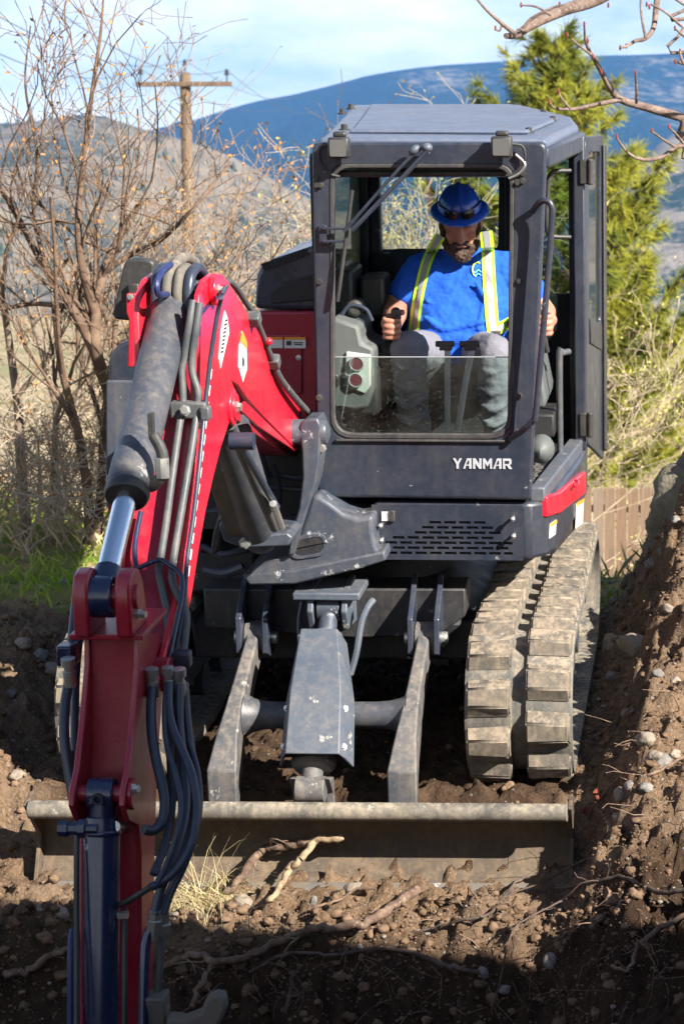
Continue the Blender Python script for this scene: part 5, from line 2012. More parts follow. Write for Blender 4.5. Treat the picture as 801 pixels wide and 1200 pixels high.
pipe([(158, 668), (175, 660), (187, 656), (195, 660), (212, 674), (213, 700), (205, 740), (198, 775), (196, 795)], .0075, 'bluecyl', off=.05)
b = MB()
p = on_top(222, 480, .02)
b.box(p, (.115, .05, .055))
b.build('pipe_clamp', mt['tubepaint'], bm, bev=.008)
b = MB()
bolt(b, on_top(217, 481, .05), (0, -1, .2), .014, .012)
b.build('clamp_bolt', mt['steel'], bm)
b = MB()
p = on_top(241, 484, .03)
b.box(p, (.030, .04, .045))
b.build('pipe_clamp', mt['tubepaint'], bm, bev=.006)
for px, py in ((190, 766), (214, 772)):
    b = MB()
    b.box(on_top(px, py, .03), (.05, .05, .05))
    b.build('pipe_clamp', mt['hose'], bm, bev=.008)
for pp in (((182, 485), (166, 540), (152, 600), (142, 660), (135, 700)), ((178, 487), (160, 545), (146, 605), (137, 660), (128, 705)), ((163, 690), (160, 670), (158, 640), (165, 600))):
    pipe(pp, .008, 'bluecyl', off=.02)
# thick hose along the back of the rear half
b = MB()
hp = [(268, 331), (276, 338), (288, 356), (298, 372), (308, 396), (318, 422), (326, 442), (337, 458), (352, 476), (366, 490), (374, 493)]
b.tube(catmull([PX(x, y - 2, XR - .02 + .012 * i / 2) for i, (x, y) in enumerate(hp)], 4), [.011] * 20 + [.014] * 21, 10)
b.build('boom_hose', mt['tubepaint'], bm)
for px, py in ((297, 374), (320, 424)):
    b = MB()
    b.box(PX(px, py, XR + .012), (.05, .045, .045), Matrix.Rotation(R(35), 3, 'X'))
    b.build('hose_clamp', mt['tubepaint'], bm, bev=.007)
b = MB()
b.ball(PX(315, 400, XR + .02), .014, 10, 8)
b.build('red_cap', mt['red'], bm)
# bundle of hoses over the knee
for i, (px, w) in enumerate(((216, .0), (226, .0), (236, .0), (246, .0))):
    b = MB()
    x = PX(px, 330, -.20).x
    x = -.245 + .035 * i
    k0 = plate[0]
    pts = [V((x, k0.y + .07, k0.z - .10)), V((x, k0.y + .07, k0.z + .0)), V((x + .004, k0.y + .11, k0.z + .055)), V((x + .01, k0.y + .20, k0.z + .055)), V((x + .012, k0.y + .36, k0.z - .05))]
    b.tube(catmull(pts, 5), .0175, 10)
    b.build('knee_hose', mt['hosedirt' if i in (1, 2) else 'hose'], bm)

# arm cylinder on top of the boom
ac = sub('arm_cylinder')
XC = -.2035
P0, P1 = PX(206, 340, XC), PX(120, 699, XC)
ax = (P1 - P0).normalized()
b = MB()
tg = (PX(150, 584, XC) - P0).length
b.revolve(P0, ax, [(.055, .042), (.085, .058), (.11, .0625), (tg - .13, .0625), (tg - .125, .0645), (tg - .03, .065), (tg - .02, .061)], 30)
b.build('barrel', mt['cylinder'], ac)
b = MB()
b.revolve(P0 + ax * (tg - .022), ax, [(0, .05), (0, .064), (.018, .066), (.036, .061), (.040, .045)], 30)
b.build('gland', mt['plastic'], ac, bev=.003)
b = MB()
b.cyl(P0 + ax * (tg - .03), P1, .033, n=26)
b.build('rod', mt['chrome'], ac)
b = MB()
b.revolve(P1 - V((.036, 0, 0)), V((1, 0, 0)), [(0, .03), (0, .060), (.072, .060), (.072, .03)], 24)
b.cyl(P1 - ax * .10, P1, .040, .046, n=18)
b.build('rod_eye', mt['bluecyl'], ac, bev=.004)
b = MB()
b.revolve(P0 - V((.045, 0, 0)), V((1, 0, 0)), [(0, .03), (0, .062), (.09, .062), (.09, .03)], 24)
b.cyl(P0, P0 + ax * .09, .055, .058, n=18)
b.build('base_eye', mt['cast'], ac, bev=.004)
b = MB()
b.cyl(V((XLf - .012, P0.y, P0.z)), V((XR + .012, P0.y, P0.z)), .033, n=18)
b.build('base_pin', mt['cast'], ac, bev=.003)
b = MB()
b.cyl(V((XR + .0, P0.y, P0.z)), V((XR + .022, P0.y, P0.z)), .048, n=20)
b.build('pin_boss', mt['red'], ac, bev=.004)
b = MB()
bolt(b, V((XR + .022, P0.y, P0.z)), (1, 0, 0), .015, .016)
b.build('pin_bolt', mt['steel'], ac)
b = MB()
q = [PX(x, y, XC) + V((0, -.05, 0)) for x, y in ((205, 343), (205, 325), (209, 312), (214, 303), (222, 300), (232, 306))]
b.tube(catmull(q, 5), .019, 12)
b.build('supply_hose', mt['hosedirt'], ac)
b = MB()
p, q_ = q[0], q[1]
d_ = (q_ - p).normalized()
b.revolve(p - d_ * .035, d_, [(0, .020), (0, .028), (.045, .028), (.05, .022), (.10, .022)], 6)
b.build('hose_fitting', mt['steel'], ac)
b = MB()
q = [PX(x, y, XC) for x, y in ((196, 345), (186, 345), (184, 332), (190, 318), (200, 310))]
b.tube(catmull(q, 4), .0105, 8)
b.build('supply_hose', mt['navyhose'], ac)
b = MB()
rb_ = P0 + ax * (tg - .07) + V((.072, -.02, 0))
b.box(rb_ + V((0, 0, .16)), (.014, .03, .07))
b.tube(catmull([rb_ + V((.005, 0, .13)), rb_ + V((.03, -.01, .08)), rb_ + V((.03, -.015, .02)), rb_ + V((.0, -.01, -.02)), rb_ + V((-.02, 0, -.02))], 4), .017, 10)
b.build('port_elbow', mt['plastic'], ac, bev=.002)
b = MB()
b.revolve(rb_ + V((.03, -.015, .035)), V((0, 0, 1)), [(-.03, .02), (0, .021), (.03, .02)], 8)
b.build('elbow_fitting', mt['steel'], ac)

# boom lift cylinder under the boom
bcy = sub('boom_cylinder')
Q0, Q1 = PX(262, 484, -.20), PX(308, 636, -.20)
d_ = (Q1 - Q0).normalized()
LQ = (Q1 - Q0).length
b = MB()
b.revolve(Q0, d_, [(.0, .05), (.02, .066), (.05, .078), (LQ * .92, .078), (LQ * .97, .066), (LQ, .05)], 26)
b.build('barrel', mt['cylinder'], bcy)
b = MB()
b.tube([PX(270, 498, -.10), PX(322, 618, -.10)], .020, 10)
b.build('side_pipe', mt['tubepaint'], bcy)
b = MB()
gq = [Q0 + d_ * .08 + V((-.11, -.08, 0)), Q0 + d_ * .08 + V((.02, -.10, 0)), Q1 - d_ * .08 + V((.02, -.10, 0)), Q1 - d_ * .08 + V((-.11, -.08, 0))]
b.prism(gq, (0, .02, -.005))
b.build('cylinder_shield', mt['hosedirt'], bcy, bev=.004)
b = MB()
b.cyl(PX(281, 520, -.06), PX(324, 594, -.06), .013, n=10)
b.cyl(PX(280, 517, -.06) - V((.03, 0, 0)), PX(280, 517, -.06) + V((.05, 0, 0)), .030, n=14)
b.build('link_hose', mt['hose'], bcy)
b = MB()
b.cyl(PX(320, 590, -.05), PX(330, 618, -.05), .014, n=8)
b.build('hose_fitting', mt['steel'], bcy)

# ---------------------------------------------------------------- stick (dipper arm)
sk = sub('stick')
SX0, SX1 = -.268, -.112
fr2 = [(PX(x, y, SX1).y, PX(x, y, SX1).z) for x, y in ((164, 742), (166, 800), (166, 900), (166, 1000), (166, 1200))]
y_t, z_t = fr2[0]
y_b, z_b = fr2[-1]
y_b2, z_b2 = y_b + (y_b - y_t) * .55, z_b - (z_t - z_b) * .55
bk = [(PX(x, y, SX1).y, PX(x, y, SX1).z) for x, y in ((178, 1200), (181, 1000), (184, 900), (190, 820), (192, 770), (186, 742))]
prof = [fr2[0], fr2[1], fr2[2], fr2[3], fr2[4], (y_b2, z_b2), (y_b2 + .14, z_b2)] + [(y, z) for y, z in bk]
b = MB()
xprism(b, prof, SX0 + .012, SX1 - .012)
b.build('box_section', mt['redshade'], sk, bev=.004)
for x in (SX0, SX1 - .016):
    b = MB()
    f2 = [PX(px, py, SX1) for px, py in ((163, 742), (163, 780), (157, 850), (152, 900), (147, 925), (146, 945), (152, 962), (163, 968))]
    q2 = [(p.y, p.z) for p in f2] + [(y, z) for y, z in fr2[3:]] + [(y_b2, z_b2), (y_b2 + .145, z_b2)] + [(y + .004, z) for y, z in bk]
    xprism(b, q2, x, x + .016)
    b.build('side_plate', mt['redshade'], sk, bev=.003)
# cap plate and the fork that takes the rod eye
pt_ = PX(164, 742, SX1)
b = MB()
b.box(((SX0 + SX1) / 2, pt_.y + .08, pt_.z + .006), (SX1 - SX0 + .05, .30, .016))
b.build('cap_plate', mt['redshade'], sk, bev=.003)
for x0 in (SX0 - .003, SX1 - .041):
    b = MB()
    q = [(-.062, -.105), (-.066, -.02), (-.062, .04), (-.040, .072), (.01, .082), (.06, .066), (.095, .02), (.12, -.105)]
    b.prism([V((x0, P1.y + y, P1.z + z)) for y, z in q], (.044, 0, 0))
    b.build('fork_plate', mt['redshade'], sk, bev=.008)
b = MB()
b.cyl(V((SX0 - .012, P1.y, P1.z)), V((SX1 + .014, P1.y, P1.z)), .036, n=18)
b.build('fork_pin', mt['redshade'], sk, bev=.003)
b = MB()
bolt(b, V((SX1 + .010, P1.y - .02, P1.z - .045)), (1, -.2, 0), .012, .026)
b.build('fork_bolt', mt['steel'], sk)
# hinge pin boss of boom and stick
ph_ = PX(192, 790, XR)
b = MB()
b.cyl(V((XLf - .02, ph_.y, ph_.z)), V((XR + .02, ph_.y, ph_.z)), .05, n=20)
b.build('hinge_pin', mt['redshade'], sk, bev=.004)

# bucket cylinder on the front of the stick
bk_ = sub('bucket_cylinder')
XB = -.190
R0 = PX(120, 930, XB)
R1 = PX(118, 1190, XB)
d_ = (R1 - R0).normalized()
b = MB()
b.revolve(R0, d_, [(.06, .03), (.065, .044), (.09, .0475), (.10, .050), (1.0, .050), (1.0, .03)], 28)
b.build('barrel', mt['bluecyl'], bk_)
b = MB()
b.revolve(R0 + d_ * .10, d_, [(0, .0505), (.004, .0535), (.012, .0535), (.016, .0505)], 28)
b.build('weld_ring', mt['bluecyl'], bk_)
b = MB()
b.cyl(R0, R0 + d_ * .1, .036, n=18)
b.revolve(R0 - V((.036, 0, 0)), V((1, 0, 0)), [(0, .02), (0, .045), (.072, .045), (.072, .02)], 20)
b.build('base_eye', mt['bluecyl'], bk_, bev=.003)
b = MB()
b.ring([R0 + V((.018 * cos(a), -.046, .018 * sin(a))) for a in np.linspace(.5, 5.6, 14)], [R0 + V((.011 * cos(a), -.046, .011 * sin(a))) for a in np.linspace(.5, 5.6, 14)], (0, -.006, 0))
b.build('grease_ring', mt['plastic'], bk_)
b = MB()
b.cyl(V((SX0 - .012, R0.y, R0.z)), V((SX1 + .012, R0.y, R0.z)), .024, n=16)
b.build('base_pin', mt['redshade'], bk_, bev=.003)
b = MB()
b.cyl(V((SX1, R0.y, R0.z)), V((SX1 + .014, R0.y, R0.z)), .045, n=20)
b.build('pin_boss', mt['redshade'], bk_, bev=.003)
b = MB()
bolt(b, V((SX1 + .012, R0.y - .02, R0.z + .02)), (1, -.3, .2), .013, .02)
b.build('boss_bolt', mt['steel'], bk_)
# side ports
b = MB()
pp = PX(146, 964, XB) + V((0, -.03, 0))
p2 = PX(160, 966, XB) + V((.0, -.03, 0))
b.cyl(R0 + d_ * .085 + V((.04, -.02, 0)), p2 + V((.01, 0, 0)), .016, n=12)
b.revolve(p2 + V((-.02, 0, 0)), V((1, 0, 0)), [(0, .02), (0, .024), (.05, .024), (.05, .018)], 6)
b.build('port_fitting', mt['steel'], bk_)
b = MB()
p3 = PX(72, 968, XB) + V((0, -.02, 0))
b.revolve(p3, V((1, 0, 0)), [(0, .022), (.025, .024), (.027, .018), (.05, .018), (.052, .026), (.07, .026), (.072, .014), (.10, .014)], 8)
b.build('port_fitting', mt['bluecyl'], bk_)
# pipe guards and pipes beside the cylinder
def dpipe(pp, d, r, mat, name, parent=sk, k=4, n=10):  # points with their distances from the camera
    b = MB()
    b.tube(catmull([CL + ray(x, y) * dd for (x, y), dd in zip(pp, d)], k), r, n)
    return b.build(name, mt[mat], parent)
dpipe([(91, 968), (90, 1000), (90, 1100), (90, 1210)], [6.30, 6.28, 6.25, 6.2], .008, 'plastic', 'hydraulic_pipe')
dpipe([(98, 970), (96, 1020), (96, 1210)], [6.36, 6.33, 6.28], .010, 'redshade', 'hydraulic_pipe')
dpipe([(147, 1065), (146, 1100), (146, 1210)], [6.33, 6.3, 6.26], .008, 'plastic', 'hydraulic_pipe')
b = MB()
b.box(CL + ray(144, 1072) * 6.31, (.030, .02, .016))
b.build('pipe_clip', mt['steel'], sk)
dpipe([(86, 1090), (84, 1102), (83, 1130), (83, 1210)], [6.30, 6.28, 6.26, 6.25], .010, 'navyhose', 'hydraulic_pipe')

# flexible hoses -----------------------------------------------------------------
hs = sub('hose_bundle')
def fhose(pp, d, r, mat='hose'):
    return dpipe(pp, np.interp(np.linspace(0, 1, len(pp)), np.linspace(0, 1, len(d)), d), r, mat, 'flexible_hose', hs, 5, 12)
fhose([(179, 800), (177, 830), (178, 860), (183, 890), (189, 915), (193, 940), (190, 962), (180, 973), (168, 972)], [6.50, 6.40, 6.32, 6.26], .0145)
fhose([(198, 800), (198, 830), (203, 855), (214, 880), (224, 905), (230, 935), (230, 960), (224, 990), (210, 1015), (192, 1032), (176, 1040)], [6.50, 6.42, 6.32, 6.24, 6.2], .0120)
fhose([(211, 802), (210, 840), (212, 870), (215, 895), (218, 930), (216, 960), (208, 990), (197, 1020), (186, 1050), (181, 1072)], [6.52, 6.46, 6.36, 6.26, 6.24], .0135)
fhose([(195, 800), (193, 840), (196, 875), (205, 905), (212, 940), (208, 975), (196, 1010), (184, 1035)], [6.50, 6.42, 6.32, 6.25, 6.2], .0085)
fhose([(208, 800), (213, 840), (222, 872), (231, 905), (234, 940), (229, 975), (217, 1012), (200, 1048), (192, 1072)], [6.56, 6.5, 6.40, 6.30, 6.26], .0100)
fhose([(216, 800), (219, 840), (224, 880), (228, 915), (227, 950), (220, 985), (209, 1020), (196, 1055), (190, 1075)], [6.55, 6.5, 6.42, 6.34, 6.3], .0125)
fhose([(214, 800), (216, 835), (220, 875), (224, 912), (224, 945), (217, 985), (206, 1025), (192, 1060), (186, 1078)], [6.58, 6.53, 6.45, 6.37, 6.33], .0095)
fhose([(207, 800), (205, 850), (207, 895), (212, 935), (211, 970), (202, 1005), (188, 1040), (182, 1070)], [6.57, 6.52, 6.44, 6.36, 6.3], .0095)
fhose([(203, 800), (200, 850), (200, 900), (202, 935), (198, 970), (190, 1000), (180, 1025)], [6.54, 6.5, 6.44, 6.36, 6.3], .012)
fhose([(176, 1040), (160, 1050), (146, 1058), (135, 1062)], [6.26, 6.28, 6.32], .009, 'plastic')
fhose([(90, 700), (87, 730), (84, 760), (82, 790), (76, 830), (76, 870), (82, 910), (88, 945)], [6.62, 6.55, 6.45, 6.40, 6.38], .0150)
fhose([(97, 700), (94, 740), (90, 780), (88, 830), (88, 880), (92, 930)], [6.66, 6.6, 6.5, 6.44], .0120)
fhose([(84, 880), (84, 920), (90, 960), (96, 990)], [6.42, 6.38, 6.36], .008)
for px, py, d, r in ((179, 802, 6.50, .018), (211, 802, 6.53, .018), (198, 800, 6.51, .015), (82, 790, 6.45, .018), (204, 806, 6.54, .014)):
    b = MB()
    p = CL + ray(px, py) * d
    b.revolve(p - V((0, 0, .035)), V((0, -.1, 1)), [(0, r), (.045, r), (.047, r * .8), (.06, r * .8), (.062, r * 1.15), (.085, r * 1.15), (.087, r * .7)], 10)
    b.build('hose_fitting', mt['steel'], hs)
for px, py, d in ((82, 770, 6.48), (86, 768, 6.5)):
    b = MB()
    b.box(CL + ray(px - 4, py - 3) * d, (.045, .05, .06))
    b.build('hose_clamp', mt['bluecyl'], hs, bev=.006)
# fittings and pipes below the bundle
for px, py, d in ((180, 1078, 6.25), (190, 1082, 6.30)):
    b = MB()
    p = CL + ray(px, py) * d
    b.revolve(p - V((0, 0, .03)), V((.1, 0, 1)), [(-.03, .014), (0, .016), (.002, .023), (.03, .023), (.032, .018), (.06, .018)], 6)
    b.build('hose_fitting', mt['steel'], hs)
fhose([(179, 1085), (172, 1100), (169, 1130), (167, 1210)], [6.26, 6.25, 6.22], .014, 'bluecyl')
fhose([(189, 1090), (188, 1120), (186, 1150), (184, 1175)], [6.31, 6.28, 6.26], .011, 'plastic')
# bucket link at the very bottom
lk = sub('bucket_link')
b = MB()
b.box(CL + ray(185, 1182) * 6.26, (.055, .07, .09))
b.build('valve_block', mt['edge'], lk, bev=.006)
b = MB()
q = [CL + ray(x, y) * 6.20 for x, y in ((195, 1192), (215, 1195), (235, 1187), (240, 1172), (250, 1166), (262, 1168), (265, 1182), (260, 1195), (250, 1212), (230, 1225), (195, 1225))]
b.prism(q, (0, .05, 0))
b.build('link_plate', mt['edge'], lk, bev=.010)
# bucket standing on the trench floor, below the frame
bu = sub('bucket')
by, bz = y_b2, z_b2
b = MB()
outl = [(.10, .05), (.16, -.10), (.12, -.32), (-.05, -.46), (-.30, -.44), (-.42, -.32)]
inl = [(-.40, -.31), (-.29, -.42), (-.05, -.435), (.10, -.31), (.135, -.10), (.08, .05)]
rings = []
for x in (-.45, .07):
    rings.append([V((x, by + dy, bz + dz)) for dy, dz in outl + inl])
b.loft(rings)
b.build('bucket_shell', mt['dark'], bu, bev=.004)
for x in (-.452, .055):
    b = MB()
    b.prism([V((x, by + dy, bz + dz)) for dy, dz in outl], (.02, 0, 0))
    b.build('bucket_side', mt['dark'], bu, bev=.004)
for k in range(5):
    b = MB()
    x = -.43 + .12 * k
    b.prism([V((x, by - .40, bz - .31)), V((x + .05, by - .40, bz - .31)), V((x + .04, by - .50, bz - .24)), V((x + .01, by - .50, bz - .24))], (0, .02, -.03))
    b.build('bucket_tooth', mt['edge'], bu)
# ================================================================ the operator
from mathutils.bvhtree import BVHTree
SEAT = PY(530, 418, .02)

def organic(mb, name, mat, voxel, parent=None, smooth_it=4, disp=0.0, dscale=.05):
    me = mb.mesh(name, True)
    o = link(name, me, mat, parent)
    m = o.modifiers.new('union', 'REMESH')
    m.mode = 'VOXEL'
    m.voxel_size = voxel
    m.use_smooth_shade = True
    s = o.modifiers.new('soften', 'SMOOTH')
    s.iterations = smooth_it
    s.factor = .5
    if disp:
        tx = bpy.data.textures.new(name + '_folds', 'CLOUDS')
        tx.noise_scale = dscale
        d = o.modifiers.new('folds', 'DISPLACE')
        d.texture = tx
        d.strength = disp
        d.mid_level = .5
        d.texture_coords = 'LOCAL'
    return o

HC = PY(539, 262, -.10)                               # middle of the head
HR = Matrix.Rotation(R(19), 3, 'X') @ Matrix.Rotation(R(6), 3, 'Z')   # looks down and slightly aside
def hp(x, y, z):
    return HC + HR @ V((x, y, z))

b = MB()
b.ball(hp(0, .012, .022), (.078, .096, .098), 20, 14, HR)
b.ball(hp(0, -.026, -.045), (.062, .068, .072), 18, 12, HR)
b.ball(hp(0, -.050, -.085), (.040, .040, .030), 14, 10, HR)           # chin
b.limb([hp(0, -.086, .018), hp(0, -.104, -.014), hp(0, -.108, -.030)], [.010, .014, .015], 10, 3)   # nose
for s in (-1, 1):
    b.ball(hp(s * .014, -.098, -.032), (.009, .010, .008), 8, 6)     # nostril wings
    b.ball(hp(s * .034, -.083, .022), (.020, .012, .008), 10, 6, HR)  # brow
    b.ball(hp(s * .042, -.070, -.022), (.022, .016, .018), 10, 8, HR)  # cheek
    b.ball(hp(s * .082, .012, -.010), (.010, .022, .034), 10, 8, HR)  # ear
b.limb([hp(-.022, -.092, -.060), hp(0, -.098, -.058), hp(.022, -.092, -.060)], [.006, .008, .006], 8, 3)  # lip
b.limb([hp(0, .02, -.05), PY(541, 300, -.02), PY(541, 322, .02)], [.064, .066, .085], 16, 4)
# torso under the shirt, pelvis, thighs and shins under the trousers
b.limb([PY(541, 325, .0), PY(538, 365, -.02), PY(534, 412, .0)], [.11, .14, .15], 18, 4)
LSH, LEL, LWR = PY(492, 322, -.01), PY(463, 362, -.09), PY(460, 383, -.42)
RSH, REL, RWR = PY(600, 322, -.01), PY(637, 366, -.06), PY(634, 386, -.40)
b.limb([PY(541, 318, .02), LSH], [.07, .062], 12)
b.limb([PY(541, 318, .02), RSH], [.07, .062], 12)
b.limb([LSH, LSH.lerp(LEL, .55) + V((-.006, 0, 0)), LEL], [.066, .058, .050], 14, 4)
b.limb([LEL, LEL.lerp(LWR, .35), LWR], [.050, .050, .031], 14, 4)
b.limb([RSH, RSH.lerp(REL, .55), REL], [.066, .058, .050], 14, 4)
b.limb([REL, REL.lerp(RWR, .35), RWR], [.050, .050, .031], 14, 4)
LHP, LKN, LAN = PY(508, 416, .0), PY(478, 409, -.50), PY(487, 510, -.50)
RHP, RKN, RAN = PY(560, 416, .0), PY(579, 414, -.50), PY(583, 512, -.48)
for h, k, a in ((LHP, LKN, LAN), (RHP, RKN, RAN)):
    b.limb([h, h.lerp(k, .5), k], [.088, .078, .058], 14, 4)
    b.limb([k, k.lerp(a, .4), a], [.056, .054, .040], 14, 4)
# hands: palm, four separate fingers and a thumb closed on the joystick grip
def hand(wr, gc, s):                                  # s: side of the grip where the palm sits (-1 viewer's left)
    b.limb([wr, gc + V((s * .034, .030, -.006))], [.029, .030], 12)
    b.ball(gc + V((s * .036, .008, -.012)), (.017, .034, .044), 14, 10)
    for k, (z, ln) in enumerate(((.018, .94), (-.006, 1.0), (-.029, .95), (-.051, .80))):
        q = [gc + V((s * .040, -.010, z)), gc + V((s * .036, -.038 * ln - .004, z - .002)), gc + V((s * .010, -.050 * ln, z - .004)), gc + V((-s * .018 * ln, -.036, z - .005)), gc + V((-s * .020 * ln, -.018, z - .005))]
        b.limb(q, [.0115, .0112, .0105, .0098, .0088], 10, 4)
    b.limb([gc + V((s * .026, .028, .006)), gc + V((-s * .004, .034, .030)), gc + V((-s * .026, .016, .042)), gc + V((-s * .030, -.012, .040))], [.015, .0135, .0118, .0098], 10, 4)
GC = J1 + V((.004, -.004, .006))
hand(LWR, GC, -1)
hand(RWR, J3 + V((-.002, -.004, .02)), 1)
person = organic(b, 'person', mt['skin'], .0045, None, 3)
tag(person, 'bearded man in blue shirt and blue hard hat seated at the excavator levers looking down', 'person')
person.data.transform(Matrix.Translation(-SEAT))
person.matrix_world = M @ Matrix.Translation(SEAT)

def wear(o):
    o.parent = person
    o.location = -SEAT
    return o

# shirt
b = MB()
rings = []
for row, cx, hw, yc_, hd_ in ((288, 541, 20, -.01, .062), (298, 541, 24, -.01, .072), (305, 541, 44, .0, .085), (312, 541, 62, .0, .105), (324, 541, 70, .0, .128), (345, 540, 66, -.01, .150),
                              (368, 538, 62, -.02, .168), (392, 535, 60, -.03, .180), (412, 533, 60, -.02, .178), (424, 533, 56, .0, .165)):
    c = PY(cx, row, yc_)
    w = hw / 280.0
    ring = []
    for k in range(28):
        a = 2 * pi * k / 28
        sx_ = abs(cos(a)) ** .8 * (1 if cos(a) > 0 else -1)
        sy_ = abs(sin(a)) ** .8 * (1 if sin(a) > 0 else -1)
        ring.append(c + V((w * sx_, hd_ * sy_, 0)))
    rings.append(ring)
b.loft(rings[::-1])
for sh, el, sg in ((LSH, LEL, -1), (RSH, REL, 1)):
    e = sh.lerp(el, .58)
    b.limb([PY(541 + sg * 32, 316, .0), sh + V((sg * -.01, 0, .004)), sh.lerp(el, .3), e], [.085, .088, .083, .074], 18, 5)
# soft folds across the belly
for (x0, y0), (x1, y1), (x2, y2), r in (((500, 352), (525, 366), (560, 360), .016), ((498, 372), (522, 386), (565, 376), .017), ((510, 396), (535, 402), (570, 392), .016), ((556, 330), (566, 352), (560, 385), .012), ((494, 392), (512, 404), (540, 410), .015)):
    q = []
    for x, y in ((x0, y0), (x1, y1), (x2, y2)):
        q.append(PY(x, y, -.155 if y < 370 else -.192))
    b.limb(q, [r * .5, r, r * .5], 10, 5)
shirt = wear(organic(b, 'shirt', mt['shirt'], .006, None, 4, .022, .055))

# trousers
b = MB()
b.ball(PY(533, 416, .02), (.19, .15, .11), 18, 12)
for h, k, a in ((LHP, LKN, LAN), (RHP, RKN, RAN)):
    b.limb([h, h.lerp(k, .5), k], [.104, .092, .074], 18, 5)
    b.limb([k + V((0, .0, .0)), k.lerp(a, .3) + V((0, -.012, 0)), k.lerp(a, .65), a], [.073, .070, .063, .060], 18, 5)
    for t, r in ((.18, .016), (.42, .015), (.62, .017), (.80, .016)):
        p = k.lerp(a, t)
        b.limb([p + V((-.07, -.035, .02)), p + V((-.01, -.075, -.008)), p + V((.06, -.045, .025))], [r * .5, r, r * .5], 8, 4)
wear(organic(b, 'trousers', mt['trouser'], .006, None, 4, .014, .05))
b = MB()
for a in (LAN, RAN):
    b.limb([a + V((0, .06, -.05)), a + V((0, -.05, -.06)), a + V((.0, -.17, -.075))], [.055, .052, .042], 14, 4)
    b.limb([a + V((0, .03, .06)), a + V((0, .04, -.05))], [.058, .058], 14)
wear(organic(b, 'boots', mt['interior'], .007, None, 3))

# beard and hair
b = MB()
b.ball(hp(0, -.048, -.096), (.054, .050, .040), 16, 12, HR)
b.ball(hp(0, -.064, -.112), (.044, .044, .036), 16, 12, HR)
for s in (-1, 1):
    b.limb([hp(s * .076, -.006, .006), hp(s * .073, -.026, -.040), hp(s * .052, -.056, -.082), hp(s * .015, -.080, -.098)], [.008, .013, .022, .024], 12, 4)
    b.limb([hp(0, -.100, -.044), hp(s * .026, -.092, -.052), hp(s * .040, -.078, -.076)], [.0085, .011, .012], 10, 4)
b.ball(hp(0, .05, -.025), (.070, .055, .055), 14, 10, HR)
wear(organic(b, 'beard', mt['hair'], .0042, None, 2, .012, .010))

# hard hat with a full brim
b = MB()
NH = 40
rings = []
for t, rz in ((0, 0), (.25, 0), (.5, 0), (.7, 0), (.85, 0), (.95, 0), (1.0, 0)):
    a = t * pi / 2
    rr_ = cos(a)
    zz = sin(a)
    ring = []
    for k in range(NH):
        th_ = 2 * pi * k / NH
        rx, ry = .094, .112
        # three moulded ridges run from front to back over the crown
        x = rx * cos(th_) * rr_
        lift = 0
        for xr, hgt in ((0, .010), (-.036, .006), (.036, .006)):
            lift += hgt * math.exp(-((x - xr) / .009) ** 2) * min(1, zz * 1.6)
        ring.append(hp(x, .014 + ry * sin(th_) * rr_, .052 + .098 * zz + lift + .012))
    rings.append(ring)
b.loft(rings)
crown = wear(b.build('hard_hat', mt['hat'], None, ang=60))
b = MB()
rings = []
for f, dz in ((.98, .006), (1.12, -.002), (1.27, -.012), (1.30, -.020), (1.26, -.022), (.95, -.008)):
    ring = []
    for k in range(NH):
        th_ = 2 * pi * k / NH
        e = 1.0 + .03 * max(0, -sin(th_)) * (1 if f > 1.1 else 0)
        ring.append(hp(.094 * f * cos(th_) * e, .014 + .112 * f * sin(th_) * e, .064 + dz + .012 * abs(cos(th_)) ** 2 * (1 if f > 1.1 else 0)))
    rings.append(ring)
b.loft(rings, cap=False)
br = b.build('brim', mt['hat'], crown, ang=60)
# sunglasses resting on the front of the hat
b = MB()
def crown_pt(th_, z, off):
    z = z + .012
    a = math.asin(min(max((z - .064) / .098, 0), .98))
    return hp((.094 + off) * cos(th_) * cos(a), .014 + (.112 + off) * sin(th_) * cos(a), z)
for s in (-1, 1):
    q = []
    for u, z in ((.06, .074), (.10, .085), (.5, .088), (.66, .080), (.60, .062), (.35, .052), (.12, .058)):
        q.append(crown_pt(-pi / 2 + s * u, z, .012))
    c = sum(q, V()) / len(q)
    b.loft([[c + (p - c) * 1.0 for p in q], [p + HR @ V((0, -.006, 0)) for p in q], [c + HR @ V((0, -.009, 0)) + (p - c) * .6 for p in q]])
b.limb([crown_pt(-pi / 2 - .1, .080, .014), crown_pt(-pi / 2, .083, .016), crown_pt(-pi / 2 + .1, .080, .014)], [.003, .003, .003], 6, 3)
for s in (-1, 1):
    b.tube([crown_pt(-pi / 2 + s * u, .082 + .008 * u, .008) for u in (.62, .9, 1.2, 1.5, 1.8)], .0035, 6)
wear(b.build('sunglasses', mt['sunglass'], None, ang=50))

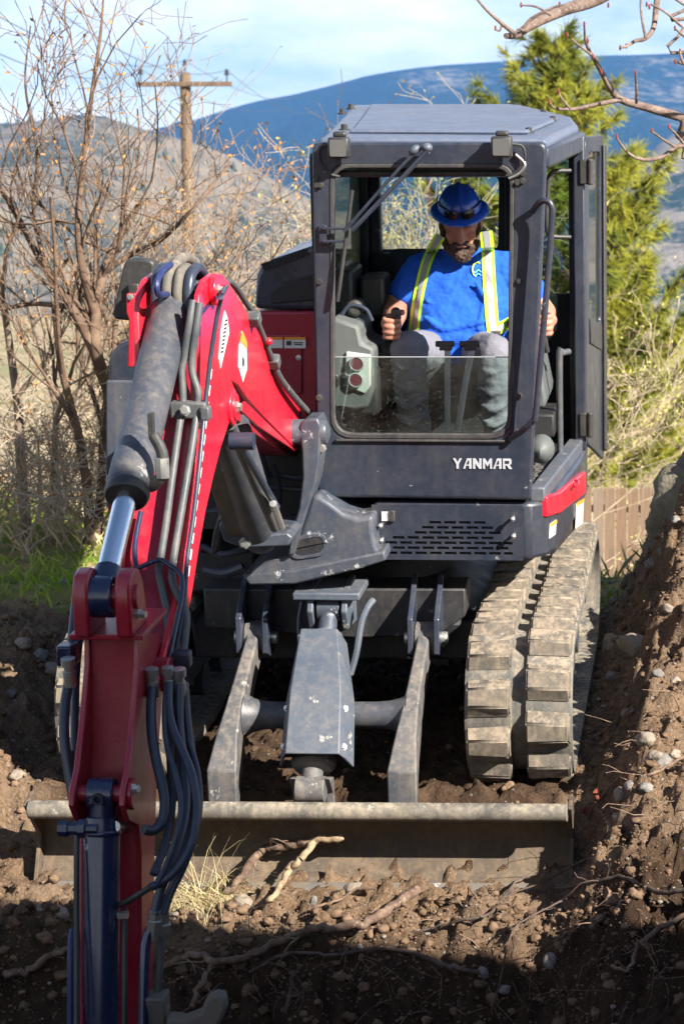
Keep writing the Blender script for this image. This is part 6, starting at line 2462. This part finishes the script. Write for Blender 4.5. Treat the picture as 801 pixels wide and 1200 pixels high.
# suspenders, laid on the shirt along the photograph's lines
dg = bpy.context.evaluated_depsgraph_get()
dg.update()
ev = shirt.evaluated_get(dg)
bvh = BVHTree.FromPolygons([v.co.copy() for v in ev.data.vertices], [tuple(p.vertices) for p in ev.data.polygons])
def on_shirt(px, py, off):
    v = ray(px, py).normalized()
    h, n, i, d = bvh.ray_cast(CL, v)
    if h is None:
        h = PY(px, py, -.15)
    return h - v * off
def ribbon(name, mat, path, w, off, u0=-1, u1=1, parent=None, thick=.004, k=6):
    P = catmull([V((x, y, 0)) for x, y in path], k)
    b = MB()
    rings = []
    for i, p in enumerate(P):
        t = (P[min(i + 1, len(P) - 1)] - P[max(i - 1, 0)]).normalized()
        nn = V((-t.y, t.x, 0))
        if nn.x < 0:
            nn = -nn
        f = [on_shirt(*(p + nn * (w / 2) * (u0 + (u1 - u0) * j / 3)).xy, off) for j in range(4)]
        g = [on_shirt(*(p + nn * (w / 2) * (u0 + (u1 - u0) * j / 3)).xy, off - thick) for j in range(3, -1, -1)]
        rings.append(f + g)
    b.loft(rings)
    return b.build(name, mat, parent, ang=50)
for path, w in (([(516, 276), (509, 287), (500, 306), (494, 328), (489, 352), (486, 374), (484, 390)], 12.5), ([(569, 271), (571, 290), (572, 315), (574, 345), (576, 372), (578, 390)], 15)):
    s = wear(ribbon('suspender', mt['lime'], path, w, .010))
    ribbon('reflective_band', mt['silver'], path, w, .0125, -.52, .52, s)
s = wear(ribbon('suspender', mt['lime'], [(578, 388), (590, 382), (604, 374)], 13, .011))
ribbon('reflective_band', mt['silver'], [(578, 388), (590, 382), (604, 374)], 13, .0135, -.5, .5, s)
b = MB()
b.box(on_shirt(578, 391, .016), (.060, .018, .022))
wear(b.build('strap_buckle', mt['plastic'], None, bev=.004))
# small round emblem on the chest
ring_o = [on_shirt(559 + 6 * cos(a), 316 + 8.5 * sin(a), .006) for a in np.linspace(1.9, 5.2, 16)]
b = MB()
b.tube(ring_o, .0032, 5)
em = wear(b.build('chest_emblem', mt['lime'], None))
b = MB()
for dy in (0, 4):
    b.tube([on_shirt(554 + 9 * t, 318 + dy + 1.4 * sin(t * 7), .006) for t in np.linspace(0, 1, 9)], .0030, 5)
b.build('emblem_waves', paint('emblem_blue', (.12, .50, .80), .6, .02), em)
# ================================================================ stones, roots, grass and soil
M3 = M.to_3x3()
def rock(px, py, wpx, hpx, label, mat='stone', seed=0, group='stones on the spoil banks', lift=.05, name='stone', yr=.8):
    p = on_ground(px, py + hpx * .3)
    d = (p - CW).dot(M3 @ FW)
    rx, rz = wpx / 2 * d / FPX, hpx / 2 * d / FPX
    rg = random.Random(seed * 7 + 1)
    me = bpy.data.meshes.new(name)
    import bmesh
    bm_ = bmesh.new()
    bmesh.ops.create_icosphere(bm_, subdivisions=3, radius=1)
    from mathutils import noise as mno
    off = V((seed * 3.1, seed * 1.7, 0))
    for v in bm_.verts:
        c = v.co.copy()
        k = 1 + .34 * mno.noise(c * 1.1 + off) + .17 * mno.noise(c * 2.6 + off) + .03 * mno.noise(c * 7 + off)
        v.co = V((c.x * rx * k, c.y * rx * yr * k, c.z * rz * k * 1.05))
    bm_.to_mesh(me)
    bm_.free()
    me.polygons.foreach_set('use_smooth', [True] * len(me.polygons))
    o = link(name, me, mt[mat])
    o.location = p + V((0, rx * .2, rz * lift))
    o.rotation_euler = (rg.uniform(-.3, .3), rg.uniform(-.35, .35), rg.uniform(0, 3))
    tag(o, label, 'stone' if name == 'stone' else 'boulder', group)
    return o
ROCKS = [
    (746, 757, 52, 26, 'large pale flat topped stone on the crest of the right spoil bank', 'stone'),
    (714, 755, 24, 30, 'brown egg shaped stone beside the rear of the right track', 'stone'),
    (776, 889, 22, 18, 'whitest round pebble low on the right spoil bank', 'stonegrey'),
    (756, 880, 24, 18, 'tan stone just left of the whitest round pebble', 'stone'),
    (765, 901, 20, 12, 'flat tan stone just below the whitest round pebble', 'stone'),
    (790, 884, 16, 12, 'small tan stone right of the whitest round pebble', 'stone'),
    (726, 942, 20, 18, 'brown stone above the red dead leaves', 'stone'),
    (738, 932, 16, 12, 'grey stone above and right of the red dead leaves', 'stonegrey'),
    (755, 938, 22, 12, 'pale stones lump right of the dead leaves', 'stonegrey'),
    (716, 798, 14, 13, 'small pale stone with a rootlet beside the right track', 'stonegrey'),
    (770, 812, 15, 11, 'half buried pale stone midway up the right bank', 'stonegrey'),
    (733, 838, 14, 11, 'tan stone on the dark slope beside the track', 'stone'),
    (790, 796, 16, 10, 'pale stone near the right edge on the bank crest', 'stone'),
    (763, 670, 18, 12, 'smooth grey stone at the foot of the mossy boulder', 'stonegrey'),
    (792, 622, 14, 10, 'whitish stone stuck in the mossy boulder face', 'stonegrey'),
    (773, 645, 9, 11, 'small light chip below the mossy boulder', 'stonegrey'),
    (783, 726, 20, 12, 'brown stone under the mossy boulder at the right edge', 'stone'),
    (722, 960, 14, 10, 'small tan stone left of the leaves by the blade end', 'stone'),
    (283, 1056, 30, 26, 'pale rounded stone under the torn branch in front of the blade', 'stone'),
    (366, 1056, 10, 20, 'narrow white stone standing in front of the blade', 'stonegrey'),
    (415, 1052, 30, 14, 'brown flat stone right of the narrow white stone', 'stone'),
    (421, 1113, 9, 9, 'small white stone beside the thick root', 'stonegrey'),
    (500, 1094, 12, 9, 'pale stone in the soil right of the thick root end', 'stonegrey'),
    (47, 770, 24, 16, 'rounded grey stone in the left dark spoil bank', 'stonegrey'),
    (28, 757, 18, 14, 'brown stone left of the rounded grey stone on the left bank', 'stone'),
    (60, 790, 26, 16, 'half buried stone beside the left track', 'stone'),
    (12, 812, 18, 12, 'dark stone at the left edge of the shaded bank', 'stonegrey'),
    (20, 910, 20, 15, 'dusty stone low on the left bank', 'stone'),
    (72, 1075, 20, 18, 'tan stone left of the hydraulic cylinder at the trench edge', 'stone'),
    (50, 1080, 13, 13, 'small dark stone left of the stick at the trench edge', 'stonegrey'),
    (565, 1142, 16, 13, 'pale stone in the shaded trench wall', 'stonegrey'),
    (645, 1140, 22, 17, 'grey stone in the shaded wall at lower right', 'stonegrey'),
    (590, 1178, 16, 10, 'white chip low in the shaded trench wall', 'stonegrey'),
    (505, 758, 16, 8, 'stone on the sunlit strip behind the blade arms', 'stone'),
    (516, 772, 22, 16, 'tan stone left of the right track behind the machine', 'stone'),
    (75, 680, 14, 8, 'grey stone in the grass left of the stick', 'stonegrey'),
    (48, 690, 12, 7, 'pale stone in the grass near the left edge', 'stonegrey'),
    (100, 672, 34, 18, 'larger brown stone in the grass beside the fork', 'stone'),
]
for i, (px, py, w, h, lab, m) in enumerate(ROCKS):
    rock(px, py, w, h, lab, m, i + 1)

# mossy boulder of old earth that caps the right bank
mb_p = V((1.66, 1.35, gz_at(1.45, 1.25) - .30))
import bmesh
from mathutils import noise as mno
bm_ = bmesh.new()
bmesh.ops.create_icosphere(bm_, subdivisions=5, radius=1)
for v in bm_.verts:
    c = v.co.copy()
    k = 1 + .25 * mno.noise(c * 1.3 + V((4, 1, 0))) + .14 * mno.noise(c * 3.1) + .06 * mno.noise(c * 8) + .03 * mno.noise(c * 19)
    v.co = V((c.x * .42 * k, c.y * .50 * k, c.z * .52 * k))
me = bpy.data.meshes.new('boulder')
bm_.to_mesh(me)
bm_.free()
me.polygons.foreach_set('use_smooth', [True] * len(me.polygons))
bo = link('boulder', me, mt['moss'])
bo.location = mb_p
bo.rotation_euler = (0, R(18), .4)
tag(bo, 'big dark mossy boulder capping the right spoil bank beside the fence', 'boulder')

# loose soil: clods and pebbles, far too many to count
def ico(k):
    bm_ = bmesh.new()
    bmesh.ops.create_icosphere(bm_, subdivisions=k, radius=1)
    vs = np.array([v.co[:] for v in bm_.verts])
    fs = [tuple(v.index for v in f.verts) for f in bm_.faces]
    bm_.free()
    return vs, np.array(fs)
def scatter(name, mat, n, r0, r1, seed, where, label, sub_=1, flat=.75):
    rs = np.random.RandomState(seed)
    vs, fs = ico(sub_)
    P = where(rs, n)
    X, Y = P[:, 0], P[:, 1]
    Z = ground_h(X, Y)
    rad = r0 + (r1 - r0) * rs.rand(len(X)) ** 6
    A = []
    for ax_ in range(3):
        A.append(1 + .35 * (rs.rand(len(X)) - .5))
    jit = 1 + (.62 if sub_ > 1 and mat == 'clod' else .34) * (rs.rand(len(X), len(vs)) - .5)
    ang = rs.rand(len(X)) * 6.28
    vx = vs[None, :, 0] * A[0][:, None] * jit
    vy = vs[None, :, 1] * A[1][:, None] * jit
    vz = vs[None, :, 2] * A[2][:, None] * jit * flat
    ca, sa = np.cos(ang)[:, None], np.sin(ang)[:, None]
    px_ = X[:, None] + (vx * ca - vy * sa) * rad[:, None]
    py_ = Y[:, None] + (vx * sa + vy * ca) * rad[:, None]
    pz_ = Z[:, None] + vz * rad[:, None] + rad[:, None] * .25
    allv = np.stack([px_, py_, pz_], -1).reshape(-1, 3)
    allf = (fs[None] + (np.arange(len(X)) * len(vs))[:, None, None]).reshape(-1, 3)
    me = bpy.data.meshes.new(name)
    me.from_pydata(allv.tolist(), [], allf.tolist())
    me.polygons.foreach_set('use_smooth', [sub_ > 1] * len(me.polygons))
    o = link(name, me, mt[mat])
    tag(o, label, None, None, 'stuff')
    return o
def zone_all(rs, n):
    return np.stack([rs.uniform(-2.6, 1.75, n), rs.uniform(-2.9, 2.2, n)], -1)
def zone_bank(rs, n):
    return np.stack([rs.uniform(.98, 1.75, n), rs.uniform(-2.6, 2.0, n)], -1)
def zone_front(rs, n):
    return np.stack([rs.uniform(-1.5, 1.3, n), -1.78 - np.abs(rs.normal(0, .28, n))], -1)
def zone_left(rs, n):
    return np.stack([rs.uniform(-2.2, -1.02, n), rs.uniform(-2.3, 1.9, n)], -1)
def mixz(*zs):
    def f(rs, n):
        return np.concatenate([z(rs, n // len(zs)) for z in zs])
    return f
scatter('soil_clods', 'clod', 9000, .004, .026, 11, mixz(zone_all, zone_bank, zone_front, zone_left), 'loose brown clods of earth over the banks and trench edge', 2)
scatter('soil_crumbs', 'clod', 26000, .002, .009, 12, mixz(zone_bank, zone_front, zone_left, zone_bank), 'fine crumbs of earth over the banks', 1)
scatter('gravel_pebbles', 'pebble', 900, .003, .016, 13, mixz(zone_all, zone_bank, zone_bank, zone_front, zone_left), 'small pale pebbles mixed into the dug earth', 2, .65)
def zone_strip(rs, n):
    return np.stack([rs.uniform(-1.8, 1.2, n), rs.uniform(1.4, 2.6, n)], -1)
scatter('gravel_strip', 'pebble', 900, .006, .035, 14, zone_strip, 'gravel on the sunlit ground behind the machine', 1, .6)

# roots and broken branches
def root_obj(pts, r0, r1, label, mat='root', lift=None, name='root', jit=.006, seed=0, side=0):
    rg = random.Random(seed)
    P = []
    for i, q in enumerate(pts):
        p = on_ground(q[0], q[1])
        l = q[2] if len(q) > 2 else .01
        P.append(p + (CW - p).normalized() * l + V((0, 0, l * .3)))
    base = P[0].copy()
    C_ = catmull([p - base for p in P], 6)
    jit = min(jit, r0 * .38)
    C_ = [c + V((rg.gauss(0, jit), rg.gauss(0, jit), rg.gauss(0, jit))) for c in C_]
    n = len(C_)
    rs = [(r0 + (r1 - r0) * i / (n - 1)) * rg.uniform(.88, 1.14) for i in range(n)]
    b = MB()
    b.tube(C_, rs, 9)
    for k in range(side):
        i = rg.randint(1, n - 2)
        twig(b, None, C_[i], V((rg.gauss(0, 1), rg.gauss(0, .4) - .3, rg.gauss(0, .6) - .2)), rs[i] * .3, rg.uniform(.06, .2), 1, rg, .3, -.1, (1, 2), rmin=.0012)
    o = b.build(name, mt[mat], None, ang=70)
    o.location = base
    tag(o, label, name, 'roots and branches in the dug earth')
    return o
root_obj([(262, 1054, .02), (280, 1038, .05), (305, 1025, .08), (340, 1015, .10), (372, 1009, .12)], .013, .017, 'thick bent branch lying against the blade above the pale stone', 'root', seed=1, name='branch', side=3)
root_obj([(312, 1076, .02), (322, 1060, .05), (338, 1040, .09), (352, 1020, .12), (372, 1010, .14), (401, 1014, .14)], .010, .015, 'branch with torn pale wood crossing the bent branch', 'rawwood', seed=2, name='branch')
root_obj([(186, 1142, .02), (225, 1137, .03), (270, 1134, .04), (320, 1120, .05), (365, 1113, .06), (410, 1105, .07), (445, 1083, .08), (488, 1054, .08)], .012, .018, 'long thick root rising to a cut end right of centre', 'root', seed=3, side=6)
root_obj([(292, 1148, .02), (340, 1136, .03), (390, 1127, .03), (440, 1123, .03), (485, 1127, .03), (530, 1137, .02), (562, 1145, .01)], .006, .009, 'thinner dark root running below the long thick root', 'rootdark', seed=4, side=5)
root_obj([(332, 1094, .03), (350, 1105, .03), (380, 1108, .03), (400, 1112, .02)], .004, .005, 'small curved rootlet above the long thick root', 'rootdark', seed=5)
root_obj([(365, 1068, .02), (395, 1060, .03), (420, 1053, .04), (440, 1050, .04)], .005, .006, 'short twig with a torn end by the flat brown stone', 'root', seed=6, name='branch')
root_obj([(8, 1168, .02), (35, 1157, .03), (60, 1145, .03), (84, 1136, .02)], .014, .010, 'broken branch at lower left beside the blue cylinder', 'root', seed=7, name='branch', side=2)
root_obj([(480, 1099, .01), (510, 1097, .03), (545, 1090, .04), (575, 1075, .05), (600, 1047, .05), (628, 1030, .04)], .005, .006, 'thin root climbing to the right end of the blade', 'rootdark', seed=8, side=2)
root_obj([(650, 1048, .02), (690, 1046, .04), (730, 1048, .05), (770, 1053, .05), (812, 1060, .04)], .006, .010, 'dark root sticking out of the shaded right wall', 'rootdark', seed=9, side=5)
root_obj([(716, 1166, .05), (735, 1150, .06), (746, 1135, .06), (752, 1112, .06), (772, 1098, .05), (812, 1092, .03)], .006, .009, 'forked root with pale bark at lower right', 'root', seed=10, side=3)
root_obj([(552, 1092, .02), (590, 1062, .04), (640, 1040, .05), (690, 1022, .05), (740, 1012, .03)], .003, .004, 'thin straight root under the right end of the blade', 'rootdark', seed=11, side=4)
root_obj([(576, 1195, .03), (585, 1160, .04), (600, 1120, .05), (630, 1085, .05), (670, 1055, .04)], .003, .004, 'thin hanging root in the shaded right wall', 'rootdark', seed=12, side=4)
root_obj([(690, 955, .01), (712, 936, .03), (735, 925, .03), (760, 918, .02), (800, 905, .02)], .004, .006, 'pale root on the sunlit right bank above the dead leaves', 'root', seed=13, side=3)
root_obj([(692, 866, .01), (704, 862, .03), (714, 860, .03)], .003, .003, 'short pale twig on the dark slope beside the track', 'rawwood', seed=14, name='branch')
root_obj([(225, 1190, .03), (240, 1170, .03), (252, 1150, .03), (262, 1140, .02)], .010, .007, 'stub of root hanging beside the bucket link', 'root', seed=15, side=2)
root_obj([(335, 1200, .03), (345, 1170, .03), (340, 1150, .02)], .009, .007, 'dark root stub hanging below the thinner root', 'rootdark', seed=16, side=3)

# hair roots hanging out of the cut earth
rg = random.Random(5)
b = MB()
for _ in range(150):
    px, py = rg.uniform(190, 801), rg.uniform(1070, 1200)
    p = on_ground(px, py)
    twig(b, None, p, V((rg.gauss(0, .8), -.6, rg.gauss(-.2, .5))), rg.uniform(.0012, .0026), rg.uniform(.06, .28), rg.choice((0, 0, 1)), rg, .4, -.15, (1, 3), rmin=.0009)
for _ in range(40):
    px, py = rg.uniform(680, 801), rg.uniform(760, 1000)
    p = on_ground(px, py)
    twig(b, None, p, V((rg.gauss(0, 1), -.4, rg.gauss(.2, .4))), rg.uniform(.0014, .0026), rg.uniform(.05, .18), 0, rg, .4, -.1, (1, 2), rmin=.001)
o = b.build('hair_roots', mt['root'], None, ang=80)
tag(o, 'fine hair roots hanging from the cut earth', None, None, 'stuff')

# tuft of straw at the trench edge
b = MB()
rg = random.Random(8)
c0 = on_ground(236, 1052)
for _ in range(620):
    a = rg.uniform(0, 2 * pi)
    o0 = c0 + V((rg.gauss(0, .065), rg.gauss(0, .045), rg.uniform(-.02, .02)))
    d = V((cos(a) * .8 + .1, sin(a) * .5 - .45, rg.uniform(.05, .9))).normalized()
    L = rg.uniform(.10, .32)
    q = [o0]
    for k in range(4):
        d = (d + V((0, -.02, -.42 * rg.uniform(.7, 1.3)))).normalized()
        q.append(q[-1] + d * L / 4)
    s = V((rg.gauss(0, 1), rg.gauss(0, 1), 0)).normalized() * .0016
    for k in range(4):
        f0, f1 = 1 - k / 4, 1 - (k + 1) / 4 + .08
        b.add([q[k] - s * f0, q[k] + s * f0, q[k + 1] + s * f1, q[k + 1] - s * f1], [(0, 1, 2, 3)])
o = b.build('straw_tuft', mt['straw'], None, smooth=False)
tag(o, 'tuft of dry straw and green grass drooping over the trench edge', 'grass', None, 'stuff')

# grass on the field behind
b = MB()
rg = random.Random(9)
def blade(p, h, w, lean):
    d = V((rg.gauss(0, lean), rg.gauss(0, lean), 1)).normalized() * h
    s = V((rg.gauss(0, 1), rg.gauss(0, .4), 0)).normalized() * w
    b.add([p - s, p + s, p + d * .55 + s * .7 + V((0, 0, 0)), p + d + V((d.x, d.y, 0)) * .5], [(0, 1, 2, 3)])
N_ = 15000
gx = np.array([rg.uniform(-4.6, 1.6) for _ in range(N_)])
gy = np.array([1.55 + 7 * rg.random() ** 1.3 for _ in range(N_)])
gd = fbm(gx * .8, gy * .8, 3)
gzz = ground_h(gx, gy)
for i in range(N_):
    if gd[i] + rg.uniform(-.35, .35) < -.05 or (gy[i] < 2.1 and rg.random() > (gy[i] - 1.5) / .6):
        continue
    blade(V((gx[i], gy[i], gzz[i] - .005)), rg.uniform(.03, .11), rg.uniform(.003, .006), .5)
o = b.build('field_grass', mt['grass'], None, smooth=False)
tag(o, 'short green and straw coloured grass on the field behind', 'grass', None, 'stuff')
b = MB()
for i in range(5000):
    x, y = rg.uniform(-5, 2.5), rg.uniform(3.2, 9.5)
    blade(V((x, y, gz_at(x, y) if i % 25 == 0 else 0)), 0, 0, 0) if False else None
for i in range(0, N_, 4):
    x, y = gx[i], gy[i]
    if y > 3.0 and gd[i] < .12:
        blade(V((x, y, gzz[i] - .005)), rg.uniform(.08, .22), rg.uniform(.002, .005), .45)
o = b.build('dry_grass', mt['straw'], None, smooth=False)
tag(o, 'taller dry grass at the foot of the brush', 'grass', None, 'stuff')

# dead red leaves by the blade end
for k, (px, py, s, lab) in enumerate(((687, 962, .032, 'curled red brown dead leaf by the right end of the blade, left of a pair'), (696, 957, .034, 'larger curled red dead leaf by the right end of the blade, right of a pair'))):
    p = on_ground(px, py)
    b = MB()
    rows_ = []
    for i in range(5):
        t = i / 4
        w = s * .5 * sin(pi * (t * .9 + .05))
        rows_.append([V((s * (t - .5) * 1.5, -w, .010 + .018 * t * t)), V((s * (t - .5) * 1.5, 0, .002 + .018 * t * t)), V((s * (t - .5) * 1.5, w, .014 + .018 * t * t))])
    vs = [v for r_ in rows_ for v in r_]
    b.add(vs + [v - V((0, 0, .0012)) for v in vs], [f for i in range(4) for j in range(2) for f in ((i * 3 + j, i * 3 + j + 1, i * 3 + j + 4, i * 3 + j + 3), (15 + i * 3 + j + 3, 15 + i * 3 + j + 4, 15 + i * 3 + j + 1, 15 + i * 3 + j))])
    o = b.build('dead_leaf', mt['deadleaf'])
    o.location = p + V((0, -.01, .02))
    o.rotation_euler = (.5, .2 - .5 * k, .6 + 1.1 * k)
    tag(o, lab, 'leaf', 'dead leaves by the blade')
